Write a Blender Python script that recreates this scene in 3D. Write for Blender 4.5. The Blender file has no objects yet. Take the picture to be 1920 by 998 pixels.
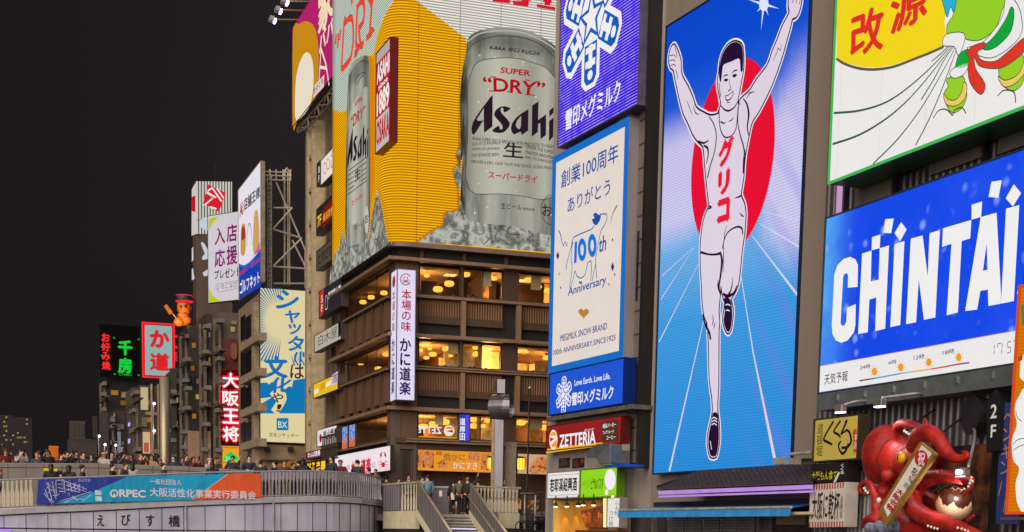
import bpy, bmesh, math, random
from mathutils import Vector, Matrix
from mathutils.geometry import tessellate_polygon
random.seed(7)
SC = bpy.context.scene
COL = SC.collection
R = math.radians

# ------------------------------------------------------------------ camera, sky, city glow, exposure
F = 2600.0                       # focal length in photo pixels (photo 1920 x 998)
PPY = 1005 + F * F / 22697.0     # principal point row (lens shift)
CAM_Z = 1.7
_dn = Vector(((530 - 960) / F, -(24000 - PPY) / F, -1)).normalized()
_up = -_dn
_fw = (Vector((0, 0, -1)) - Vector((0, 0, -1)).dot(_up) * _up).normalized()
_rt = _fw.cross(_up)
ROT = Matrix((_rt, _fw, _up))    # camera -> world
CAMP = Vector((0, 0, CAM_Z))
cd = bpy.data.cameras.new('camera')
cam = bpy.data.objects.new('camera', cd)
COL.objects.link(cam)
cam.matrix_world = Matrix.Translation(CAMP) @ ROT.to_4x4()
cd.sensor_width = 36
cd.lens = F / 1920 * 36
cd.shift_y = (PPY - 499) / 1920
cd.clip_end = 3000
SC.camera = cam

SC.view_settings.view_transform = 'Standard'
SC.view_settings.look = 'None'
SC.view_settings.exposure = 0.0
SC.view_settings.gamma = 1.0
SC.render.engine = 'CYCLES'
SC.cycles.use_denoising = True
SC.cycles.max_bounces = 5
SC.cycles.diffuse_bounces = 2
SC.cycles.glossy_bounces = 3
SC.cycles.transparent_max_bounces = 12
SC.cycles.sample_clamp_indirect = 3.0
SC.cycles.caustics_reflective = False
SC.cycles.caustics_refractive = False

w = bpy.data.worlds.new('World')
SC.world = w
w.use_nodes = True
nt = w.node_tree
bg = nt.nodes['Background']
tc = nt.nodes.new('ShaderNodeTexCoord')
sp = nt.nodes.new('ShaderNodeSeparateXYZ')
nt.links.new(tc.outputs['Generated'], sp.inputs[0])
rp = nt.nodes.new('ShaderNodeValToRGB')
rp.color_ramp.elements[0].position = 0.0
rp.color_ramp.elements[0].color = (0.0064, 0.0060, 0.0056, 1)
rp.color_ramp.elements[1].position = 0.45
rp.color_ramp.elements[1].color = (0.0076, 0.0072, 0.0068, 1)
nt.links.new(sp.outputs[2], rp.inputs[0])
gm = nt.nodes.new('ShaderNodeMapRange'); gm.inputs[1].default_value = -.40; gm.inputs[2].default_value = -.06   # town glow towards the signs
nt.links.new(sp.outputs[0], gm.inputs[0])
nz = nt.nodes.new('ShaderNodeTexNoise'); nz.inputs['Scale'].default_value = 5; nt.links.new(tc.outputs['Generated'], nz.inputs['Vector'])
ga = nt.nodes.new('ShaderNodeMath'); ga.operation = 'MULTIPLY_ADD'; ga.inputs[1].default_value = .5; nt.links.new(nz.outputs[0], ga.inputs[0]); nt.links.new(gm.outputs[0], ga.inputs[2])
gx_ = nt.nodes.new('ShaderNodeMix'); gx_.data_type = 'RGBA'; gx_.blend_type = 'ADD'; gx_.inputs[7].default_value = (.0105, .0070, .0088, 1)
nt.links.new(ga.outputs[0], gx_.inputs[0]); nt.links.new(rp.outputs[0], gx_.inputs[6]); nt.links.new(gx_.outputs[2], bg.inputs['Color'])
bg.inputs['Strength'].default_value = 1.0

sl = bpy.data.lights.new('city_glow', 'SUN')     # soft wide glow of the lit far bank behind the viewer
sl.energy = 4.3
sl.angle = R(75)
sl.color = (1.0, 0.88, 0.76)
so = bpy.data.objects.new('city_glow', sl)
COL.objects.link(so)
so.rotation_euler = (R(62), 0, R(-22))

# ------------------------------------------------------------------ pixel <-> place
def ray(x, y):
    return ROT @ Vector(((x - 960) / F, -(y - PPY) / F, -1))
def at(x, y, depth):
    r = ray(x, y)
    return CAMP + r * (depth / r.y)
def hzn(x):
    return 1005 + (x - 960) * (430 / 22700.0)
def hdir(vx):
    r = ray(vx, hzn(vx)); r.z = 0
    return r.normalized()
UPZ = Vector((0, 0, 1))
class Plane:
    """A vertical plane: u runs along it to the picture's right, v is world height, d stands out towards the viewer."""
    def __init__(s, px, py, depth, vx):
        s.o = at(px, py, depth)
        d = hdir(vx)
        s.u = -d if vx < 960 else d
        s.n = s.u.cross(UPZ)
    def uv(s, x, y, d=0.0):
        r = ray(x, y)
        t = (d - (CAMP - s.o).dot(s.n)) / r.dot(s.n)
        p = CAMP + r * t
        return ((p - s.o).dot(s.u), p.z)
    def top(s, x, yb, h, d=0.0):
        """Height of the point h pixels above (x, yb) on the same upright."""
        return s.uv(x + (x - 530) * h / (24000 - yb), yb - h, d)[1]
    def pt(s, u, v, d=0.0):
        p = s.o + s.u * u + s.n * d
        return Vector((p.x, p.y, v))
    def shifted(s, d):
        q = Plane.__new__(Plane); q.o = s.o + s.n * d; q.u = s.u; q.n = s.n
        return q
def D(px):                       # depth of the canal frontage east of the bridge
    return 25.33 / (.3846 + (px - 960) / 2600)
ZM = dict(A=(0,500,2.005),B=(300,300,2.935),C=(350,560,2.935),D=(490,0,3.327),E=(560,250,3.218),F=(740,0,3.328),G=(740,240,3.8375),
 H=(580,460,3.327),I=(770,460,3.325),J=(560,740,3.867),K=(760,740,3.868),L=(1000,0,3.327),M=(1000,270,3.442),N=(1000,540,3.838),
 O=(1000,760,4.192),P=(1200,700,3.35),Q=(1220,0,3.0235),R=(1220,300,2.935),S=(1540,0,2.771),T=(1500,260,3.326),U=(1500,540,4.536),
 V=(1480,720,3.591),W=(0,820,5.333),X=(340,820,4.8),AA=(870,120,6.653),AB=(1040,0,5.544),AC=(1040,380,5.543),AD=(1580,760,4.193),
 AE=(610,0,5.253),AF=(480,530,3.219),AG=(180,590,3.441),AH=(620,80,2.495),BA=(1550,320,2.935),BB=(1840,540,2.179),BC=(1000,870,7.797),
 BD=(700,860,5.647),BE=(720,490,3.564),BF=(320,320,3.838),BH=(590,830,5.189))
def z(k, *pts):
    """Points read off an enlargement k, as photo pixels."""
    a, b, s = ZM[k]
    return [(a + p[0] / s, b + p[1] / s) for p in pts]
def z1(k, x, y):
    return z(k, (x, y))[0]

# ------------------------------------------------------------------ materials
def lin(h):
    if not isinstance(h, str): return tuple(h)
    h = h.lstrip('#')
    c = [int(h[i:i + 2], 16) / 255 for i in (0, 2, 4)]
    return tuple(x / 12.92 if x <= .04045 else ((x + .055) / 1.055) ** 2.4 for x in c)
class NB:
    def __init__(s, name):
        s.m = bpy.data.materials.new(name); s.m.use_nodes = True
        s.t = s.m.node_tree; s.t.nodes.clear()
        s.out = s.n('ShaderNodeOutputMaterial')
    def n(s, k, **kw):
        q = s.t.nodes.new(k)
        for a, b in kw.items(): setattr(q, a, b)
        return q
    def put(s, sock, v):
        if isinstance(v, bpy.types.NodeSocket): s.t.links.new(v, sock)
        elif isinstance(v, (tuple, list)) and len(v) == 3 and sock.type == 'RGBA': sock.default_value = (*v, 1)
        else: sock.default_value = v
    def co(s, kind='Object'):
        return s.n('ShaderNodeTexCoord').outputs[kind]
    def xyz(s, kind='Object'):
        q = s.n('ShaderNodeSeparateXYZ'); s.put(q.inputs[0], s.co(kind)); return q.outputs[0], q.outputs[1], q.outputs[2]
    def math(s, op, a, b=0.0, clamp=False):
        q = s.n('ShaderNodeMath', operation=op, use_clamp=clamp); s.put(q.inputs[0], a); s.put(q.inputs[1], b); return q.outputs[0]
    def ss(s, x, a, b):
        q = s.n('ShaderNodeMapRange', interpolation_type='SMOOTHSTEP')
        s.put(q.inputs[0], x); s.put(q.inputs[1], a); s.put(q.inputs[2], b); return q.outputs[0]
    def mix(s, f, a, b, blend='MIX'):
        q = s.n('ShaderNodeMix', data_type='RGBA', blend_type=blend)
        s.put(q.inputs[0], f); s.put(q.inputs[6], a); s.put(q.inputs[7], b); return q.outputs[2]
    def noise(s, scale, detail=3, rough=.55, co=None, st=None):
        q = s.n('ShaderNodeTexNoise'); q.inputs['Scale'].default_value = scale; q.inputs['Detail'].default_value = detail
        q.inputs['Roughness'].default_value = rough
        c = co if co is not None else s.co()
        if st:
            mp = s.n('ShaderNodeMapping'); mp.inputs['Scale'].default_value = st; s.put(mp.inputs[0], c); c = mp.outputs[0]
        s.put(q.inputs['Vector'], c); return q.outputs['Fac']
    def ramp(s, f, stops):
        q = s.n('ShaderNodeValToRGB'); e = q.color_ramp.elements
        while len(e) < len(stops): e.new(.5)
        for k, (p, c) in enumerate(stops): e[k].position = p; e[k].color = (*c, 1)
        s.put(q.inputs[0], f); return q.outputs[0]
    def lines(s, x, pitch, duty=.5, soft=.15):
        """1 on the bright part of a repeating line, 0 between."""
        a = s.math('FRACT', s.math('DIVIDE', x, pitch))
        a = s.math('ABSOLUTE', s.math('SUBTRACT', a, .5))
        return s.ss(a, duty / 2 + soft, duty / 2 - soft)
    def emit(s, col, st=1.0, samp='AUTO'):
        q = s.n('ShaderNodeEmission'); s.put(q.inputs[0], col); s.put(q.inputs[1], st)
        s.t.links.new(q.outputs[0], s.out.inputs[0]); s.m.cycles.emission_sampling = samp; return s.m
    def bsdf(s, col, rough=.6, metal=0.0, bump=None, bd=.02, spec=.5):
        q = s.n('ShaderNodeBsdfPrincipled'); s.put(q.inputs['Base Color'], col); s.put(q.inputs['Roughness'], rough)
        q.inputs['Metallic'].default_value = metal; q.inputs['Specular IOR Level'].default_value = spec
        if bump is not None:
            b = s.n('ShaderNodeBump'); b.inputs['Strength'].default_value = .6; b.inputs['Distance'].default_value = bd
            s.put(b.inputs['Height'], bump); s.t.links.new(b.outputs[0], q.inputs['Normal'])
        s.t.links.new(q.outputs[0], s.out.inputs[0]); return s.m
_mc = {}
def E(c, st=1.0, samp='NONE', name=None):
    """Plain glowing print or tube."""
    k = ('E', c, st, samp)
    if k not in _mc: _mc[k] = NB(name or 'lit_print').emit(lin(c), st, samp)
    return _mc[k]
def EF(c, st=1.0, var=.10, seams=None, sv=None):
    """Back-lit panel face: slightly uneven light, faint joints between its sheets."""
    k = ('EF', c, st, var, seams, sv)
    if k not in _mc:
        b = NB('backlit_face'); x, y, zz = b.xyz()
        col = b.mix(b.noise(.55, 2), tuple(v * (1 - var) for v in lin(c)), tuple(min(1.2, v * (1 + var)) for v in lin(c)))
        col = b.mix(b.math('MULTIPLY', b.noise(9, 3), .10), col, (.25, .23, .2))
        if seams: col = b.mix(b.math('MULTIPLY', b.lines(x, seams, .006, .004), .35), col, (.05, .05, .05))
        if sv: col = b.mix(b.math('MULTIPLY', b.lines(zz, sv, .006, .004), .35), col, (.05, .05, .05))
        _mc[k] = b.emit(col, st)
    return _mc[k]
def P(c, rough=.6, metal=0.0, var=.25, sc=2.0, streak=False, bump=False, name='paint', spec=.5):
    k = ('P', c, rough, metal, var, sc, streak, bump, spec)
    if k not in _mc:
        b = NB(name); l = lin(c)
        f = b.noise(sc, 5, .6, st=(1, 1, .12) if streak else None)
        col = b.mix(b.ss(f, .3, .7), tuple(v * (1 - var) for v in l), tuple(min(1, v * (1 + var)) for v in l))
        g = b.noise(sc * 7, 3)
        col = b.mix(b.math('MULTIPLY', b.ss(g, .52, .75), var * .7), col, tuple(v * .45 for v in l))
        _mc[k] = b.bsdf(col, rough, metal, b.noise(sc * 12, 3) if bump else None, .01, spec)
    return _mc[k]
def ribbed(c, pitch, rough=.5, metal=.2, var=.2, axis=0, depth=.4):
    """Corrugated sheet: bump ridges, dirt streaks."""
    k = ('rib', c, pitch, rough, metal, var, axis)
    if k not in _mc:
        b = NB('corrugated_sheet'); q = b.xyz(); l = lin(c)
        f = b.noise(1.3, 5, .6, st=(1, 1, .1))
        col = b.mix(b.ss(f, .3, .7), tuple(v * (1 - var) for v in l), tuple(v * (1 + var) for v in l))
        h = b.math('SINE', b.math('MULTIPLY', q[axis], 2 * math.pi / pitch))
        col = b.mix(b.math('MULTIPLY', b.ss(h, -.4, -1.0), depth), col, tuple(v * .3 for v in l))
        _mc[k] = b.bsdf(col, rough, metal, h, pitch * .25)
    return _mc[k]
def glass():
    if 'glass' not in _mc:
        b = NB('window_glass')
        tr = b.n('ShaderNodeBsdfTransparent'); tr.inputs[0].default_value = (.93, .93, .92, 1)
        gl = b.n('ShaderNodeBsdfGlossy'); gl.inputs['Roughness'].default_value = .03
        fr = b.n('ShaderNodeLayerWeight'); fr.inputs[0].default_value = .12
        mx = b.n('ShaderNodeMixShader'); b.put(mx.inputs[0], b.math('MULTIPLY', fr.outputs['Fresnel'], .8))
        b.t.links.new(tr.outputs[0], mx.inputs[1]); b.t.links.new(gl.outputs[0], mx.inputs[2])
        b.t.links.new(mx.outputs[0], b.out.inputs[0]); _mc['glass'] = b.m
    return _mc['glass']

# ------------------------------------------------------------------ mesh building
def smooth_path(p, n=6, closed=False):
    out = []; N = len(p)
    rng = range(N if closed else N - 1)
    for i in rng:
        p0 = Vector(p[i - 1] if (closed or i) else p[0]); p1 = Vector(p[i]); p2 = Vector(p[(i + 1) % N])
        p3 = Vector(p[(i + 2) % N] if closed or i + 2 < N else p[-1])
        for k in range(n):
            t = k / n
            out.append(.5 * ((2 * p1) + (p2 - p0) * t + (2 * p0 - 5 * p1 + 4 * p2 - p3) * t * t + (3 * p1 - p0 - 3 * p2 + p3) * t ** 3))
    if not closed: out.append(Vector(p[-1]))
    return [tuple(v) for v in out]
def ellipse(cx, cy, rx, ry, n=28, a0=0, a1=360):
    return [(cx + rx * math.cos(R(a0 + (a1 - a0) * k / n)), cy + ry * math.sin(R(a0 + (a1 - a0) * k / n))) for k in range(n + (a1 - a0 < 360))]
_tx = {}
def glyphs(s, bold=0.0):
    if bold:                     # heavier strokes: shifted copies of the same glyphs
        v, f, gw, gh = glyphs(s); b = bold * .8; V, Fc = [], []
        for i, (dx, dy) in enumerate(((0, 0), (1, 0), (-1, 0), (0, 1), (0, -1))):
            o = len(V); V += [((x * gw + dx * b + b) / (gw + 2 * b), (y * gh + dy * b + b) / (gh + 2 * b), i * .0008) for x, y, *q in v]; Fc += [tuple(o + j for j in p) for p in f]
        return V, Fc, gw + 2 * b, gh + 2 * b
    k = (s, bold)
    if k not in _tx:
        c = bpy.data.curves.new('t', 'FONT'); c.body = s; c.offset = bold; c.resolution_u = 3
        o = bpy.data.objects.new('t', c); COL.objects.link(o); bpy.context.view_layer.update()
        m = bpy.data.meshes.new_from_object(o.evaluated_get(bpy.context.evaluated_depsgraph_get()))
        v = [(q.co.x, q.co.y) for q in m.vertices]; f = [tuple(p.vertices) for p in m.polygons]
        bpy.data.objects.remove(o); bpy.data.curves.remove(c); bpy.data.meshes.remove(m)
        xs = [a for a, b in v] or [0]; ys = [b for a, b in v] or [0]
        x0, x1, y0, y1 = min(xs), max(xs), min(ys), max(ys)
        _tx[k] = ([((a - x0) / max(1e-6, x1 - x0), (b - y0) / max(1e-6, y1 - y0), 0.0) for a, b in v], f, (x1 - x0), (y1 - y0))
    return _tx[k]
class MB:
    """Collects geometry in a thing's own (u, d, v) coordinates."""
    def __init__(s, th):
        s.th = th; s.v = []; s.f = []; s.mi = []
    def add(s, vs, fs, mi=0):
        b = len(s.v); s.v += [tuple(q) for q in vs]
        for f in fs: s.f.append([b + i for i in f]); s.mi.append(mi)
        return s
    def box(s, u0, u1, d0, d1, v0, v1, mi=0):
        P_ = [(u0, d0, v0), (u1, d0, v0), (u1, d1, v0), (u0, d1, v0), (u0, d0, v1), (u1, d0, v1), (u1, d1, v1), (u0, d1, v1)]
        return s.add(P_, [(0, 1, 2, 3), (7, 6, 5, 4), (3, 2, 6, 7), (1, 0, 4, 5), (0, 3, 7, 4), (2, 1, 5, 6)], mi)
    def boxp(s, x0, yb, x1, h, d0, d1, mi=0):
        """Box whose front face runs from pixel (x0, yb) to column x1 and is h pixels tall at its left edge."""
        u0, v0 = s.th.pl.uv(x0, yb, d1); v1 = s.th.pl.top(x0, yb, h, d1); u1 = s.th.pl.uv(x1, yb, d1)[0]
        return s.box(u0, u1, d0, d1, v0, v1, mi)
    def flat(s, loops, d, mi=0):
        if not isinstance(loops[0][0], (tuple, list, Vector)): loops = [loops]
        L = [[Vector((q[0], q[1], 0)) for q in l] for l in loops]
        vs = [(q.x, d, q.y) for l in L for q in l]
        ff = []
        for t in tessellate_polygon(L):
            a, b, c = [vs[i] for i in t]
            ar = (b[0] - a[0]) * (c[2] - a[2]) - (b[2] - a[2]) * (c[0] - a[0])
            if abs(ar) > 1e-9: ff.append(t if ar > 0 else (t[0], t[2], t[1]))
        return s.add(vs, ff, mi)
    def pix(s, pts, d):
        return [s.th.pl.uv(x, y, d) for x, y in pts]
    def flatp(s, loops, d, mi=0):
        if not isinstance(loops[0][0], (tuple, list)): loops = [loops]
        return s.flat([s.pix(l, d) for l in loops], d, mi)
    def slab(s, pts, d0, d1, mi=0):
        """Prism between d0 and d1 with the given (u, v) outline."""
        n = len(pts); s.flat(pts, d1, mi)
        ar = sum(pts[i][0] * pts[(i + 1) % n][1] - pts[(i + 1) % n][0] * pts[i][1] for i in range(n))
        q = pts if ar > 0 else pts[::-1]
        vs = [(a, d0, b) for a, b in q] + [(a, d1, b) for a, b in q]
        return s.add(vs, [(i, (i + 1) % n, n + (i + 1) % n, n + i) for i in range(n)], mi)
    def slabp(s, pts, d0, d1, mi=0):
        return s.slab(s.pix(pts, d1), d0, d1, mi)
    def stroke(s, pts, wd, d, closed=False, mi=0):
        """Ribbon along (u, v) points; wd in metres, one number or one per point."""
        n = len(pts)
        ws = wd if isinstance(wd, (list, tuple)) else [wd] * n
        Lf, Rt = [], []
        for i in range(n):
            a = Vector(pts[i - 1]) if (closed or i) else Vector(pts[0])
            b = Vector(pts[(i + 1) % n]) if (closed or i < n - 1) else Vector(pts[-1])
            c = Vector(pts[i])
            t1 = (c - a); t2 = (b - c)
            if t1.length < 1e-9: t1 = t2
            if t2.length < 1e-9: t2 = t1
            if t1.length < 1e-9: t1 = t2 = Vector((1, 0))
            t1.normalize(); t2.normalize(); t = t1 + t2
            t = t.normalized() if t.length > 1e-6 else t1
            m = Vector((-t.y, t.x)); k = min(2.0, 1 / max(.35, m.dot(Vector((-t1.y, t1.x)))))
            Lf.append(c + m * ws[i] / 2 * k); Rt.append(c - m * ws[i] / 2 * k)
        vs = [(q.x, d, q.y) for q in Lf] + [(q.x, d, q.y) for q in Rt]
        rg = range(n if closed else n - 1)
        return s.add(vs, [(n + i, n + (i + 1) % n, (i + 1) % n, i) for i in rg], mi)
    def strokep(s, pts, wpx, d, closed=False, sm=0, mi=0):
        if sm: pts = smooth_path(pts, sm, closed)
        k = s.th.mpp
        if isinstance(wpx, (list, tuple)):
            m = len(wpx); n = len(pts)
            wd = []
            for i in range(n):
                t = i / max(1, n - 1) * (m - 1); j = min(m - 2, int(t)); wd.append((wpx[j] + (wpx[j + 1] - wpx[j]) * (t - j)) * k)
        else: wd = wpx * k
        return s.stroke(s.pix(pts, d), wd, d, closed, mi)
    def text(s, t, u0, v0, u1, v1, d, vert=False, bold=0.0, sh=0.0, gap=.06, mi=0):
        if vert:
            n = len(t); ch = (v1 - v0) / n
            for i, c in enumerate(t):
                if c == ' ': continue
                top = v1 - i * ch
                if c in 'ー|': s.text('|', u0 + (u1 - u0) * .42, top - ch * .92, u0 + (u1 - u0) * .58, top - ch * .08, d, False, bold, 0, gap, mi); continue
                G, f, gw, gh = glyphs(c, bold)
                w_ = (u1 - u0) * min(1, gw / .92) ; h_ = ch * (1 - gap) * min(1, gh / .9)
                cu, cv = (u0 + u1) / 2, top - ch / 2
                s.add([(cu + (a - .5) * w_ + sh * (b - .5) * h_, d + e, cv + (b - .5) * h_) for a, b, e in G], f, mi)
            return s
        G, f, gw, gh = glyphs(t, bold)
        return s.add([(u0 + a * (u1 - u0) + sh * b * (v1 - v0), d + e, v0 + b * (v1 - v0)) for a, b, e in G], f, mi)
    def textp(s, t, x0, yb, x1, h, d, **k):
        u0, v0 = s.th.pl.uv(x0, yb, d); v1 = s.th.pl.top(x0, yb, h, d); u1 = s.th.pl.uv(x1, yb, d)[0]
        return s.text(t, u0, v0, u1, v1, d, **k)
    def textq(s, t, q, d, bold=0.0, vert=False, mi=0):
        """Text stretched over a four-cornered patch of pixels: bottom-left, bottom-right, top-right, top-left."""
        c = [Vector(s.th.pl.uv(x, y, d)) for x, y in q]
        def put(G, f, a0, a1, b0, b1):
            vs = []
            for a, b, e in G:
                a = a0 + (a1 - a0) * a; b = b0 + (b1 - b0) * b
                p = (c[0] * (1 - a) + c[1] * a) * (1 - b) + (c[3] * (1 - a) + c[2] * a) * b
                vs.append((p.x, d + e, p.y))
            s.add(vs, f, mi)
        if vert:
            n = len(t)
            for i, ch in enumerate(t):
                G, f, gw, gh = glyphs(ch, bold); put(G, f, 0, 1, 1 - (i + .94) / n, 1 - (i + .06) / n)
        else:
            G, f, gw, gh = glyphs(t, bold); put(G, f, 0, 1, 0, 1)
        return s
    def tube(s, pts, r, seg=8, caps=True, mi=0):
        pts = [Vector(p) for p in pts]; n = len(pts)
        rs = r if isinstance(r, (list, tuple)) else [r] * n
        vs = []; px = None
        for i in range(n):
            t = (pts[min(n - 1, i + 1)] - pts[max(0, i - 1)]).normalized()
            if px is None:
                a = Vector((0, 0, 1)) if abs(t.z) < .9 else Vector((1, 0, 0)); px = t.cross(a).normalized()
            else:
                px = (px - t * px.dot(t)).normalized()
            py = t.cross(px)
            for k in range(seg):
                an = 2 * math.pi * k / seg
                vs.append(pts[i] + (px * math.cos(an) + py * math.sin(an)) * rs[i])
        fs = [(i * seg + k, i * seg + (k + 1) % seg, (i + 1) * seg + (k + 1) % seg, (i + 1) * seg + k) for i in range(n - 1) for k in range(seg)]
        if caps: fs += [tuple(range(seg))[::-1], tuple((n - 1) * seg + k for k in range(seg))]
        return s.add(vs, fs, mi)
    def ball(s, c, r, nu=14, nv=9, mi=0):
        rx, ry, rz = r if isinstance(r, (tuple, list)) else (r, r, r)
        vs = [(c[0], c[1], c[2] - rz)]
        for j in range(1, nv):
            a = -math.pi / 2 + math.pi * j / nv
            for k in range(nu):
                b = 2 * math.pi * k / nu
                vs.append((c[0] + rx * math.cos(a) * math.cos(b), c[1] + ry * math.cos(a) * math.sin(b), c[2] + rz * math.sin(a)))
        vs.append((c[0], c[1], c[2] + rz)); L = len(vs) - 1
        fs = [(0, 1 + (k + 1) % nu, 1 + k) for k in range(nu)]
        for j in range(nv - 2):
            for k in range(nu):
                a = 1 + j * nu
                fs.append((a + k, a + (k + 1) % nu, a + nu + (k + 1) % nu, a + nu + k))
        a = 1 + (nv - 2) * nu
        fs += [(a + k, a + (k + 1) % nu, L) for k in range(nu)]
        return s.add(vs, fs, mi)
    def lathe(s, c, prof, seg=14, mi=0):
        """Profile of (radius, height) round a vertical axis at c."""
        vs = [(c[0] + r * math.cos(2 * math.pi * k / seg), c[1] + r * math.sin(2 * math.pi * k / seg), c[2] + h) for r, h in prof for k in range(seg)]
        n = len(prof)
        fs = [(i * seg + k, i * seg + (k + 1) % seg, (i + 1) * seg + (k + 1) % seg, (i + 1) * seg + k) for i in range(n - 1) for k in range(seg)]
        fs += [tuple(range(seg))[::-1], tuple((n - 1) * seg + k for k in range(seg))]
        return s.add(vs, fs, mi)
    def build(s, name, mats, parent=None, smooth=False, label=None, bevel=0):
        th = s.th
        me = bpy.data.meshes.new(name)
        # local axes: x = u, y = away from the viewer (-d), z = height
        me.from_pydata([(a - th.u0, -(b - th.d0), c - th.v0) for a, b, c in s.v], [], s.f)
        for m in (mats if isinstance(mats, (list, tuple)) else [mats]): me.materials.append(m)
        for p, i in zip(me.polygons, s.mi): p.material_index = i; p.use_smooth = smooth
        me.update()
        o = bpy.data.objects.new(name, me); COL.objects.link(o)
        o.parent = parent if parent is not None else th.root
        if label: o['label'] = label
        if bevel:
            bm = o.modifiers.new('bevel', 'BEVEL'); bm.width = bevel; bm.segments = 2; bm.limit_method = 'ANGLE'
        return o
class T:
    """A top-level thing standing on a plane: an Empty at its base with the parts as children."""
    def __init__(s, name, label, cat, pl, x, y, d=0.0, group=None, kind=None, at_uv=None):
        s.pl = pl; s.d0 = d
        s.u0, s.v0 = at_uv or pl.uv(x, y, d)
        o = bpy.data.objects.new(name, None); COL.objects.link(o); o.empty_display_size = .2
        p = pl.pt(s.u0, s.v0, d); o.location = p; o.rotation_euler = (0, 0, math.atan2(pl.u.y, pl.u.x))
        s.mpp = p.y / F
        o['label'] = label
        if cat: o['category'] = cat
        if group: o['group'] = group
        if kind: o['kind'] = kind
        s.root = o; s.fd = d
    def mb(s): return MB(s)
    def dd(s, k): return s.fd + .006 * k
    # shorthand for printed art: k = layer above the face
    def art(s, name, loops, mat, k=1, parent=None):
        return s.mb().flatp(loops, s.dd(k)).build(name, mat, parent)
    def line(s, name, lines, wpx, mat, k=1, sm=5, closed=False, parent=None):
        m = s.mb()
        for l in lines: m.strokep(l, wpx, s.dd(k), closed, sm)
        return m.build(name, mat, parent)
    def txt(s, t, x0, yb, x1, h, mat, k=2, name='lettering', parent=None, **kw):
        return s.mb().textp(t, x0, yb, x1, h, s.dd(k), **kw).build(name, mat, parent)
    def txts(s, items, mat, k=2, name='lettering', parent=None, **kw):
        m = s.mb()
        for it in items: m.textp(*it, s.dd(k), **kw)
        return m.build(name, mat, parent)
def panel_sign(name, label, pl, x0, yb, x1, h, face, cab, d=.6, thick=.4, rim=.12, cat='sign', group=None, rimmat=None):
    """A lit sign cabinet: back box, raised rim and the face."""
    t = T(name, label, cat, pl, (x0 + x1) / 2, yb, d, group)
    u0, v0 = pl.uv(x0, yb, d); v1 = pl.top(x0, yb, h, d); u1 = pl.uv(x1, yb, d)[0]
    t.v0 = v0; p = pl.pt(t.u0, v0, d); t.root.location = p
    t.ext = (u0, u1, v0, v1)
    t.mb().box(u0 - rim, u1 + rim, d - thick, d - .03, v0 - rim, v1 + rim).build('cabinet', cab)
    if rim:
        m = t.mb()
        m.box(u0 - rim, u1 + rim, d - .027, d + .05, v1 + .002, v1 + rim).box(u0 - rim, u1 + rim, d - .027, d + .05, v0 - rim, v0 - .002)
        m.box(u0 - rim, u0 - .002, d - .027, d + .05, v0 - .002, v1 + .002).box(u1 + .002, u1 + rim, d - .027, d + .05, v0 - .002, v1 + .002)
        m.build('rim', rimmat or cab)
    t.mb().flat([(u0, v0), (u1, v0), (u1, v1), (u0, v1)], d).build('face', face)
    return t
def copy_tree(o, parent=None):
    c = o.copy(); COL.objects.link(c)
    if parent is not None: c.parent = parent
    for ch in list(o.children): copy_tree(ch, c)
    return c
def struct(name, verts, faces, mat):
    me = bpy.data.meshes.new(name); me.from_pydata(verts, [], faces); me.materials.append(mat); me.update()
    o = bpy.data.objects.new(name, me); COL.objects.link(o); o['kind'] = 'structure'
    return o
def lamp_point(parent, loc, power, col, r=.1, name='lamp_light'):
    l = bpy.data.lights.new(name, 'POINT'); l.energy = power; l.color = col; l.shadow_soft_size = r
    o = bpy.data.objects.new(name, l); COL.objects.link(o); o.parent = parent; o.location = loc
    return o
def lamp_spot(parent, loc, aim, power, col, size=70, r=.1, name='lamp_light'):
    l = bpy.data.lights.new(name, 'SPOT'); l.energy = power; l.color = col; l.shadow_soft_size = r; l.spot_size = R(size); l.spot_blend = .6
    o = bpy.data.objects.new(name, l); COL.objects.link(o); o.parent = parent; o.location = loc
    o.rotation_euler = Vector(aim).to_track_quat('-Z', 'Y').to_euler()
    return o

# planes of the frontages
KL = Plane(742, 640, 85, -40)         # corner restaurant, canal face
KR = Plane(742, 640, 85, 8900)        # corner restaurant, street face
WP = Plane(1225, 888, 62, -240)       # runner sign and dairy signs
CP = Plane(1550, 405, 50, -90)        # blue letter sign and its neighbours
METAL_DK = P('#2c2826', .5, .4, .3, 3, name='dark_steel')
METAL_GR = P('#6d665f', .5, .3, .25, 3, name='grey_steel')
WHITE_FR = P('#cfcac4', .45, .1, .15, 3, name='white_frame')

# ================================================================== ground and water (all below the frame)
def sheet(name, pts, zz, mat):
    return struct(name, [(a, b, zz) for a, b in pts], [tuple(range(len(pts)))], mat)
_g = NB('ground'); sheet('ground', [(-1500, -300), (1500, -300), (1500, 2200), (-1500, 2200)], -3.0, _g.bsdf(_g.mix(_g.noise(.3, 4), (.03, .03, .032), (.06, .058, .055)), .9))
def strip(name, d0, d1, zz, mat, a=-60, b=400):
    q = [WP.pt(u, zz, d) for u, d in ((-b, d0), (a * -1, d0), (a * -1, d1), (-b, d1))]
    return struct(name, [tuple(p) for p in q], [(0, 1, 2, 3)], mat)
_g = NB('canal_water'); _n = _g.noise(2.2, 4)
strip('canal_water', 7, 26, -1.6, _g.bsdf((.01, .016, .018), .08, 0, _n, .12))
_g = NB('promenade_paving'); _pv = _g.bsdf(_g.mix(_g.noise(1.5, 4), (.12, .115, .11), (.2, .19, .18)), .75)
strip('promenade', -2, 7, 0.0, _pv); strip('promenade', 26, 60, 0.0, _pv)

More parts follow.
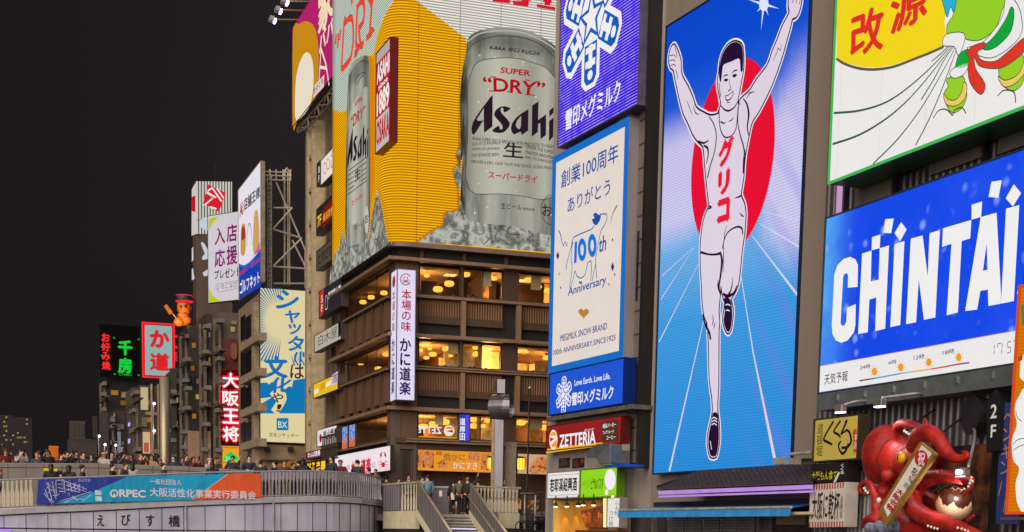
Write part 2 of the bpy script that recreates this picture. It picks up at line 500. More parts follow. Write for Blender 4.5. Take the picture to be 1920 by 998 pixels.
# ================================================================== the row with the runner sign and the dairy signs
CONC = P('#8b837b', .8, 0, .18, 1.2, True, name='concrete')
PLASTER = P('#9b8f86', .8, 0, .12, .8, True, name='plaster')
TILE = NB('stacked_panels'); _x, _y, _z = TILE.xyz()
_c = TILE.mix(TILE.noise(1.2, 4), lin('#5a524f'), lin('#7d736c'))
_c = TILE.mix(TILE.lines(_z, 1.02, .07, .02), _c, lin('#2b2625'))
TILE = TILE.bsdf(_c, .6)
def ub(x, y=888, d=0): return WP.uv(x, y, d)[0]
def vb(x, y, d=0): return WP.uv(x, y, d)[1]

t = T('dairy_building', 'grey concrete building carrying the white and purple dairy signs', 'building', WP, 1100, 998)
t.v0 = 0.0; t.root.location.z = 0
uL, uR = ub(1024, 900), ub(1224, 800)
t.mb().box(uL, uR, -14, 0, 0, 34).build('wall', PLASTER)
c0, c1, c2 = ub(1169, 640), ub(1190, 640), ub(1196, 640)
t.mb().box(c0, c1, .003, .55, vb(1160, 772), 33).build('pilaster', P('#877d80', .55, .1, .12, 1.5, True, name='grey_cladding'))
t.mb().box(c2, ub(1219, 640), .003, .25, vb(1200, 868), 33).build('tile_strip', TILE)
t.mb().box(ub(1220, 640), ub(1224.5, 640), .003, .6, vb(1200, 880), 33).build('dark_gap', P('#151213', .6, 0, .2))
t.mb().box(ub(1205, 500), ub(1206.5, 500), .253, .33, vb(1206, 560, .3), vb(1206, 430, .3)).build('drain_pipe', METAL_DK)
# low shop front below the signs
t.mb().boxp(1027, 998, 1166, 226, .003, .5).build('shop_front', CONC)
for (x0, x1) in ((1047.5, 1067.5), (1072.5, 1094.5)): t.mb().boxp(x0, 878, x1, 18, .503, .53).build('window_frame', METAL_DK)
for (x0, x1, c) in ((1049, 1066.5, '#59402c'), (1074, 1093.5, '#8a3a28')):
    _b = NB('shop_window'); _m = _b.emit(_b.mix(_b.ss(_b.noise(3, 3), .4, .7), (.02, .018, .016), lin(c)), .8, 'NONE')
    o = t.mb().boxp(x0, 876.5, x1, 15, .54, .545).build('window', _m)
t.mb().boxp(1144, 862, 1166, 32, .503, .9).build('meter_box', P('#a39a90', .5, .2, .15, 3))

# bent vent hood
t = T('vent_hood', 'bulging grey metal vent hood under the burger sign', 'vent', WP, 1120, 868, .5)
q = z('O', (415, 385), (445, 340), (500, 305), (605, 300), (605, 460), (525, 465), (500, 405), (420, 415))
t.mb().slabp(q, .51, 1.5).build('duct', P('#9aa0a6', .35, .8, .15, 2), bevel=.06)
t.mb().slabp(z('O', (503, 402), (603, 305), (603, 455), (530, 458)), 1.503, 1.56).build('outlet', P('#b7bcc4', .3, .8, .1, 2))
t = T('blue_awning_bar', 'short blue folded awning bar above the green sign', 'awning', WP, 1160, 876, .5)
t.mb().boxp(1137, 877, 1166, 5, .51, 1.6).boxp(1166, 876, 1195, 2.6, .6, .8).build('bar', P('#1c49a8', .5, 0, .2, 4))

# --- purple tube-lit sign with the snow crystal
_b = NB('purple_tube_face'); _x, _y, _z = _b.xyz()
_l = _b.lines(_z, .128, .34, .14)
_c = _b.mix(_l, lin('#2409bc'), lin('#ac92ff'))
_c = _b.mix(_b.math('MULTIPLY', _b.ss(_b.noise(1.4, 2), .45, .62), .55), _c, lin('#3416d8'))
_c = _b.mix(_b.math('MULTIPLY', _b.lines(_x, 1.35, .03, .02), .6), _c, lin('#1a0a90'))
PURP = _b.emit(_c, 1.12)
t = panel_sign('crystal_sign', 'purple tube lit sign with a large white snow crystal emblem', WP, 1047, 276, 1193.5, 330, PURP, P('#5e566e', .5, .2), .9, .88, .05)
WHT, WHT2 = E('#f2eef0', 1.0), E('#f4f2ee', .95)
BLU = E('#1460c4', .95)
def crystal(t, c, r, mats, k0, arms=6, hole=True):
    """A six-armed snow crystal emblem round a star, at local centre c, radius r."""
    w_, b_, i_ = t.mb(), t.mb(), t.mb()
    for a in range(6):
        an = R(90 + 60 * a); e = Vector((math.cos(an), math.sin(an))); s = Vector((-e.y, e.x))
        def q(f, g): p = Vector(c) + e * r * f + s * r * g; return (p.x, p.y)
        w_.flat([q(0, -.2), q(.42, -.29), q(.9, -.29), q(1.02, -.15), q(1.02, .15), q(.9, .29), q(.42, .29), q(0, .2)], t.dd(k0))
        b_.flat([q(.36, -.2), q(.86, -.2), q(.95, -.11), q(.95, .11), q(.86, .2), q(.36, .2)], t.dd(k0 + 1))
        i_.flat([q(.38, -.06), q(.72, -.06), q(.72, .06), q(.38, .06)], t.dd(k0 + 2))
        i_.flat([q(.40, -.16), q(.49, -.16), q(.49, .16), q(.40, .16)], t.dd(k0 + 2.4)).flat([q(.60, -.16), q(.70, -.16), q(.70, .16), q(.60, .16)], t.dd(k0 + 2.4))
        i_.flat([q(.82 + .07 * math.cos(R(30 * j)), .085 * math.sin(R(30 * j))) for j in range(12)], t.dd(k0 + 2))
    w_.build('emblem_border', mats[0]); b_.build('emblem', mats[1]); i_.build('emblem_detail', mats[0])
    def star(rr, ri): return [(c[0] + (rr if j % 2 == 0 else ri) * r * math.cos(R(90 + 36 * j)), c[1] + (rr if j % 2 == 0 else ri) * r * math.sin(R(90 + 36 * j))) for j in range(10)]
    t.mb().flat(star(.42, .2), t.dd(k0 + 3)).build('emblem_star_border', mats[1])
    t.mb().flat(star(.31, .13), t.dd(k0 + 4)).build('emblem_star', mats[0])
cc = WP.uv(*z1('AB', 385, 190), .9)
rr = cc[1] - WP.uv(*z1('AB', 345, 925), .9)[1]
crystal(t, cc, rr, (WHT, BLU), 1)
t.txt('雪印メグミルク', *z1('L', 198, 822), z1('L', 537, 0)[0], 39, WHT, 2, bold=.03)

# --- tall white anniversary sign
t = panel_sign('anniversary_sign', 'tall white sign with blue frame and a blue line drawn cow', WP, 1030, 699, 1165, 402, EF('#e9dcd2', .98, .06), P('#8d8488', .5, .1, .12, 1.5, True), .8, .78, .05, rimmat=E('#1c74d4', .85, name='blue_border'))
t.mb().stroke([(t.ext[0] + .13, t.ext[2] + .13), (t.ext[1] - .13, t.ext[2] + .13), (t.ext[1] - .13, t.ext[3] - .13), (t.ext[0] + .13, t.ext[3] - .13)], .30, t.dd(1), True).build('border', E('#1c74d4', .85))
DB = E('#1d56a8', .9); NV = E('#27408a', .9); GOLD = E('#b98b3c', .9); VIO = E('#3c2a80', .9)
t.txt('創業100周年', *z1('M', 178, 293), z1('M', 542, 0)[0], 34, DB, 2, bold=.012)
t.txt('ありがとう', *z1('M', 220, 447), z1('M', 492, 0)[0], 29, DB, 2, bold=.012)
t.line('cow_outline', [z('AC', (118, 700), (125, 640), (155, 520), (188, 410), (170, 560), (180, 680), (155, 880)), z('AC', (195, 362), (260, 330), (330, 300), (385, 275), (412, 235)),
    z('AC', (470, 124), (535, 120), (542, 165), (520, 230), (480, 300), (455, 420), (425, 600), (440, 790)), z('AC', (425, 640), (410, 700), (390, 810)), z('AC', (165, 890), (190, 800), (212, 715), (230, 760), (268, 785), (310, 755), (330, 690), (345, 630), (380, 620), (375, 815)),
    z('AC', (195, 362), (180, 410), (170, 480))], 2.1, DB, 2)
t.art('cow_head', z('AC', (385, 175), (412, 165), (402, 120), (425, 103), (445, 120), (482, 135), (470, 190), (435, 238), (405, 225)), DB, 2)
t.line('cow_tail', [z('AC', (40, 290), (60, 330), (72, 400))], 2.4, DB, 2); t.line('scribble', [z('AC', (75, 405), (92, 455), (105, 405), (128, 455), (130, 405))], 1.8, DB, 2, 0)
t.mb().flatp([smooth_path(ellipse(*z1('AC', 285, 490), 8.0, 21.4, 14), 2, True), smooth_path(ellipse(*z1('AC', 285, 492), 3.2, 10.8, 12), 2, True)], t.dd(2)).flatp([ellipse(*z1('AC', 390, 446), 8.2, 21.9, 22), ellipse(*z1('AC', 390, 446), 3.3, 11, 18)], t.dd(2)).flatp(z('AC', (200, 635), (228, 622), (234, 400), (208, 412)), t.dd(2)).build('numeral', E('#1878d8', .95))
t.txt('th', *z1('AC', 456, 525), z1('AC', 530, 0)[0], 30, DB, 2, bold=.02, sh=.08)
t.txt('Anniversary', *z1('AC', 135, 1000), z1('AC', 528, 0)[0], 21, DB, 2, bold=.02, sh=.08)
def heart(cx, cy, s): return [(cx + s * .95 * math.sin(a) ** 3, cy - s * (13 * math.cos(a) - 5 * math.cos(2 * a) - 2 * math.cos(3 * a) - math.cos(4 * a)) / 16) for a in [math.pi * 2 * k / 26 for k in range(26)]]
t.art('heart', heart(*z1('N', 362, 180), 10.5), GOLD, 2); t.art('heart', heart(*z1('AC', 268, 832), 3.4), DB, 2)
m = t.mb()
for (x, y, a, b) in ((32, 552, 3, 8), (602, 668, 3.2, 9), (602, 388, 1.4, 3.2), (624, 748, 1.4, 3.2), (62, 886, 1.2, 3)):
    cx, cy = z1('AC', x, y); m.flatp([(cx - a, cy), (cx, cy + b), (cx + a, cy), (cx, cy - b)], t.dd(2))
m.build('diamond', VIO)
m = t.mb()
for (x, y) in ((50, 740), (562, 850)):
    cx, cy = z1('AC', x, y); m.flatp([(cx - 3, cy), (cx - .5, cy + 1), (cx, cy + 6), (cx + .5, cy + 1), (cx + 3, cy), (cx + .5, cy - 1), (cx, cy - 6), (cx - .5, cy - 1)], t.dd(2))
m.build('sparkle', GOLD)
t.line('golden_arc', [z('AC', (650, 30), (610, 100), (588, 180), (582, 255))], [5, 3.6, 2, .4], GOLD, 2)
t.txt('MEGMILK SNOW BRAND', *z1('N', 194, 388), z1('N', 528, 0)[0], 12.4, NV, 2, bold=.012)
t.txt('100th ANNIVERSARY,SINCE1925', *z1('N', 142, 492), z1('N', 588, 0)[0], 11.4, NV, 2, bold=.012)
t.mb().box(t.ext[0] - .1, t.ext[1] + .1, .38, .84, t.ext[2] - .5, t.ext[2] - .24).build('bottom_rail', METAL_GR)

# --- blue dairy sign below
t = panel_sign('dairy_sign', 'small blue sign with a white crystal under the anniversary sign', WP, 1030, 778, 1168, 75, EF('#0f55d8', .95, .08), P('#0b2a78', .4, .2, .1), 1.0, .6, .06)
crystal(t, WP.uv(*z1('N', 220, 770), 1.0), .86, (WHT, E('#0f55d8', .95)), 1)
t.txt('Love Earth. Love Life.', *z1('N', 296, 706), z1('N', 552, 0)[0], 11.5, WHT, 2, bold=.02)
t.txt('雪印メグミルク', *z1('N', 276, 850), z1('N', 574, 0)[0], 25, WHT, 2, bold=.03)
t.mb().box(t.ext[0] - .1, t.ext[1] + .9, .05, 1.1, t.ext[2] - .32, t.ext[2] - .12).box(t.ext[0], t.ext[1], .2, .9, t.ext[2] - .12, t.ext[2] - .07).build('bracket', METAL_GR)

# --- burger shop sign
_b = NB('red_backlit'); _x, _y, _z = _b.xyz()
t = panel_sign('burger_sign', 'red burger shop sign with white letters and yellow bottom edge', WP, 1026, 845, 1164, 44, EF('#a01418', .85, .2), P('#5e1616', .4, .1, .2), .95, .42, .05)
t.art('orange_band', z('O', (100, 378), (102, 345), (300, 318), (545, 292), (545, 300), (460, 330)), E('#f0b018', 1), 1)
t.art('logo_disc', ellipse(*z1('O', 158, 272), 7.6, 19, 26), E('#f5ead8', 1), 2)
t.art('logo_bun', ellipse(*z1('O', 158, 238), 5.6, 7, 20, 180, 360), E('#f0a020', 1), 3)
t.art('logo_patty', z('O', (132, 290), (130, 255), (165, 262)), E('#c41620', 1), 3); t.art('logo_base', z('O', (140, 320), (165, 285), (186, 275), (184, 315), (165, 335)), E('#f0a020', 1), 3)
t.txt('ZETTERIA', *z1('O', 204, 334), z1('O', 488, 0)[0], 24, WHT, 3, bold=.035)
t.txt('ゼッテリア', *z1('O', 402, 212), z1('O', 474, 0)[0], 6, WHT, 3, bold=.02)
t.art('brown_block', z('O', (540, 292), (535, 135), (668, 112), (668, 280)), E('#5a3326', .9), 2)
t.txts([('絶品バーガー', *z1('O', 546, 182), z1('O', 650, 0)[0], 8.5), ('フェアトレード', *z1('O', 545, 230), z1('O', 632, 0)[0], 6.5), ('コーヒー', *z1('O', 575, 272), z1('O', 645, 0)[0], 7.5)], WHT, 3, bold=.02)

# --- white rice wine sign and green pasta sign
t = panel_sign('wine_sign', 'white sign with six heavy black characters beside the green sign', WP, 1026.5, 934, 1087, 46, EF('#ece6e2', 1, .05), P('#8c8580', .4, .2, .1), .9, .35, .06)
t.mb().textp('若耶溪紹興酒', *z1('BC', 240, 415), z1('BC', 635, 0)[0], 25.5, t.dd(2), bold=.035).build('lettering', E('#1c1a1c', .9))
t.mb().stroke([(t.ext[0] + .12, t.ext[2] + .12), (t.ext[1] - .12, t.ext[2] + .12), (t.ext[1] - .12, t.ext[3] - .12), (t.ext[0] + .12, t.ext[3] - .12)], .02, t.dd(1), True).build('border', E('#8a8686', .9))
t = panel_sign('pasta_sign', 'bright green sign with a white oval and dark green lettering', WP, 1089, 932.5, 1157, 50, EF('#93d812', 1, .07), P('#5d8a14', .4, .2, .1), .9, .35, .06)
DG = E('#1e5a14', .9)
t.txt('ピザ&パスタ', *z1('BC', 842, 380), z1('BC', 1020, 0)[0], 22, DG, 2, bold=.015)
t.txts([('神戸', *z1('BC', 716, 345), z1('BC', 765, 0)[0], 12), ('元町', *z1('BC', 778, 345), z1('BC', 828, 0)[0], 13)], E('#7cb40c', .9), 2)
t.art('oval', ellipse(*z1('BC', 1122, 230), 10.2, 19.5, 26), E('#f0e6f2', 1.05), 2); t.art('oval_drop', ellipse(*z1('BC', 1070, 415), 3.2, 5.4, 16), E('#f0f0e8', 1.05), 2)

# --- lit noodle shop opening with its hood lamps
t = T('noodle_shop', 'glowing orange noodle shop front with a row of hood lamps', 'shop', WP, 1092, 1010, .5)
WOODY = P('#b06a20', .55, 0, .25, 2.5, True, name='varnished_wood')
t.mb().boxp(1038, 1012, 1134, 72, .503, .56).build('back_panel', P('#c98a30', .5, 0, .12, 1.2, True, name='ochre_panel'))
t.mb().boxp(1036, 1012, 1038.6, 74, .503, .9).build('door_post', P('#d8b060', .5, 0, .1))
t.mb().slabp(z('BC', (690, 690), (860, 650), (1020, 600), (1020, 930), (760, 935)), .57, .8).build('menu_board', P('#7c3f14', .5, 0, .35, 4, name='carved_board'))
m = t.mb()
random.seed(3)
for k in range(9):
    x, y = 790 + random.random() * 210, 730 + random.random() * 150
    m.strokep(z('BC', (x, y), (x + 14, y + 30), (x - 6, y + 60)), .8, .806, False, 3)
m.build('brush_marks', P('#2c140a', .6))
t.mb().boxp(1078, 1004, 1155, 10, .57, 1.2).build('counter_shelf', P('#5c2c18', .5, 0, .2))
LAMPM = P('#1c1816', .4, .5, .1)
for (x, y) in ((327, 620), (490, 618), (655, 612), (730, 600), (880, 600)):
    px, py = z1('BC', x, y); u, v = WP.uv(px, py, 1.1)
    hm = t.mb(); hm.lathe((u, 1.1, v), [(.13, 0), (.10, .12), (.03, .18), (.03, .5)], 12); h = hm.build('hood_lamp', LAMPM)
    t.mb().ball((u, 1.1, v - .01), (.11, .11, .05), 12, 6).build('bulb', E('#ffd9a0', 3.5), h)
    lamp_spot(h, (u - t.u0, -(1.1 - .5) + .0, v - t.v0 - .12), (0, .35, -1), 34, (1, .62, .2), 80, .06)
t = panel_sign('noodle_sign', 'narrow white upright sign with grey brushed noodle lettering', WP, 1138.5, 988, 1162, 53, EF('#e6e4e2', 1, .05), P('#8c8580', .4, .2, .1), 1.1, .35, .04)
t.mb().textp('らぁ麺', *z1('BC', 1185, 755), z1('BC', 1250, 0)[0], 27, t.dd(1), vert=True).textp('つけ麺', *z1('BC', 1100, 915), z1('BC', 1165, 0)[0], 30, t.dd(1), vert=True).build('lettering', E('#566670', .9))
for k in range(11):
    x, y = z1('BC', 1045 if k < 10 else 1160, 525 + 42 * k if k < 10 else 490); u, v = WP.uv(x, y, 1.0)
    t.mb().ball((u, 1.0, v), .075, 10, 6).build('bulb', E('#ffc070', 3.0))

# ================================================================== runner billboard
t = T('runner_building', 'plain grey brown building face holding the blue runner billboard', 'building', WP, 1350, 998)
t.v0 = 0; t.root.location.z = 0
uR2 = ub(1556, 700)
t.mb().box(ub(1225, 800) + .003, uR2, -14, -.02, 0, 36).build('wall', P('#84776b', .75, 0, .08, .5, True, name='beige_render'))
t.mb().box(ub(1487, 700), ub(1553, 600), -.017, .35, vb(1500, 862), 36).build('side_cladding', P('#8e8175', .6, .1, .06, .4, True, name='beige_panels'))
# shutters and shop level
t.mb().boxp(1172, 1002, 1530, 40, -.017, .05).build('shop_wall', P('#3a3236', .7, 0, .2))
for k in range(6):
    x = 1252 + k * 33; t.mb().boxp(x, 1002, x + 30, 36, .053, .09).build('shutter', ribbed('#8a868c', .11, .4, .4, .15, 2))
m = t.mb()
for k in range(5):
    u, v = WP.uv(1253 + k * 33, 974, .12); m.ball((u, .12, v), .06, 8, 5); m.box(u - .012, u + .012, .1, .13, v - 1.2, v)
m.build('shutter_lock', P('#b8b4b0', .3, .8))
t.mb().boxp(1455, 984, 1509, 15, .053, .2).build('louvre_box', ribbed('#b09a78', .07, .5, .2, .1, 2))
for x in (1421, 1221): t.mb().boxp(x, 1002, x + 3, 34, .053, .25).build('post', METAL_GR)
t.mb().boxp(1178, 968, 1520, 4, .053, 2.3).build('canopy_beam', P('#c9b9a0', .5, .1, .15, 3))
t.mb().boxp(1225, 955, 1520, 13, .053, 1.2).build('canopy_recess', P('#1d1a1e', .7))
# blue shop awning
t = T('blue_awning', 'long faded blue awning over the closed shutters', 'awning', WP, 1350, 966, 1.6)
q0, q1 = WP.uv(1172, 969, 2.2)[0], WP.uv(1497, 965, 2.2)[0]
v0, v1 = WP.uv(1300, 970, 2.2)[1], WP.uv(1300, 956, 2.2)[1]
AWN = P('#2f87c8', .6, 0, .15, 2.5, True, name='blue_canvas')
m = t.mb(); m.add([(q0, 1.2, v1 + .18), (q1, 1.2, v1 + .18), (q1, 2.5, v1), (q0, 2.5, v1), (q0, 2.56, v0), (q1, 2.56, v0), (q0, 2.5, v0), (q1, 2.5, v0)], [(3, 2, 1, 0), (4, 5, 2, 3)]); m.build('canvas', AWN)
t.mb().tube([(q0, 2.5, v1 + .02), (q1, 2.5, v1 + .02)], .05).build('front_pole', P('#c8c0b4', .4, .5))
m = t.mb()
for k in range(4): m.tube([(q0 + (q1 - q0) * (k + .5) / 4, .1, v1 - .2), (q0 + (q1 - q0) * (k + .5) / 4, 2.45, v1 - .02)], .03, 6)
m.build('arm', METAL_GR)
# louvred shelf with its violet light strip
t = T('louvre_shelf', 'dark slatted ledge with a violet light strip under the runner billboard', 'ledge', WP, 1370, 933, 1.2)
u0, v0 = WP.uv(1234, 934, 2.4); u1 = WP.uv(1519, 926, 2.4)[0]; va = WP.uv(1226, 890, .4)[1]
m = t.mb()
for k in range(11):
    f = k / 10; d = .55 + 1.85 * f; v = va + (v0 + .36 - va) * f
    m.box(u0 - .05, u1 + .05, d - .06, d + .06, v - .03, v + .03)
m.build('slats', P('#5a5058', .45, .4, .2, 4))
t.mb().add([(u0, .5, va - .12), (u1, .5, va - .12), (u1, 2.36, v0 + .3), (u0, 2.36, v0 + .3)], [(0, 1, 2, 3)]).build('backing', P('#141114', .8))
for u in (u0 - .1, u1 + .06):
    m = t.mb(); m.slab([(u, v0 + .3), (u + .06, v0 + .3), (u + .06, va), (u, va)], .5, .6).tube([(u + .03, .5, va), (u + .03, 2.42, v0 + .45)], .06, 6); m.build('bracket', METAL_DK)
_b = NB('violet_strip'); _x, _y, _z = _b.xyz()
t.mb().box(u0, u1, 2.3, 2.40, v0 + .14, v0 + .28).box(u0, u1, 2.3, 2.38, v0 + .02, v0 + .09).build('light_strip', _b.emit(_b.mix(_b.noise(1.5, 2), lin('#a87ad8'), lin('#d2a8ec')), .9))
m = t.mb()
for k in range(30):
    u = u0 + (u1 - u0) * (k + .5) / 30; m.add([(u - .02, .62, va + .02), (u + .02, .62, va + .02), (u + .02, 2.47, v0 + .41), (u - .02, 2.47, v0 + .41)], [(0, 3, 2, 1)])
m.build('battens', P('#2a2428', .5, .4))
m = t.mb()
for px in (1466, 1494): 
    u, v = WP.uv(px, 866, 2.0); m.box(u - .12, u + .12, 1.9, 2.3, v - .1, v + .12).tube([(u, 1.0, v + .15), (u, 2.0, v + .12)], .025, 6)
m.build('floodlight', P('#b0a898', .4, .4))
t.mb().tube([(WP.uv(1480, 862, 1.8)[0], 1.8, v + .3), (WP.uv(1522, 865, 1.8)[0], 1.8, v + .3)], .06, 8).build('arm_rail', P('#b8b0a6', .4, .4))

# the LED billboard itself
b = NB('led_screen'); x, y, zz = b.xyz()
H_ = 20.5
f = b.math('DIVIDE', zz, H_)
sky = b.ramp(f, [(0.0, lin('#2a8ad4')), (.30, lin('#4099da')), (.47, lin('#76b2e2')), (.57, lin('#3a70d8')), (.8, lin('#0c48cc')), (1.0, lin('#0a3ec0'))])
n1 = b.noise(.28, 4, .6, st=(1, 1, .55))
dR = b.math('SUBTRACT', b.math('MULTIPLY', x, 1.45), b.math('ABSOLUTE', b.math('SUBTRACT', zz, 11.0)))      # right cloud
cR = b.math('ADD', dR, b.math('MULTIPLY', b.math('SUBTRACT', n1, .5), 5.5))
cl = b.math('MULTIPLY', b.ss(cR, .3, 3.0), b.math('MULTIPLY', b.ss(zz, 6.2, 9.0), b.ss(zz, 16.0, 12.4)))
dL = b.math('ADD', b.math('SUBTRACT', b.math('MULTIPLY', x, -1.1), b.math('ABSOLUTE', b.math('SUBTRACT', zz, 12.0))), b.math('MULTIPLY', b.math('SUBTRACT', n1, .5), 5.0))
cl = b.math('MAXIMUM', cl, b.math('MULTIPLY', b.ss(dL, -.6, 2.0), b.math('MULTIPLY', b.ss(zz, 9.0, 10.6), b.ss(zz, 15.2, 13.2))))
col = b.mix(b.math('MULTIPLY', cl, .88), sky, lin('#d6cdea'))
row = b.lines(zz, .115, .5, .25)
col = b.mix(b.math('MULTIPLY', b.math('SUBTRACT', 1.0, row), .26), col, lin('#0c3f9c'))
moire = b.math('SINE', b.math('ADD', b.math('MULTIPLY', x, 3.1), b.math('MULTIPLY', zz, 2.6)))
rightish = b.ss(x, .5, 4.5)
col = b.mix(b.math('MULTIPLY', b.math('MULTIPLY', b.math('MULTIPLY', b.ss(moire, .0, 1.0), rightish), b.ss(zz, 15, 10)), .24), col, lin('#7a5cd8'))
LED = b.emit(col, 1.1)
t = panel_sign('runner_billboard', 'huge blue screen with a pale athlete raising both arms before a red disc', WP, 1226, 887.5, 1482.5, 836, LED, P('#1b2a4c', .4, .3), .42, .4, .06, 'billboard')
LW = E('#dcd6f2', .95)
t.line('track_line', [[(1319, 603), (1255, 884)]], [2.2, 6.5], LW, 1, 0); t.line('track_line', [[(1412, 660), (1454, 868)]], [3.5, 8.5], E('#ead2ea', .95), 1, 0)
t.line('track_line', [[(1390, 521), (1412, 660)]], [2.2, 3.5], LW, 1, 0)
t.line('track_line', [[(1309, 496), (1236, 641)]], [1.2, 3.4], LW, 1, 0); t.line('track_line', [[(1411, 443), (1495, 553)]], [1.6, 5.0], LW, 1, 0)
t.line('track_line', [[(1424, 419), (1499, 463)]], [1.2, 3.4], LW, 1, 0)
t.line('track_line', [[(1302, 463), (1239, 562)]], [.8, 2.2], LW, 1, 0); t.line('track_line', [[(1299, 465), (1241, 518)]], [.7, 1.8], LW, 1, 0)
t.line('track_line', [[(1431, 397), (1502, 414)]], [.8, 2.0], LW, 1, 0)
# red disc: a true circle on the board
ce = WP.uv(1371, 298, .42); ru = WP.uv(1452, 290, .42)[0] - ce[0]
rv = ce[1] - WP.uv(1371, 478, .42)[1]
t.mb().flat(ellipse(ce[0], ce[1], ru, rv, 60), t.dd(2)).build('red_disc', _mc.setdefault('reddisc', (lambda b: b.emit(b.mix(b.math('MULTIPLY', b.lines(b.xyz()[2], .15, .5, .25), .12), lin('#e01030'), lin('#fb1638')), 1.05, 'NONE'))(NB('red_disc'))))
# light burst
m = t.mb(); cx, cy = 1432, 8
for k in range(8):
    a = R(k * 45 + 10); L = (50, 26)[k % 2]
    m.flatp([(cx + 6 * math.cos(a + .3), cy + 9 * math.sin(a + .3)), (cx + L * .6 * math.cos(a), cy + L * math.sin(a)), (cx + 6 * math.cos(a - .3), cy + 9 * math.sin(a - .3))], t.dd(1 + .05 * k))
m.flatp(ellipse(cx, cy, 9, 13, 18), t.dd(1.5)); m.build('light_burst', E('#dfe6fb', 1.0))
Q_ = lambda *p: z('Q', *p); R_ = lambda *p: z('R', *p); P_ = lambda *p: z('P', *p)
sil = Q_((398, 605), (385, 645), (340, 657), (300, 640), (258, 612), (238, 555), (210, 490), (182, 440), (172, 400), (170, 345), (155, 295), (136, 256), (118, 268), (106, 310), (104, 352), (115, 385), (130, 398), (140, 450), (150, 495), (165, 565), (185, 640), (210, 692), (240, 762), (270, 802), (296, 828), (303, 870), (308, 940)) \
    + R_((300, 40), (308, 120), (316, 200), (322, 255), (300, 305), (285, 370), (277, 440), (274, 512), (276, 600), (282, 700), (286, 790), (296, 860), (316, 930)) \
    + P_((437, 30), (452, 140), (457, 235), (447, 295), (430, 370), (425, 440), (436, 510), (450, 528), (478, 524), (490, 480), (499, 400), (494, 300), (487, 245), (486, 180), (492, 90)) \
    + R_((374, 950), (378, 890), (374, 830), (382, 740), (386, 690), (394, 730), (402, 765), (410, 785), (404, 830), (398, 880), (410, 930), (424, 952), (440, 940), (450, 880), (452, 820), (442, 770), (458, 738), (480, 690), (490, 620), (498, 540), (506, 470), (516, 400), (521, 330), (522, 290), (514, 240), (497, 198), (502, 150), (511, 90)) \
    + Q_((528, 960), (533, 900), (541, 850), (556, 770), (575, 690), (608, 640), (650, 560), (692, 470), (742, 330), (767, 240), (790, 160), (802, 108), (822, 98), (838, 75), (850, 30), (857, -20), (852, -70), (838, -95), (815, -85), (796, -50), (784, -5), (783, 40), (788, 70), (770, 105), (745, 155), (720, 222), (690, 292), (662, 372), (602, 450), (562, 515), (525, 548), (503, 575), (497, 600))
headp = Q_((400, 600), (392, 545), (382, 500), (380, 450), (388, 410), (392, 360), (404, 310), (432, 262), (468, 238), (500, 242), (521, 268), (526, 340), (524, 400), (512, 470), (502, 525), (492, 575), (497, 605), (490, 680), (395, 690))
SK = EF('#e4d6e8', .98, .05); HALO = E('#ece4f4', 1.0); INK = E('#2a1238', .9)
m = t.mb(); m.strokep(sil, 12.5, t.dd(3), True, 2); m.strokep(headp[:16], 12.5, t.dd(3), False, 2); m.build('halo', HALO)
m = t.mb(); m.strokep(sil, 6.6, t.dd(4), True, 2); m.strokep(headp, 6, t.dd(4), True, 2); m.build('outline', INK)
m = t.mb(); m.flatp(smooth_path(sil, 3, True), t.dd(5)); m.flatp(smooth_path(headp, 3, True), t.dd(5.3)); m.build('athlete', SK)
ink = t.mb()
def blot(pts, s=3): ink.flatp(smooth_path(pts, s, True) if s else pts, t.dd(6))
def pen(pts, wd, s=4): ink.strokep(pts, wd, t.dd(6.3), False, s)
blot(Q_((388, 440), (388, 400), (394, 355), (406, 310), (432, 266), (468, 240), (500, 244), (520, 270), (525, 340), (521, 395), (510, 405), (506, 340), (488, 335), (462, 348), (430, 360), (410, 375), (402, 440), (396, 470)), 2)
pen(Q_((412, 436), (425, 426), (440, 428)), [1.6, 2.8, 1.2]); pen(Q_((460, 416), (475, 402), (492, 398)), [1.2, 2.8, 1.6])
blot(Q_((414, 456), (426, 446), (440, 452), (428, 464))); blot(Q_((462, 432), (474, 420), (490, 424), (476, 440)))
pen(Q_((446, 448), (448, 480), (456, 505), (438, 516)), [1.0, 1.4, 1.6, 2.2])
pen(Q_((420, 545), (440, 540), (468, 520), (458, 555), (432, 570), (424, 550)), [1.8, 1.4, 1.8, 2.6, 2.0])
pen(Q_((400, 600), (418, 622), (445, 628), (475, 608), (492, 578)), [2, 3, 3.4, 3, 2]); pen(Q_((388, 470), (392, 520), (400, 550)), 2)
pen(Q_((516, 370), (522, 392), (514, 412)), 1.6); pen(Q_((432, 582), (450, 580)), 1.5)
pen(Q_((390, 605), (388, 660), (396, 735), (420, 778), (455, 772), (482, 735), (492, 660), (496, 600)), 2.6)      # neckline
pen(Q_((396, 690), (415, 700), (425, 692)), [3, 2.5, 1]); pen(Q_((440, 690), (460, 680), (470, 665)), [1, 2.5, 1])
pen(Q_((330, 660), (358, 705), (372, 770), (362, 860), (338, 940), (322, 1010)), [2, 2.6, 3, 3, 3.4, 4])            # left armhole
pen(Q_((300, 826), (322, 840), (326, 880), (316, 930)), [3, 5, 4, 2])
pen(Q_((270, 800), (300, 812), (330, 796)), [3, 4, 2]); pen(Q_((205, 570), (220, 610), (236, 650)), [1, 2, 1]); pen(Q_((240, 600), (255, 640), (275, 650)), [1, 2.4, 1])
pen(Q_((498, 600), (494, 690), (506, 760), (526, 830), (534, 880)), [2.4, 2.4, 2.8, 3.4, 5])                        # right armhole
pen(Q_((524, 560), (545, 590), (556, 650), (548, 720), (556, 770)), [1.5, 4, 5.5, 4, 2])
pen(Q_((534, 850), (528, 910), (524, 985)), [3, 5.5, 3])
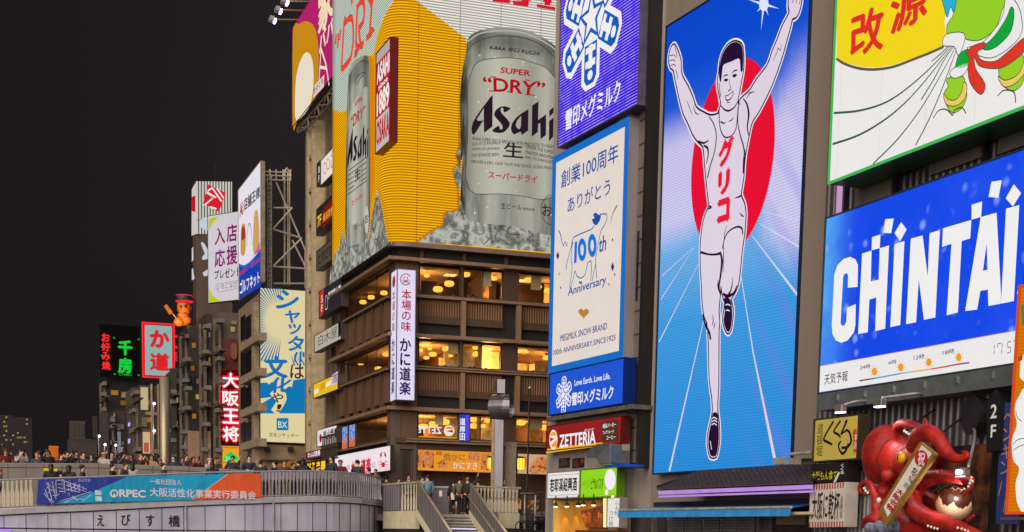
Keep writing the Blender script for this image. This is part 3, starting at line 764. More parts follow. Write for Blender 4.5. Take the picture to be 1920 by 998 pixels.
pen(Q_((545, 560), (560, 530), (590, 520)), [1, 3, 1]); pen(Q_((720, 270), (735, 285), (740, 250)), [1, 1.6, 1]); pen(Q_((690, 350), (715, 300), (722, 270)), [.8, 1.6, .8])
for a in (((108, 318), (128, 312), (140, 322)), ((106, 345), (126, 340), (140, 348)), ((114, 372), (132, 366), (142, 376)), ((136, 260), (146, 300), (150, 330))): pen(Q_(*a), 1.7)
pen(Q_((140, 398), (150, 420), (152, 450)), 1.6)
for a in (((800, 20), (812, -5), (820, -40)), ((822, 20), (832, -10), (838, -50)), ((842, 25), (848, 0), (852, -30))): pen(Q_(*a), 1.5)
pen(R_((322, 255), (332, 262), (310, 275)), [4, 4, 1]); pen(R_((497, 198), (480, 205), (462, 212)), [4, 3, 1]); pen(R_((490, 290), (500, 305), (512, 312)), [1, 3, 2])
pen(R_((275, 508), (320, 520), (360, 520), (388, 512)), [5, 3.4, 4, 6])                                              # shorts hem
pen(R_((396, 490), (402, 450), (420, 405), (448, 380), (480, 368), (502, 378), (506, 410)), [3.5, 3, 3, 3, 3.5, 4, 3]); pen(R_((420, 360), (408, 400), (404, 440), (396, 490)), [1, 2, 2, 3])
pen(R_((385, 515), (392, 560), (384, 640), (376, 700), (384, 740)), [5, 6.5, 6, 5, 4])
pen(R_((402, 470), (400, 540), (398, 620)), [1, 3, 2]); pen(R_((450, 650), (448, 690), (440, 720), (425, 750)), [1, 3.4, 4, 8]); pen(R_((476, 690), (455, 735), (420, 750), (398, 735)), [3, 5, 7, 4])
pen(R_((372, 660), (370, 690), (375, 720)), [1, 4, 3]); pen(R_((340, 850), (344, 885), (338, 910)), [1, 3, 2]); pen(R_((356, 890), (350, 915), (346, 930)), [1, 3, 1]); pen(R_((286, 850), (300, 905), (322, 950), (330, 990)), [3, 5, 6, 5])
blot(R_((402, 765), (420, 758), (440, 770), (448, 825), (448, 880), (438, 936), (424, 946), (410, 924), (401, 880), (408, 830)), 2)   # shoe in the air
blot(P_((458, 250), (486, 250), (492, 300), (496, 400), (488, 480), (476, 520), (452, 522), (438, 506), (429, 440), (434, 372), (450, 300)), 2)  # landing shoe
ink.build('ink_drawing', INK)
t.line('shoe_lace', [P_((452, 285), (468, 278), (484, 290)), P_((452, 305), (468, 296), (484, 308)), P_((450, 325), (466, 316), (482, 328)), P_((441, 425), (446, 455), (450, 480)), R_((412, 800), (424, 795), (438, 802)), R_((414, 830), (424, 826), (434, 832))], 2.0, HALO, 8)
RED = E('#ee1a38', 1.0)
for ch, a, b_, h in (('グ', z1('Q', 380, 960), z1('Q', 468, 0)[0], 54), ('リ', z1('R', 368, 205), z1('R', 432, 0)[0], 48), ('コ', z1('R', 362, 362), z1('R', 432, 0)[0], 47)):
    t.txt(ch, *a, b_, h, RED, 8, bold=.09)

# ================================================================== right hand building with the cold cure sign and the blue letter sign
def cu(x, y=700, d=0): return CP.uv(x, y, d)[0]
def cv(x, y, d=0): return CP.uv(x, y, d)[1]
t = T('sign_building', 'dark metal clad building behind the blue letter sign and the red octopus', 'building', CP, 1740, 998)
t.v0 = 0; t.root.location.z = 0
ua, ubb = cu(1534, 740), cu(2140, 500)
t.mb().box(ua, ubb, -10, 0, 0, 30).build('wall', ribbed('#6c686b', .32, .4, .4, .22, 0, .16))
for (x0, x1, yb, h) in ((1603, 1668, 398, 64), (1741, 1836, 330, 72), (1870, 1990, 290, 80)):
    t.mb().boxp(x0, yb, x1, h, .003, .12).build('wall_panel', P('#857c72', .5, .2, .1, 1.5, True))
for (x, yb, h) in ((1671, 395, 62), (1840, 330, 72), (1578, 400, 50)): t.mb().boxp(x, yb, x + 4, h, .003, .2).build('pipe', P('#2a3040', .4, .4))
t.mb().boxp(1567, 402, 1572.5, 62, .003, .3).build('neon_edge', E('#d49ad0', .9, 'AUTO'))

# --- cold cure billboard (cut by the top of the picture)
t = panel_sign('medicine_billboard', 'white and yellow billboard with red brushed characters and green sash shapes', CP, 1556, 341, 1990, 380, EF('#efece9', 1.0, .04, 2.2), P('#2f6a3a', .4, .2, .1), 1.5, 1.3, .07, 'billboard', rimmat=E('#46c05a', .9, 'AUTO', name='green_tube'))
S_ = lambda *p: z('S', *p)
YEL = EF('#f5d80a', 1.0, .04)
yl = S_((78, 298), (120, 325), (200, 348), (290, 352), (380, 338), (470, 305), (560, 270), (630, 238), (650, 190), (640, 120), (650, 0), (660, -200), (84, -200))
t.art('yellow_field', yl, YEL, 2)
t.line('field_shadow', [S_((78, 304), (120, 332), (200, 357), (290, 361), (380, 346), (470, 312), (560, 277), (636, 243))], 5, E('#6a5a48', .9), 1, 4)
t.mb().textq('改', [z1('S', 148, 305), z1('S', 322, 260), z1('S', 330, 12), z1('S', 152, 80)], t.dd(4), bold=.035).textq('源', [z1('S', 355, 195), z1('S', 550, 90), z1('S', 560, -130), z1('S', 360, -60)], t.dd(4), bold=.035).build('lettering', E('#e2342a', .95))
WL = E('#3d5a50', .9)
t.line('wind_line', [S_((64, 588), (200, 575), (340, 530), (470, 440), (600, 320), (690, 215))], [4.5, 4, 3.6, 3, 2.5, 1.6], WL, 3)
t.line('wind_line', [S_((58, 750), (200, 700), (340, 615), (460, 510), (580, 370), (695, 220))], [4.5, 4.2, 3.8, 3, 2.5, 1.6], WL, 3)
t.line('wind_line', [S_((518, 520), (580, 420), (640, 310), (700, 225))], [3, 2.8, 2.4, 1.6], WL, 3)
t.line('wind_line', [S_((268, 852), (400, 720), (520, 560), (620, 390), (705, 230))], [3.2, 3, 2.8, 2.4, 1.6], WL, 3)
t.line('wind_line', [S_((490, 755), (560, 620), (620, 480), (665, 360), (710, 235))], [3.2, 3, 2.8, 2.4, 1.6], WL, 3)
t.line('wind_line', [S_((572, 320), (620, 280), (660, 240), (700, 205))], [2, 2.4, 2, 1.2], WL, 3)
# plain cloth and cloud shapes in the drawing's place and colours
BLKL = E('#33413a', .9)
def shape(name, pts, c, k=5, sm=3):
    m = t.mb(); m.strokep(pts, 3.0, t.dd(k), True, sm); m.build(name + '_edge', BLKL)
    t.art(name, smooth_path(pts, sm, True), E(c, .95), k + .5)
shape('green_cloud', S_((640, -60), (690, 60), (655, 130), (660, 180), (720, 180), (760, 205), (830, 205), (900, 150), (935, 60), (950, -60)), '#9ad22a', 4)
shape('white_sash', S_((880, 180), (940, 90), (965, -20), (1020, 30), (1042, 120), (1030, 190), (960, 260), (880, 300), (800, 280), (760, 250), (820, 235)), '#f0eeec', 5)
shape('green_sash', S_((840, 250), (900, 190), (960, 100), (985, 40), (1000, 70), (985, 160), (930, 225), (880, 255)), '#17a83c', 6)
shape('white_cloth', S_((632, 235), (650, 180), (740, 175), (735, 240), (712, 285), (690, 240)), '#f0eeec', 6)
shape('green_skirt', S_((720, 280), (760, 260), (770, 300), (760, 340), (700, 355), (706, 310)), '#17a83c', 5)
shape('white_hem', S_((668, 380), (700, 350), (765, 330), (740, 385), (690, 405)), '#f0eeec', 5)
shape('red_ribbon', S_((755, 275), (790, 240), (845, 225), (850, 245), (810, 270), (830, 315), (900, 322), (960, 280), (1060, 195), (1060, 260), (960, 340), (890, 355), (820, 340), (795, 290), (800, 360), (850, 440), (828, 490), (775, 430), (762, 350), (770, 300)), '#e23a2a', 8)
shape('green_leg_cloud', S_((655, 410), (735, 400), (745, 460), (755, 500), (730, 560), (680, 585), (645, 530), (640, 480), (660, 450)), '#9ad22a', 4)
shape('green_foot_cloud', S_((930, 330), (1010, 285), (1050, 300), (1050, 420), (1000, 470), (940, 440), (925, 390)), '#9ad22a', 4)
shape('tan_band', S_((636, 490), (660, 520), (700, 520), (730, 480), (740, 430), (755, 450), (745, 510), (700, 548), (650, 540)), '#f0cf6a', 7)
shape('tan_band', S_((920, 400), (950, 420), (1000, 405), (1035, 370), (1060, 310), (1060, 370), (1010, 430), (950, 450)), '#f0cf6a', 7)
shape('blue_scarf', S_((622, -60), (640, 40), (655, 85), (672, 30), (690, 60), (700, -60)), '#28b4d8', 7)
t.line('curl', [S_((582, 615), (610, 575), (650, 570), (682, 600), (690, 575), (730, 560), (752, 590)), S_((915, 500), (950, 470), (1000, 480), (1010, 535))], 2.2, BLKL, 5)

# --- blue letter sign
b = NB('blue_screen'); x, y, zz = b.xyz()
col = b.mix(b.ss(x, -6.2, -3.4), lin('#5fb4ee'), lin('#1545dc'))
col = b.mix(b.math('MULTIPLY', b.ss(b.noise(.5, 3), .4, .7), .5), col, lin('#2a52e6'))
v = b.n('ShaderNodeTexVoronoi'); v.inputs['Scale'].default_value = 1.6; b.put(v.inputs['Vector'], b.co())
spots = b.math('MULTIPLY', b.ss(v.outputs['Distance'], .34, .06), b.ss(b.noise(.8, 2), .44, .58))
col = b.mix(b.math('MULTIPLY', spots, .85), col, lin('#86a4f6'))
BLUES = b.emit(col, 1.1)
t = panel_sign('letter_billboard', 'wide blue billboard with huge white capital letters above a white weather strip', CP, 1536, 736.5, 1909, 325.5, BLUES, P('#3a4450', .4, .3), .9, .75, .05, 'billboard')
B_ = lambda *p: z('BA', *p)
t.art('weather_strip', [(1536.5, 735.5), (1538, 686.5), (1909, 619), (1907.5, 680)], EF('#efecec', 1.0, .03), 1)
t.line('strip_edge', [[(1538, 686.5), (1909, 619)]], 1.2, E('#b070d0', .9), 2, 0)
m = t.mb()
for L in (B_((170, 640), (172, 520), (160, 490), (130, 475), (95, 485), (60, 520), (42, 570), (28, 850), (32, 900), (50, 935), (80, 948), (115, 935), (150, 890), (158, 850), (160, 735), (112, 755), (108, 830), (98, 852), (85, 855), (76, 840), (90, 590), (95, 572), (108, 563), (118, 575), (116, 645)),
    B_((195, 457), (247, 440), (243, 612), (286, 600), (292, 428), (343, 412), (322, 870), (267, 884), (273, 698), (235, 710), (226, 890), (173, 900)), B_((250, 366), (296, 352), (292, 427), (247, 439)),
    B_((322, 268), (369, 264), (355, 345), (311, 343)), B_((410, 283), (440, 325), (405, 388), (373, 345)), B_((374, 405), (428, 388), (405, 850), (350, 862)),
    B_((463, 375), (528, 357), (556, 585), (566, 345), (623, 327), (598, 808), (535, 822), (507, 597), (492, 835), (437, 845)),
    B_((640, 318), (796, 272), (790, 373), (743, 388), (722, 780), (660, 797), (687, 403), (635, 420)), B_((798, 188), (856, 170), (850, 255), (797, 270)),
    B_((906, 62), (964, 53), (945, 150), (891, 145)), B_((1030, 75), (1070, 125), (1025, 198), (985, 152)),
    B_((987, 210), (1060, 190), (1030, 718), (957, 733), (962, 690))): m.flatp(L, t.dd(2))
m.flatp([B_((762, 773), (848, 256), (935, 232), (960, 690), (956, 733), (890, 745), (887, 655), (846, 662), (828, 765)), B_((880, 400), (886, 545), (860, 552))], t.dd(2.5))
m.build('lettering', E('#f1efee', 1.0))
t.txt('®', *z1('BA', 1046, 705), z1('BA', 1092, 0)[0], 22, E('#e8e8f0', 1), 2)
U_ = lambda *p: z('U', *p)
NVY = E('#262a4a', .9)
t.txt('天気予報', *z1('U', 206, 826), z1('U', 403, 0)[0], 20, NVY, 2, bold=.006)
t.txts([('24時', *z1('U', 510, 698), z1('U', 596, 0)[0], 8.5), ('6時', *z1('U', 752, 656), z1('U', 820, 0)[0], 8.5), ('12時', *z1('U', 966, 617), z1('U', 1056, 0)[0], 9.5), ('18時', *z1('U', 1213, 574), z1('U', 1310, 0)[0], 9.5)], NVY, 2, bold=.006)
for (x, y) in ((633, 712), (857, 675), (1095, 632), (1350, 590)):
    cx, cy = z1('U', x, y)
    t.art('sun_icon', ellipse(cx, cy, 5.2, 7.6, 20), E('#f29a1c', 1.0), 3)
    m = t.mb()
    for k in range(10):
        a = R(36 * k); m.strokep([(cx + 6.4 * math.cos(a), cy + 9.2 * math.sin(a)), (cx + 8.8 * math.cos(a), cy + 12.6 * math.sin(a))], .9, t.dd(3))
    m.build('sun_rays', E('#b88a30', .9))
for (a, b_, c) in (((505, 790), (620, 772), '#1d3a78'), ((620, 772), (860, 728), '#3a9ad8'), ((860, 728), (960, 713), '#b8b8b0'), ((960, 713), (1120, 690), '#f0b040'), ((1120, 690), (1230, 671), '#e05a28'), ((1230, 671), (1340, 650), '#d82c40'), ((1340, 650), (1440, 636), '#8a2a90')):
    t.line('time_bar', [U_(a, b_)], 2.6, E(c, .95), 2, 0)
m = t.mb()
for L in (((1655, 485), (1652, 520)), ((1652, 530), (1650, 562)), ((1682, 475), (1712, 468)), ((1720, 470), (1718, 510)), ((1716, 522), (1714, 556)), ((1682, 480), (1680, 508)), ((1765, 462), (1795, 456)), ((1764, 468), (1762, 500)), ((1765, 508), (1792, 502)), ((1792, 510), (1790, 545)), ((1762, 556), (1788, 550)), ((1815, 452), (1850, 445)), ((1852, 450), (1850, 485)), ((1850, 500), (1848, 530))): m.strokep(U_(*L), 1.3, t.dd(2))
m.build('clock_digits', NVY)
e0, e1, e2, e3 = t.ext
t.mb().box(e0 - .05, e1 + .05, .003, .95, e2 - .62, e2 - .06).build('under_beam', P('#6c7478', .4, .4, .15, 2))
m = t.mb()
for k in range(6):
    u = e0 + (e1 - e0) * (.12 + k * .155); m.box(u - .04, u + .04, .953, 1.0, e2 - .36, e2 - .16)
m.build('bolt_plate', P('#b8b4b0', .3, .8))

# --- orange screen at the far right
b = NB('orange_screen'); x, y, zz = b.xyz()
OR = b.emit(b.mix(b.math('MULTIPLY', b.lines(zz, .09, .5, .25), .3), lin('#c86a08'), lin('#f49a14')), 1.0)
t = panel_sign('orange_screen', 'orange screen with rounded white shapes at the right edge of the view', CP, 1890, 960, 1990, 420, OR, P('#5a3410', .4, .2), 2.3, .4, .07, 'screen', rimmat=E('#e05020', .9))
m = t.mb()
for q in (((186, 440), (150, 450), (136, 500), (145, 560), (125, 620), (130, 700), (155, 740), (140, 800), (150, 890), (190, 890)), ((186, 270), (165, 285), (158, 330), (160, 370), (190, 375))): m.flatp(smooth_path(z('BB', *q), 4, True), t.dd(2))
m.build('white_shape', E('#eeeceb', 1.0))
t.line('curve', [z('BB', (140, 500), (148, 530), (165, 545)), z('BB', (128, 640), (150, 620), (175, 615)), z('BB', (130, 665), (150, 650), (175, 640))], 1.4, E('#20282a', .9), 3)
t.art('green_patch', z('BB', (160, 70), (190, 60), (190, 160), (165, 150)), E('#4a8a50', .9), 2); t.art('red_patch', z('BB', (150, 285), (168, 270), (168, 295), (152, 300)), E('#c0401c', .9), 3)
t = T('screen_ledge', 'dark shelf bracket below the orange screen', 'ledge', CP, 1905, 972, 2.3)
t.mb().boxp(1874, 975, 1990, 5, .3, 2.6).build('shelf', P('#5c5654', .5, .3))

# --- dark 2F sign and the blue hanging banner
t = T('floor_sign', 'narrow dark pointed sign reading 2F beside the blue banner', 'sign', CP, 1863, 850, 1.0)
q = [z1('BB', 22, 672), z1('BB', 66, 665), z1('BB', 74, 465), z1('BB', 54, 418), z1('BB', 22, 470)]
t.mb().slabp(q, .3, 1.0).build('board', P('#1d1c20', .5, .1, .2))
t.fd = 1.0
t.txts([('2', *z1('BB', 36, 534), z1('BB', 62, 0)[0], 26), ('F', *z1('BB', 37, 612), z1('BB', 58, 0)[0], 24)], E('#d8d2c4', .85), 1, bold=.02)
t = T('blue_banner', 'tall blue banner with faded tan slanting strokes beside the orange screen', 'banner', CP, 1885, 985, .8)
t.mb().slabp([z1('BB', 58, 965), z1('BB', 118, 965), z1('BB', 132, 468), z1('BB', 80, 470)], .5, .8).build('board', P('#2f3f86', .6, 0, .12, 2))
t.fd = .8
t.mb().textp('ペンギン', *z1('BB', 72, 770), z1('BB', 124, 0)[0], 125, t.dd(1), vert=True).build('lettering', P('#b98f78', .6))
t.line('stroke', [z('BB', (84, 790), (70, 850)), z('BB', (98, 860), (90, 918))], 2, P('#b98f78', .6), 1, 0)

# --- yellow brush sign with the lamp
t = panel_sign('brush_sign', 'yellow sign with thick black brush strokes lit by an arm lamp', CP, 1526, 865, 1607, 76, EF('#d8b850', .68, .14), P('#3a2c20', .5, .1), 1.2, .4, .05)
V_ = lambda *p: z('V', *p)
BK = E('#1f1a12', .85)
t.line('brush_stroke', [V_((298, 252), (262, 310), (232, 372), (258, 392), (290, 408))], [5.5, 4.5, 5, 5.5, 4.2], BK, 2)
t.line('brush_stroke', [V_((345, 248), (316, 290), (300, 322), (330, 342), (345, 360))], [5, 4, 4.6, 5, 4], BK, 2)
t.line('brush_stroke', [V_((372, 260), (386, 252), (350, 335), (385, 312), (408, 335), (415, 390), (390, 425), (350, 430)), V_((350, 385), (332, 410), (338, 445), (360, 470), (385, 440), (398, 400))], [3, 5.5, 4, 5, 6, 5.5, 5], BK, 2.5)
t.mb().textp('道頓堀', *z1('V', 180, 492), z1('V', 220, 0)[0], 63, t.dd(2), vert=True).build('lettering', BK)
t.art('red_tag', V_((432, 465), (428, 312), (452, 302), (456, 455)), E('#c4441c', .8), 2)
t.txt('本店', *z1('V', 434, 440), z1('V', 452, 0)[0], 30, E('#efe0c0', .9), 3, vert=True)
t = T('black_sign', 'black sign with yellow brushed lettering under the yellow brush sign', 'sign', CP, 1555, 905, 1.2)
t.mb().slabp(V_((146, 672), (380, 655), (388, 528), (152, 542)), .7, 1.2).build('board', P('#1a1716', .5)); t.fd = 1.2
t.txt('大阪もん食て', *z1('V', 150, 652), z1('V', 318, 0)[0], 17, E('#c9b61e', .8), 1, bold=.01)
t.txt('くくる', *z1('V', 338, 610), z1('V', 370, 0)[0], 20, E('#d8d4c8', .8), 1, vert=True, bold=.02)
t.art('white_tag', V_((296, 664), (312, 660), (340, 600), (330, 590)), E('#d8d4c8', .8), 2)
t = T('striped_sign', 'white sign with black brushed characters between red striped bands', 'sign', CP, 1550, 990, 1.2)
t.mb().slabp(V_((132, 966), (370, 962), (382, 660), (140, 680)), .7, 1.2).build('board', P('#c9bfb6', .6, 0, .1, 2)); t.fd = 1.2
m = t.mb()
for k in range(13):
    f = k / 13
    for (a, b_, c, d_) in (((144, 680), (376, 662), (143, 716), (374, 700)), ((134, 930), (372, 925), (132, 966), (370, 962))):
        p = [(a[0] + (b_[0] - a[0]) * g, a[1] + (b_[1] - a[1]) * g) for g in (f, f + .04)] + [(c[0] + (d_[0] - c[0]) * g, c[1] + (d_[1] - c[1]) * g) for g in (f + .04, f)]
        m.flatp(V_(*p), t.dd(1))
m.build('red_stripes', P('#b04a3c', .6))
t.mb().textp('大阪に乾杯', *z1('V', 148, 915), z1('V', 334, 0)[0], 52, t.dd(1), bold=.02).textp('道頓堀', *z1('V', 340, 905), z1('V', 354, 0)[0], 42, t.dd(1), vert=True).build('lettering', P('#1c1814', .6))
t = T('box_speaker', 'dark box speaker beside the yellow brush sign', 'speaker', CP, 1614, 860, .9)
t.mb().slabp(V_((452, 410), (500, 420), (520, 500), (462, 500)), .3, .9).slabp(V_((462, 310), (515, 300), (520, 390), (480, 400)), .3, .9).build('box', P('#17171c', .5))
t = T('round_speaker', 'small round dark horn on the metal wall above the octopus', 'speaker', CP, 1838, 790, .4)
u, v = CP.uv(*z1('V', 1290, 210), .4); t.mb().tube([(u, .003, v), (u, .3, v), (u - .1, .7, v)], [.35, .5, .6], 14).build('horn', P('#2a2a30', .5, .2))
# warm lit recess behind the octopus, white shutter
t = T('lit_recess', 'dim orange lit shop recess behind the red octopus', 'shop', CP, 1810, 990, .05)
_b = NB('dim_interior'); _x, _y, _z = _b.xyz()
t.mb().boxp(1740, 1005, 1852, 165, .003, .06).build('interior', _b.emit(_b.mix(_b.ss(_b.noise(1.1, 3), .4, .72), lin('#241a16'), lin('#6a3a20')), .8))
t.mb().boxp(1738, 1005, 1741, 168, .003, .3).boxp(1851, 1000, 1855, 168, .003, .3).build('frame', METAL_DK)
t = T('roller_shutter', 'pale ribbed shutter between the striped sign and the octopus', 'shutter', CP, 1605, 998, .2)
t.mb().boxp(1588, 1002, 1626, 118, .01, .3).build('slats', ribbed('#b4aca6', .22, .5, .2, .12, 0)); t.mb().boxp(1586, 928, 1628, 4, .3, .45).build('cross_bar', METAL_GR)

# --- arm lamps over the signs
def arm_lamp(label, head, path, d, power, aim, lit=True):
    t = T('arm_lamp', label, 'lamp', CP, *path[-1], d=.3, group='bent arm lamps over the signs')
    pts = []
    for i, (x, y) in enumerate(smooth_path(path, 4)):
        dd = d + (.1 - d) * (i / (len(path) * 4 - 4)); u, v = CP.uv(x, y, dd); pts.append((u, dd, v))
    t.mb().tube(pts, .045, 8).build('arm', P('#c4bcb4', .35, .7), smooth=True)
    u, v = CP.uv(*head, d)
    h = t.mb().box(u - .2, u + .2, d - .11, d + .11, v - .1, v + .12).build('lamp_head', P('#9a948e', .4, .6), bevel=.03)
    t.mb().box(u - .17, u + .17, d - .09, d + .09, v - .13, v - .103).build('lens', E('#f4d8ff', 2 if power > 200 else 7, 'NONE'), h)
    if power > 200: t.mb().ball((u, d + .16, v), (.075, .05, .065), 12, 8).build('bulb', E('#fff0ff', 12, 'NONE'), h)
    lamp_spot(t.root, (u - t.u0, -(d - t.d0), v - t.v0 - .3), aim, power, (1, .86, .95), 110, .12)
arm_lamp('bent arm lamp lighting the yellow brush sign', z1('V', 345, 168), V_((375, 140), (440, 122), (500, 115), (540, 125), (560, 168)), 2.0, 40, (0, .6, -1))
arm_lamp('bent arm lamp hanging over the head of the octopus', z1('V', 610, 128), V_((620, 95), (740, 80), (860, 66), (895, 75), (912, 110)), 2.6, 110, (.4, .1, -1))
arm_lamp('bright bare flood lamp at the octopus arm tips', z1('V', 1165, 595), V_((1205, 560), (1225, 480), (1245, 380), (1245, 310), (1200, 280)), 2.9, 260, (-1, .25, -.1))

# --- the octopus
def octo_paint():
    b = NB('weathered_red_paint'); n1 = b.noise(1.5, 5, .65); n2 = b.noise(7, 4, .6)
    c = b.mix(b.ss(n1, .34, .68), lin('#7c120d'), lin('#b4241a'))
    c = b.mix(b.math('MULTIPLY', b.ss(n2, .58, .72), .5), c, lin('#54100c')); c = b.mix(b.math('MULTIPLY', b.ss(b.noise(3.2, 5, .7), .62, .74), .35), c, lin('#cc6a54'))
    return b.bsdf(c, b.math('ADD', .36, b.math('MULTIPLY', n2, .3)), 0, b.noise(9, 4), .03, .4)
t = T('octopus_sculpture', 'giant glossy red octopus sculpture with a yellow eye on the metal wall', 'sculpture', CP, 1680, 1005, 1.4)
def od(x, y, d):
    u, v = CP.uv(*z1('AD', x, y), d); return (u, d, v)
KP = .0172
m = t.mb()
S1 = KP / 4.193
def oball(x, y, d, r, ry=None, rd=None): m.ball(od(x, y, d), (r * S1 * 1.06, (rd or r) * S1 * 1.06, (ry or r) * S1 * 1.06), 22, 14)
for q in ((335, 385, 1.5, 176, 212, 165), (300, 460, 1.5, 128, 150, 130), (440, 440, 1.7, 150, 165, 140), (545, 470, 1.7, 130, 140, 125), (600, 420, 1.6, 110, 120, 110), (580, 570, 1.7, 110, 120, 110),
    (352, 560, 2.15, 52, 44, 44), (330, 690, 1.6, 85, 70, 80), (430, 760, 1.6, 110, 120, 100), (420, 900, 1.6, 120, 120, 110), (520, 680, 1.6, 110, 110, 100)): oball(*q)
def arm(p):
    sp_ = smooth_path([(x, y, d, r) for x, y, d, r in p], 6)
    m.tube([od(a, b_, c) for a, b_, c, e in sp_], [max(.03, e * S1) for a, b_, c, e in sp_], 14)
arm([(520, 330, 1.7, 50), (450, 240, 1.9, 45), (435, 165, 2.1, 38), (490, 145, 2.2, 37), (570, 168, 2.2, 34), (635, 182, 2.2, 26), (662, 155, 2.2, 20), (650, 120, 2.2, 15), (636, 95, 2.2, 7)])
arm([(560, 330, 2.2, 62), (595, 240, 2.5, 60), (670, 215, 2.6, 60), (750, 265, 2.6, 54), (800, 345, 2.6, 48), (860, 405, 2.6, 38), (930, 425, 2.6, 28), (985, 400, 2.6, 20), (968, 368, 2.6, 14), (920, 362, 2.6, 8)])
arm([(540, 660, 2.2, 66), (640, 590, 2.5, 62), (760, 560, 2.6, 52), (880, 570, 2.7, 44), (960, 585, 2.8, 36), (1012, 585, 2.9, 26), (998, 650, 3.0, 20), (965, 695, 3.0, 14), (942, 722, 3.0, 7)])
arm([(600, 620, 2.2, 70), (545, 720, 2.5, 72), (570, 820, 2.7, 68), (670, 885, 2.8, 62), (790, 925, 2.8, 60), (900, 965, 2.8, 56), (1010, 1010, 2.8, 46), (1100, 1040, 2.8, 36)])
arm([(380, 760, 1.8, 60), (285, 765, 2.0, 42), (250, 700, 2.1, 32), (225, 635, 2.1, 30), (180, 608, 2.1, 25), (140, 635, 2.1, 23), (140, 680, 2.1, 20), (185, 705, 2.1, 12)])
arm([(265, 690, 2.1, 34), (262, 800, 2.1, 38), (275, 900, 2.2, 42), (215, 890, 2.3, 36), (170, 930, 2.3, 26), (165, 975, 2.3, 12)])
arm([(430, 830, 1.9, 90), (470, 920, 2.3, 84), (560, 980, 2.5, 72), (700, 1000, 2.5, 60), (850, 1030, 2.5, 46)])
arm([(640, 480, 1.8, 60), (740, 470, 2.0, 48), (770, 400, 2.2, 36), (745, 350, 2.3, 26), (770, 310, 2.3, 16), (800, 330, 2.3, 8)])
arm([(620, 700, 1.6, 60), (720, 760, 1.8, 50), (760, 850, 1.9, 44), (860, 900, 1.9, 36), (980, 900, 1.9, 26), (1040, 860, 1.9, 14)])
arm([(420, 860, 2.2, 60), (340, 900, 2.4, 48), (300, 960, 2.5, 40), (360, 1010, 2.5, 30), (430, 1000, 2.5, 18)])
o = m.build('body', octo_paint(), smooth=True)
rm = o.modifiers.new('remesh', 'REMESH'); rm.mode = 'VOXEL'; rm.voxel_size = .035; rm.use_smooth_shade = True
sm = o.modifiers.new('smooth', 'SMOOTH'); sm.factor = .5; sm.iterations = 14
dp = bpy.context.evaluated_depsgraph_get(); me = bpy.data.meshes.new_from_object(o.evaluated_get(dp)); o.modifiers.clear(); o.data = me; me.name = 'body'
e = od(462, 412, 2.45); ey = t.mb().ball(e, (.19, .14, .185), 18, 12).build('eye', P('#e0a010', .25, 0, .08), smooth=True)
t.mb().ball((e[0] + .0, e[1] + .115, e[2] + .01), (.035, .05, .1), 10, 8).build('pupil', P('#161008', .2), ey, smooth=True)
m = t.mb()
for (x, y) in ((420, 250), (330, 640), (620, 330), (520, 820)): a_ = od(x, y, 1.3); m.tube([a_, (a_[0] + .15, .01, a_[2] + .9)], .035, 6)
m.build('stay_rods', METAL_DK)
def suckers(pts, r=.05):
    m = t.mb()
    for (x, y, d) in pts: m.ball(od(x, y, d), (r, r * .7, r), 10, 6)
    m.build('suckers', P('#e8ded8', .4, 0, .05), smooth=True)
suckers([(486, 205, 2.3), (505, 218, 2.3), (525, 230, 2.32), (540, 250, 2.32)]); suckers([(1012, 570, 3.12), (1006, 592, 3.12), (1000, 615, 3.12), (988, 640, 3.1), (1022, 600, 3.1)], .04)
suckers([(670, 950, 3.05), (695, 958, 3.05), (720, 966, 3.05), (745, 972, 3.05), (905, 965, 3.1), (935, 972, 3.1), (960, 982, 3.1), (985, 992, 3.1)], .04)
suckers([(168, 655, 2.3), (180, 675, 2.3), (196, 690, 2.25)], .045); suckers([(284, 748, 2.45)], .09)
# plaque it holds
t = T('award_plaque', 'long gilt framed plaque with a red disc held slanting by the octopus', 'plaque', CP, *z1('AD', 330, 950), 3.3)
A_ = lambda *p: z('AD', *p)
t.mb().slabp(A_((604, 288), (730, 386), (340, 952), (286, 828), (322, 760)), 3.18, 3.3).build('frame', P('#a9853c', .4, .4, .2, 4, name='gilt'), bevel=.02)
t.fd = 3.3
t.art('panel', A_((622, 312), (702, 378), (352, 880), (322, 800)), P('#e6dcd4', .5, 0, .05), 1)
t.art('red_disc', ellipse(*z1('AD', 617, 418), 12.4, 15.6, 28), P('#c01828', .5), 2)
t.mb().textq('祝', A_((585, 470), (640, 480), (652, 372), (597, 362)), t.dd(3), .03).build('lettering', P('#f4ece8', .5))
t.mb().textq('おめでとう', A_((508, 590), (540, 620), (600, 512), (560, 480)), t.dd(2), .03, True).build('lettering', P('#1c1818', .5))
t.mb().textq('寿', A_((468, 640), (510, 668), (530, 625), (490, 595)), t.dd(2), .0).build('lettering', P('#6a6664', .5))
t.mb().textq('大阪名物', A_((335, 800), (385, 850), (490, 690), (440, 640)), t.dd(2), .05, True).build('lettering', P('#b01c24', .5))
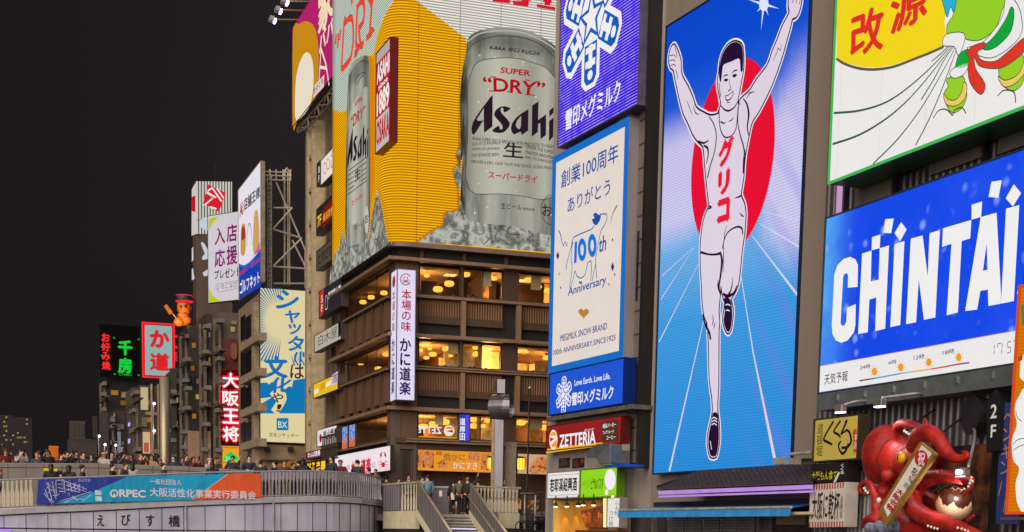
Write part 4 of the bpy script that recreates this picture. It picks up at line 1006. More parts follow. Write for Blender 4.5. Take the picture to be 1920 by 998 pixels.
# takoyaki ball
t = T('dumpling_ball', 'large brown dumpling ball with pale base and sauce streaks beside the octopus', 'sculpture', CP, *z1('AD', 885, 915), 2.2)
c = od(882, 768, 2.2); b = NB('glazed_ball'); x, y, zz = b.xyz()
jag = b.math('ADD', zz, b.math('MULTIPLY', b.math('SUBTRACT', b.noise(2.6, 2, st=(1, 1, .15)), .5), 1.5))
col = b.mix(b.ss(jag, .50, .56), lin('#d8b48a'), lin('#3a1c10'))
t.mb().ball(c, .53, 28, 18).build('ball', b.bsdf(col, .22), smooth=True)
m = t.mb()
for k in range(7):
    x0 = 775 + k * 22; m.tube([od(x0, 715, 2.2), od(x0 + 20, 680 - k % 3 * 12, 2.52), od(x0 + 45, 650 + k % 2 * 16, 2.5), od(x0 + 62, 668, 2.45)], .014, 6)
m.build('sauce_streaks', P('#7a5a3c', .4))
t.mb().lathe((c[0], c[1], c[2] - .95), [(.03, 0), (.03, .4)], 8).build('stem', METAL_GR)
t = T('cloth_bundle', 'grey crumpled cloth bundle under the octopus arm', 'bundle', CP, 1640, 1000, 2.4)
m = t.mb()
random.seed(5)
for k in range(7): m.ball(od(215 + k * 36, 965 + random.randint(-18, 14), 2.7), (.2, .16, .17), 8, 6)
m.build('cloth', P('#6f7488', .7, 0, .3, 4))

# ================================================================== corner crab restaurant
KV = lambda y, x=785: KR.uv(x, y)[1]
BRN = P('#4a3526', .65, 0, .15, 1.5, True, name='brown_cladding')
BRN2 = P('#634833', .6, 0, .12, 1.2, True, name='tan_cladding')
DKB = P('#1e1816', .7, 0, .2, 1.5, name='dark_brown')
RIBB = ribbed('#744e33', .16, .6, .05, .12, 0, .35)
TRIM = P('#8c7058', .5, .2, .12, 2, name='bronze_trim')
STREET = 2.85
t = T('crab_restaurant', 'brown four storey corner restaurant with warm lit window bands', 'building', KR, 785, 998)
REST = t
t.u0 = 0; t.v0 = STREET; p = KR.pt(0, STREET, 0); t.root.location = p
tl = T('crab_restaurant', '', None, KL, 700, 998); del tl.root['label']        # canal face: same building
bpy.data.objects.remove(tl.root)
def klpt(u, d, v):               # canal-face coordinates -> street-face coordinates of the same building
    q = KL.pt(u, v, d); return ((q - KR.o).dot(KR.u), (q - KR.o).dot(KR.n), v)
class LM(MB):
    """Mesh collected in canal-face coordinates, stored in the building's own."""
    def build(s, *a, **k):
        s.v = [klpt(x, y, zz) for x, y, zz in s.v]; return MB.build(s, *a, **k)
class KLview:                    # lets pixel helpers read the canal face
    pl = KL; mpp = t.mpp
def lmb():
    m = LM(t); m.th = type('V', (), dict(pl=KL, mpp=t.mpp, u0=t.u0, d0=t.d0, v0=t.v0, root=t.root))(); return m
lu = lambda x, y=640: KL.uv(x, y)[0]
ru = lambda x, y=640: KR.uv(x, y)[0]
RE = ru(1110); LE = lu(634)
CU = KR.u.dot(KR.u)
# solid core and roof block (back walls of the rooms are its faces)
t.mb().box(4.6, RE, -14, -4.6, STREET, KV(458)).build('core', P('#a8692c', .6, 0, .18, 1.5, True, name='lit_timber'))
fl = [(KV(634), KV(588)), (KV(773), KV(728)), (KV(497), KV(455))]
for a, b_ in fl: t.mb().box(.25, RE, -13, -.32, a, b_).build('floor_slab', P('#5a3a22', .6, 0, .15))
t.mb().box(.25, RE, -13, -.32, KV(850), KV(833)).build('floor_slab', P('#5a3a22', .6, 0, .15))
lev = [(487, 494, 498, 553, 561, 592, 606), (628, 635, 638, 686, 696, 730, 743), (765, 772, 776, 822, 832, 836, 843)]
bays = [(784, 862), (866, 941), (966, 1031), (1034, 1100)]
t.mb().box(0, RE, -.3, .25, KV(488), KV(457)).build('top_band', DKB)
lmb().box(LE, 0, -.3, .25, KV(488), KV(457)).build('top_band', DKB)
m = t.mb()
for x in (783, 862, 940, 1031): m.box(ru(x), ru(x) + .22, .253, .4, KV(486), KV(459))
m.build('top_mullion', BRN)
for i, (l0, l1, w0, w1, s1, p1, b1) in enumerate(lev):
    nx = lev[i + 1][0] if i < 2 else 850
    t.mb().box(-.2, RE, -.3, .62, KV(l1), KV(l0)).build('ledge', TRIM, bevel=.03)
    lmb().box(LE - .4, .55, -.3, .62, KV(l1) - .002, KV(l0) + .002).build('ledge', TRIM, bevel=.03)
    t.mb().box(0, RE, -.28, .30, KV(s1), KV(w1)).build('sill', BRN)
    lmb().box(LE, 0, -.28, .30, KV(s1), KV(w1)).build('sill', BRN)
    t.mb().box(.6, RE, .302, .42, KV(s1) + .05, KV(s1) + .14).box(.6, RE, .302, .42, KV(w1) - .12, KV(w1) - .04).build('sill_rail', TRIM)
    lmb().box(LE, -.6, .302, .42, KV(s1) + .05, KV(s1) + .14).build('sill_rail', TRIM)
    if i < 2:
        t.mb().box(0, RE, -.3, -.05, KV(nx), KV(s1)).build('spandrel_back', DKB)
        lmb().box(LE, 0, -.3, -.05, KV(nx), KV(s1)).build('spandrel_back', DKB)
        for (x0, x1) in bays:
            t.mb().box(ru(x0), ru(x1), -.047, .12, KV(p1), KV(s1) - .02).build('spandrel_panel', RIBB)
            t.mb().box(ru(x0), ru(x1), -.047, .2, KV(b1), KV(p1) - .003).build('spandrel_band', BRN)
        for k in range(6):
            x = 641 + k * 16.5
            lmb().box(lu(x), lu(x + 9.5), -.047, .16, KV(nx) + .35, KV(s1) - .02).build('spandrel_panel', BRN2)
            lmb().box(lu(x - 3.5), lu(x - 2), -.047, .28, KV(nx) + .02, KV(s1) - .02).build('fin', BRN)
    else:
        t.mb().box(0, RE, -.3, .05, KV(b1), KV(s1)).build('spandrel_back', BRN)
        lmb().box(LE, 0, -.3, .05, KV(b1) - .5, KV(s1)).build('spandrel_back', DKB)
    for x in (861.5, 941, 965, 1031):
        wd = .16 if x != 941 else ru(965) - ru(941) - .01
        t.mb().box(ru(x), ru(x) + wd, -.3, .2 if x != 941 else .1, KV(w1), KV(l1)).build('window_post', BRN)
        if x != 941: t.mb().box(ru(x) - .02, ru(x) + .25, .2, .5, KV(nx), KV(s1) - .02).build('rib_post', TRIM) if i < 2 else None
    for (x0, x1) in bays:
        f = t.mb(); a, b_, c, e = ru(x0) + .02, ru(x1) - .02, KV(w1) + .02, KV(l1) - .02
        f.stroke([(a, c), (b_, c), (b_, e), (a, e)], .10, .06, True)
        fo = f.build('window', DKB); t.mb().flat([(a, c), (b_, c), (b_, e), (a, e)], -.02).build('pane', glass(), fo)
    for (x0, x1) in ((640, 655), (656.5, 671), (674, 689), (691, 707), (709, 731)):
        f = lmb(); a, b_, c, e = lu(x0), lu(x1), KV(w1) + .02, KV(l1) - .02
        f.stroke([(a, c), (b_, c), (b_, e), (a, e)], .10, .06, True)
        fo = f.build('window', DKB); g = lmb(); g.flat([(a, c), (b_, c), (b_, e), (a, e)], -.02); g.build('pane', glass(), fo)
    lmb().box(lu(731.5), 0, -.3, .1, KV(w1), KV(l1)).build('window_post', BRN)
    lmb().box(LE, lu(639.5), -.3, .1, KV(w1), KV(l1)).build('window_post', BRN)
    t.mb().box(-.05, ru(783), -.6, .08, KV(nx if i < 2 else 843), KV(l1) - .004).build('corner_post', BRN2)
    # ceiling and its panels; unseen fill lights added at mid height to brighten them
    t.mb().box(.3, RE, -4.58, -.33, KV(l1) - .10, KV(l1) - .03).build('ceiling', P('#cfa878', .7, 0, .1, 1.5))
    CLm = lmb(); CLm.box(LE + .1, -.4, -4.5, -.33, KV(l1) - .11, KV(l1) - .035); CLm.build('ceiling', P('#cfa878', .7, 0, .1, 1.5))
    for (u, d) in ((2.2, -1.9), (6.3, -1.6), (10.8, -1.9)):
        l = bpy.data.lights.new('room_fill_light', 'POINT'); l.energy = (115, 215, 215)[i] ; l.color = (1, .56, .19); l.shadow_soft_size = .35
        o = bpy.data.objects.new('room_fill_light', l); COL.objects.link(o); o.parent = t.root; o.location = (u, -d, KV(l1) - t.v0 - 1.1)
    l = bpy.data.lights.new('room_fill_light', 'POINT'); l.energy = (90, 200, 200)[i]; l.color = (1, .58, .22); l.shadow_soft_size = .35
    o = bpy.data.objects.new('room_fill_light', l); COL.objects.link(o); o.parent = t.root; q = klpt(-6, -2.2, 0); o.location = (q[0], -q[1], KV(l1) - t.v0 - 1.1)
    m = t.mb()
    for k in range(5): m.box(1.2 + k * 2.4, 1.9 + k * 2.4, -2.6, -1.9, KV(l1) - .14, KV(l1) - .103)
    m.build('ceiling_panel', E('#ffcf80', 1.6))
    # a carved screen in the middle bay and partitions, as seen through the glass
    t.mb().box(ru(868), ru(940), -2.9, -2.8, KV(588 + 139 * i, 785), KV(l1) - .05).build('screen_wall', (lambda b: b.bsdf(b.mix(b.ss(b.noise(1.4, 4), .42, .6), lin('#6b4018'), lin('#d09a48')), .6))(NB('carved_screen')))
    rr = random.Random(90 + i)
    for (x0, x1) in bays:
        for k in range(5):
            x = x0 + (x1 - x0) * rr.random(); d_ = -rr.uniform(1.2, 3.6); w_ = rr.uniform(.3, 1.3); fl_ = KV(588 + 139 * i) + .01; tall = rr.choice([1.1, 1.3, 2.2, 3.0])
            t.mb().box(ru(x), ru(x) + w_, d_ - .08, d_, fl_, min(fl_ + tall, KV(l1) - .15)).build('interior_panel', P(rr.choice(['#6a3c18', '#c89850', '#3a2418', '#e0c890', '#8a5a2c']), .6, 0, .3, 3))
        if rr.random() < .6: m = t.mb(); x = x0 + (x1 - x0) * rr.uniform(.3, .8); m.box(ru(x), ru(x) + rr.uniform(.5, .9), -.5, -.44, KV(w1) + .9, KV(l1) - .05); m.build('roller_blind', P('#c8b48c', .8, 0, .1))
    t.mb().box(ru(905), ru(905) + .1, -3.4, -.4, KV(588 + 139 * i), KV(l1) - .05).build('partition', P('#7a5a40', .6))
    t.mb().box(ru(970), ru(1100), -3.9, -3.8, KV(588 + 139 * i), KV(l1) - .05).build('screen_wall', P('#8a6038', .6, 0, .3, 2))
# ground floor behind the deck
t.mb().box(0, RE, -3, -.6, STREET - .6, KV(834)).build('shop_front', P('#4a342a', .6, 0, .2))
for x in (783, 867, 941, 1031): t.mb().box(ru(x), ru(x) + .35, -.597, .05, STREET - .6, KV(843) - .003).build('pier', BRN)
t.mb().box(-.3, ru(751), -.8, .12, STREET - .6, KV(773) - .003).box(ru(752), ru(775), -.8, -.05, STREET - .6, KV(773) - .003).box(ru(776), ru(783), -.8, .12, STREET - .6, KV(773) - .003).build('corner_column', P('#5a4a42', .6, 0, .15, 1, True))
lmb().box(LE, 0, -2, -.5, STREET - .6, KV(834)).build('shop_front', P('#3a2a24', .6, 0, .2))
m = t.mb()
for k in range(7): m.box(ru(790 + k * 34), ru(818 + k * 34), -.597, -.5, STREET + .5, STREET + 1.1)
m.build('menu_case', (lambda b: b.emit(b.mix(b.ss(b.noise(3, 3), .42, .66), lin('#3a2018'), lin('#d88a50')), .8, 'NONE'))(NB('menu_pictures')))

# paper lanterns behind the glass
def lantern(pl, x, y, d, s=1.0, first=[None]):
    u, v = pl.uv(x, y, d)
    if first[0] is None:
        th = T('paper_lantern', 'round ribbed paper lantern glowing behind the restaurant windows', 'lantern', pl, x, y, d, 'paper lanterns in the crab restaurant')
        b = NB('lantern_paper'); xx, yy, zz = b.xyz()
        th.mb().lathe((u, d, v), [(.10, -.17), (.24, -.14), (.30, -.06), (.31, .0), (.30, .06), (.24, .14), (.10, .17)], 14).build('shade', b.emit(b.mix(b.lines(zz, .075, .5, .2), lin('#ff9a10'), lin('#ffd860')), 1.5), smooth=True)
        th.mb().tube([(u, d, v + .17), (u, d, v + .9)], .012, 5).build('cord', METAL_DK)
        first[0] = th.root; return th.root
    c = copy_tree(first[0]); c.location = pl.pt(u, v, d); c.scale = (s, s, s); return c
for (k, x, y, s) in (('I', 170, 275, 1), ('I', 240, 240, 1), ('I', 340, 180, 1), ('I', 740, 215, 1), ('I', 858, 285, .9), ('I', 138, 680, .8), ('I', 98, 702, .6), ('I', 415, 636, 1), ('I', 415, 680, 1), ('I', 700, 655, 1), ('I', 645, 690, .8), ('I', 846, 702, .8),
                     ('I', 60, 655, .6), ('I', 120, 645, .5), ('I', 215, 650, .6), ('I', 250, 690, .5), ('I', 520, 690, .6), ('I', 790, 640, .8), ('I', 440, 230, .6), ('I', 520, 210, .6), ('I', 800, 260, .6), ('I', 100, 190, .6), ('K', 560, 230, .7), ('K', 600, 190, .7), ('K', 920, 215, .8), ('K', 130, 232, 1), ('K', 205, 215, 1), ('K', 285, 200, 1.05), ('K', 500, 182, 1), ('K', 500, 228, 1), ('K', 838, 205, 1), ('K', 780, 228, .8), ('K', 1010, 240, 1)):
    lantern(KR, *z1(k, x, y), -1.3, s)
for (x, y) in ((335, 355), (385, 325), (465, 298), (480, 680), (320, 735), (430, 770)): lantern(KL, *z1('H', x, y), -1.3, .8)

# street lanterns on the ground floor
for j, (x, y, s, lab) in enumerate((('919', 869, .8, 'tall amber street lantern left of the chrome column'), ('977', 870, 1.15, 'tall amber street lantern right of the granite pillar'))):
    x = float(x); th = T('wall_lantern', lab, 'lantern', KR, x, y, 1.2, 'amber lanterns at the restaurant entrance')
    u, v = KR.uv(x, y, 1.2); r = .2 * s
    th.mb().lathe((u, 1.2, v - .33), [(r * .8, 0), (r, .05), (r, .6), (r * .8, .66)], 12).build('shade', E('#ffb02a', 2.6, 'AUTO'), smooth=False)
    m = th.mb()
    for k in range(8): a = k * math.pi / 4; m.tube([(u + (r + .015) * math.cos(a), 1.2 + (r + .015) * math.sin(a), v - .33), (u + (r + .015) * math.cos(a), 1.2 + (r + .015) * math.sin(a), v + .33)], .018, 5)
    m.lathe((u, 1.2, v + .33), [(r * 1.2, 0), (r * .4, .12)], 12); m.build('cage', METAL_DK)
    th.mb().tube([(u, 1.2, v + .4), (u, .4, v + .5)], .03, 6).build('bracket', METAL_DK)
    lamp_point(th.root, (0, -.45, 0), 25, (1, .6, .2), .2)

# --- orange food banner and the second one
b = NB('food_print'); x, y, zz = b.xyz()
FOOD = b.emit(b.ramp(b.noise(3.4, 4, .65), [(.30, lin('#4a1c0c')), (.42, lin('#b8481c')), (.52, lin('#e8a060')), (.62, lin('#c8682c')), (.74, lin('#f4e0c0'))]), .85, 'NONE')
t = panel_sign('food_banner', 'long orange banner with crab dish pictures and brown lettering', KR, 783, 881.7, 921, 38.5, EF('#f39a1e', .95, .06), DKB, .6, .15, .03, 'banner')
BHp = lambda *p: z('BH', *p)
t.art('dish_picture', BHp((1003, 75), (1160, 80), (1160, 250), (1003, 238)), FOOD, 1); t.art('dish_picture', smooth_path(BHp((1190, 200), (1240, 165), (1290, 180), (1300, 220), (1260, 255), (1210, 245)), 3, True), FOOD, 1)
t.art('dish_picture', BHp((1490, 95), (1605, 100), (1600, 180), (1500, 170)), FOOD, 1); t.art('dish_picture', BHp((1620, 100), (1700, 105), (1695, 270), (1618, 262)), FOOD, 1)
t.art('red_square', BHp((1178, 85), (1240, 88), (1240, 125), (1178, 122)), E('#d86a1a', .9), 1)
t.txt('焼かに', *z1('BH', 1252, 178), z1('BH', 1465, 0)[0], 15, E('#4a2a10', .9), 2, bold=.05); t.txt('焼かに', *z1('BH', 1256, 176), z1('BH', 1461, 0)[0], 14, E('#e8a040', .9), 3, bold=.0)
t.txt('かにすき', *z1('BH', 1338, 258), z1('BH', 1590, 0)[0], 14.5, E('#d0281c', .9), 2, bold=.06); t.txt('かにすき', *z1('BH', 1343, 256), z1('BH', 1585, 0)[0], 13.5, E('#fff0e0', .95), 3, bold=.01)
t = panel_sign('food_poster', 'cream and orange food poster right of the chrome column', KR, 970, 888, 1030, 37, EF('#e0b890', .8, .1), DKB, .5, .12, .03, 'poster')
t.art('dish_picture', smooth_path([(992, 884), (1003, 862), (1022, 856), (1029, 880), (1015, 889)], 3, True), FOOD, 1); t.art('dish_picture', [(973, 866), (985, 852), (992, 868), (980, 884)], FOOD, 1)

# --- crab banner on the canal face
def crab(t, cx, cy, w_, h_, mat, k=2):
    m = t.mb(); E_ = lambda a, b_: (cx + a * w_, cy + b_ * h_)
    m.flatp(smooth_path([E_(-.28, .05), E_(-.2, -.1), E_(0, -.16), E_(.2, -.1), E_(.28, .05), E_(.15, .25), E_(-.15, .25)], 3, True), t.dd(k))
    for s in (-1, 1):
        for a in range(4):
            y0 = -.02 + a * .09; m.strokep([E_(s * .22, y0), E_(s * (.62 - .05 * a), y0 - .22 + a * .17), E_(s * (.98 - .08 * a), y0 - .05 + a * .2)], [w_ * .10, w_ * .10, w_ * .04], t.dd(k), False, 3)
        m.strokep([E_(s * .18, -.1), E_(s * .5, -.35), E_(s * .42, -.62)], [w_ * .10, w_ * .10, w_ * .12], t.dd(k), False, 3)
        m.flatp(smooth_path([E_(s * .46, -.6), E_(s * .55, -.8), E_(s * .3, -1.0), E_(s * .08, -.98), E_(s * .3, -.86), E_(s * .14, -.78), E_(s * .34, -.62)], 2, True), t.dd(k))
    return m.build('crab_emblem', mat)
t = panel_sign('crab_banner', 'white lit banner with red crabs and red characters behind the bridge crowd', KL, 628, 896, 732.5, 40, EF('#f2e4ea', 1.0, .04), DKB, .7, .2, .04, 'banner')
CR = E('#d21a34', .95)
crab(t, *z1('BH', 666, 210), 11, 22, CR); crab(t, *z1('BH', 252, 255), 8.5, 16, E('#e8707c', .9))
t.txt('かに道楽', *z1('BH', 355, 325), z1('BH', 548, 0)[0], 29, CR, 2, bold=.05)
t.txts([('道頓堀', *z1('BH', 312, 270), z1('BH', 342, 0)[0], 10), ('本店', *z1('BH', 560, 250), z1('BH', 590, 0)[0], 11)], E('#6a6a70', .9), 2)

# --- upright corner sign, two lit faces
LAV = EF('#e4dcf6', 1.0, .04, None, 2.75)
KS = KR.shifted(0)
t = panel_sign('corner_sign', 'tall lavender white upright corner sign with a red crab mark and dark characters', KR, 743.5, 749, 776.5, 244, LAV, P('#6f6488', .4, .3), 1.75, 1.45, .035)
BEp = lambda *p: z('BE', *p)
CRD = E('#b02038', .9); INKP = E('#2c2058', .9)
cx, cy = z1('BE', 145, 122)
t.line('crab_mark', [ellipse(cx, cy, 9.5, 10.5, 26)[2:25]], 1.6, CRD, 2, 1); crab(t, cx, cy + 3, 7.5, 8, CRD, 2)
t.mb().textp('本場の味', *z1('BE', 116, 470), z1('BE', 180, 0)[0], 80, t.dd(2), vert=True, bold=.02).build('lettering', CRD)
t.mb().textp('かに道楽', *z1('BE', 102, 896), z1('BE', 178, 0)[0], 109, t.dd(2), vert=True, bold=.035).build('lettering', INKP)
e0, e1, e2, e3 = t.ext
sd = KR.pt(e0 - .04, 0, 1.72)
FS = Plane.__new__(Plane); FS.o = sd; FS.u = KR.n.copy(); FS.n = -KR.u
t2 = T('side', '', None, FS, 740, 600); bpy.data.objects.remove(t2.root)
def side(name, mat, fn):
    m = MB(t); m.th = t2; fn(m); m.v = [((FS.pt(a, c, b_) - KR.o).dot(KR.u), (FS.pt(a, c, b_) - KR.o).dot(KR.n), c) for a, b_, c in m.v]; m.th = t; return m.build(name, mat)
W0, W1 = -1.38, -.05
side('side_face', LAV, lambda m: m.flat([(W0, e2), (W1, e2), (W1, e3), (W0, e3)], .006))
vv = lambda f: e2 + (e3 - e2) * f
side('side_lettering', CRD, lambda m: (m.text('本場の味', W0 + .35, vv(.53), W1 - .35, vv(.855), .012, vert=True, bold=.02), m.flat(ellipse((W0 + W1) / 2, vv(.92), .38, .34, 20), .012)))
side('side_lettering', INKP, lambda m: m.text('かに道楽', W0 + .28, vv(.045), W1 - .28, vv(.49), .012, vert=True, bold=.035))

# --- painted reflection of the burger sign, then signs inside the second floor windows
t = T('sign_reflection', 'glowing mirrored burger lettering and round mark, a painted reflection in the restaurant window', 'sign', KR, 820, 822, -.1)
c = t.mb(); u0, v0 = KR.uv(782, 812, -.1); u1 = KR.uv(828, 812, -.1)[0]; v1 = KR.uv(782, 802, -.1)[1]
c.text('ZETTE', u1, v0, u0, v1 + .1, -.1, bold=.03).build('lettering', E('#f4f0f4', 1))
cx, cy = z1('K', 318, 262); t.fd = -.1
t.art('round_mark', ellipse(cx, cy, 10, 10, 26), E('#f4ece4', 1), 0); t.art('mark_bun', ellipse(cx, cy - 3, 7.5, 4.5, 18, 180, 360), E('#f0a020', 1), 1); t.art('mark_patty', [(cx + 7, cy - 2), (cx - 6, cy + 1), (cx + 7, cy + 4)], E('#d02020', 1), 1)
t.art('orange_edge', [z1('K', 80, 320), z1('K', 375, 325), z1('K', 375, 312), z1('K', 80, 300)], E('#f0a010', 1), 0)
t = panel_sign('window_blue_sign', 'blue upright sign with white characters in the restaurant window', KR, 861.5, 826, 880.5, 49, EF('#2a34c8', .9, .1), P('#20242c', .4, .3), .45, .12, .02)
t.mb().textp('道岸田', *z1('K', 392, 333), z1('K', 434, 0)[0], 43, t.dd(1), vert=True, bold=.03).build('lettering', E('#e8ecff', 1)); t.art('pattern', [z1('K', 440, 330), z1('K', 462, 332), z1('K', 462, 150), z1('K', 440, 150)], E('#5a50e0', .9), 1)
b = NB('poster_print'); x, y, zz = b.xyz()
POST = b.emit(b.mix(b.ss(zz, .2, .9), b.mix(b.noise(4, 2), lin('#c84820'), lin('#e88a50')), b.mix(b.ss(b.noise(5, 3), .4, .6), lin('#3a62c8'), lin('#9cc0f0'))), .9)
for k, (a, c) in enumerate(((315, 358), (365, 413))):
    t = panel_sign('window_poster', ('left' if k == 0 else 'right') + ' blue and red lit poster of the pair in the canal side window', KL, z1('J', a, 0)[0], z1('J', 0, 398 - 14 * k)[1], z1('J', c, 0)[0], 41, POST, DKB, .35, .1, .02, 'poster', 'posters in the canal side window')

# ================================================================== the beer billboard wrapped round the corner
VB = KR.uv(779, 455, .9)[1]; VT = VB + 22
pw = []
a0 = KL.pt(KL.uv(622.5, 520, .9)[0], 0, .9); a1 = KL.pt(0, 0, .9); b0 = KR.pt(0, 0, .9); b1 = KR.pt(ru(1115), 0, .9)
# meeting point of the two faces
du, dv = KL.u, KR.u
det = du.x * -dv.y + dv.x * du.y
q = b0 - a1; s_ = (q.x * -dv.y + dv.x * q.y) / det
cor = a1 + du * s_
rc = 1.5
pA, pB = cor - KL.u * rc, cor + KR.u * rc
plan = [a0, pA]
for k in range(1, 10):
    f = k / 10; plan.append(pA.lerp(cor, f).lerp(cor.lerp(pB, f), f))
plan += [pB, b1]
t = T('beer_billboard', 'giant yellow and white neon billboard wrapping the corner above the restaurant with two silver cans', 'billboard', KR, 742, 457, .9)
t.v0 = VB; t.root.location.z = VB
TO = lambda w: ((w - KR.o).dot(KR.u), (w - KR.o).dot(KR.n))
PITCH = .152
def tubes(name, dark, bright, st=1.0, seam=2.5):
    b = NB(name); x, y, zz = b.xyz()
    l = b.lines(zz, PITCH, .56, .2)
    l = b.math('MULTIPLY', l, b.math('ADD', .86, b.math('MULTIPLY', b.noise(3, 2, st=(.2, .2, 6)), .28)))
    c = b.mix(l, lin(dark), lin(bright))
    c = b.mix(b.math('MULTIPLY', b.lines(x, seam, .02, .012), .55), c, tuple(v * .3 for v in lin(dark)))
    return b.emit(c, st)
YT = tubes('yellow_tubes', '#985404', '#f8b808', 1.06)
WT = tubes('white_tubes', '#8f8a7c', '#f2eee6', .98)
pl2 = [TO(w) for w in plan]
m = t.mb(); n = len(pl2)
m.add([(u, d, VB) for u, d in pl2] + [(u, d, VT) for u, d in pl2], [(i, i + 1, n + i + 1, n + i) for i in range(n - 1)]); m.build('face', YT)
back = [TO(w) for w in [plan[0] - KL.n * .8] + [KL.pt(0, 0, .1)] + [KR.pt(ru(1115), 0, .1)]]
m = t.mb(); al = pl2 + back[::-1]; k = len(al)
m.add([(u, d, VB - .25) for u, d in al] + [(u, d, VB - .004) for u, d in al], [tuple(range(k))[::-1]] + [(i, (i + 1) % k, k + (i + 1) % k, k + i) for i in range(k)]); m.build('soffit', P('#7a6a60', .5, .2, .15))
m = t.mb(); m.add([(u, d, VB) for u, d in back] + [(u, d, VT) for u, d in back], [(0, 1, 4, 3), (1, 2, 5, 4)]); m.build('backing', DKB)
# right face print
rt = type('RF', (), {})()
CAN = NB('can_print'); gx, gy, gz = CAN.xyz('Generated')
c_ = CAN.ramp(gx, [(0.0, lin('#181814')), (.05, lin('#44443c')), (.10, lin('#9a9a8e')), (.16, lin('#74746a')), (.26, lin('#b4b4a6')), (.42, lin('#8e8e82')), (.6, lin('#b0b0a0')), (.8, lin('#6c6d62')), (.93, lin('#8a8a7e')), (1.0, lin('#1e201a'))])
c_ = CAN.mix(CAN.math('MULTIPLY', CAN.ss(CAN.noise(.9, 3, st=(3, 1, .4)), .45, .65), .30), c_, lin('#c4c6ba'))
c_ = CAN.mix(CAN.math('MULTIPLY', CAN.ss(gz, .84, .93), .55), c_, lin('#33332e')); c_ = CAN.mix(CAN.math('MULTIPLY', CAN.ss(gz, .955, .975), .6), c_, lin('#b0b0a4'))
CAN = CAN.emit(c_, .88)
LBL = NB('can_label'); gx, gy, gz = LBL.xyz('Generated')
LBL = LBL.emit(LBL.ramp(gx, [(0.0, lin('#8a8a7e')), (.10, lin('#b0af9e')), (.3, lin('#cac9b8')), (.5, lin('#b8b7a6')), (.66, lin('#a2a191')), (.82, lin('#bebeae')), (1.0, lin('#787a6e'))]), .86)
ICE = NB('ice_print'); v = ICE.n('ShaderNodeTexVoronoi'); v.inputs['Scale'].default_value = .6; ICE.put(v.inputs['Vector'], ICE.co())
n_ = ICE.noise(.9, 4, .55)
c_ = ICE.ramp(ICE.math('ADD', ICE.math('MULTIPLY', v.outputs['Distance'], .35), ICE.math('MULTIPLY', n_, .75)), [(.24, lin('#1c1c18')), (.38, lin('#5c5c54')), (.47, lin('#a6a69a')), (.54, lin('#5e5e56')), (.64, lin('#c4c4b8')), (.70, lin('#76766c')), (.84, lin('#f0f0e6'))])
ICE = ICE.emit(c_, .9)
FP = lambda *p: z('F', *p)
GP = lambda *p: z('G', *p)
def rface(name, pts, mat, k):
    m = t.mb(); m.flatp(pts, .9 + .006 * k); return m.build(name, mat)
def rline(name, lines, wpx, mat, k, sm=4, closed=False):
    m = t.mb()
    for l in lines: m.strokep(l, wpx, .9 + .006 * k, closed, sm)
    return m.build(name, mat)
R1 = 1112
rface('white_field', [(757, -24), (776, -4), (874, 72), (880, 130), (1060, 130), (R1, 130), (R1, -118), (757, -150)], WT, 1)
rline('field_edge', [[(757, -24), (776, -4), (874, 72)]], 1.4, E('#c8d4ec', .9), 2, 0)
rface('ice_field', GP((472, 480), (458, 540), (455, 582), (420, 596), (360, 612), (352, 650), (340, 700), (300, 722), (250, 750), (200, 790), (150, 822)) + [(900, 462), (1030, 473.5), (R1, 480), (R1, 400), (1000, 380)], ICE, 1)
rline('ice_edge', [GP((466, 20), (466, 120), (440, 200), (455, 250), (420, 310), (440, 400), (460, 480), (455, 582), (420, 596), (360, 612), (352, 650), (340, 700), (300, 722), (250, 750), (200, 790), (150, 822))], 2.6, E('#c8780c', .9), 2)
rface('frost_strip', GP((470, 0), (480, 180), (470, 300), (500, 380), (480, 470), (440, 400), (424, 320), (455, 250), (442, 200), (466, 120)), ICE, 2)
canp = FP((415, 1000), (410, 800), (408, 600), (425, 430), (445, 330), (452, 260), (475, 220), (520, 195), (600, 175), (680, 170), (760, 176), (840, 194), (910, 225), (970, 262), (1015, 300), (1040, 345), (1062, 470), (1080, 700), (1090, 1000)) + GP((1290, 560), (1270, 750), (1200, 790), (1000, 745), (800, 700), (640, 690), (560, 690), (520, 650), (480, 540), (476, 420), (490, 200))
rface('can', smooth_path(canp, 3, True), CAN, 4)
rline('can_rim', [FP((455, 262), (520, 215), (600, 198), (700, 192), (800, 205), (900, 245), (980, 292), (1030, 340))], 2.4, E('#b8b8ac', .9), 5)
rline('can_rim', [FP((445, 330), (500, 268), (600, 232), (700, 225), (800, 236), (920, 285), (1032, 400))], 1.6, E('#4a4a44', .9), 5)
rface('label', FP((455, 900), (455, 620), (462, 505), (500, 408), (540, 380), (610, 366), (700, 362), (800, 372), (900, 404), (950, 430), (1000, 490), (1030, 560), (1045, 900)) + GP((1170, 300), (1160, 480), (1060, 516), (900, 488), (750, 474), (575, 472), (512, 362)), LBL, 5)
rline('label_edge', [FP((455, 900), (455, 620), (462, 505), (500, 408), (540, 380), (610, 366), (700, 362), (800, 372), (900, 404), (950, 430), (1000, 490), (1030, 560))], 1.2, E('#45473f', .9), 6)
rline('label_edge', [GP((512, 60), (512, 362), (575, 472), (750, 474), (900, 488), (1060, 516), (1130, 500))], 1.2, E('#45473f', .9), 6)
ALET = E('#2a1c2c', .9); CRIM = E('#b5121e', .9)
AAp = lambda *p: z('AA', *p)
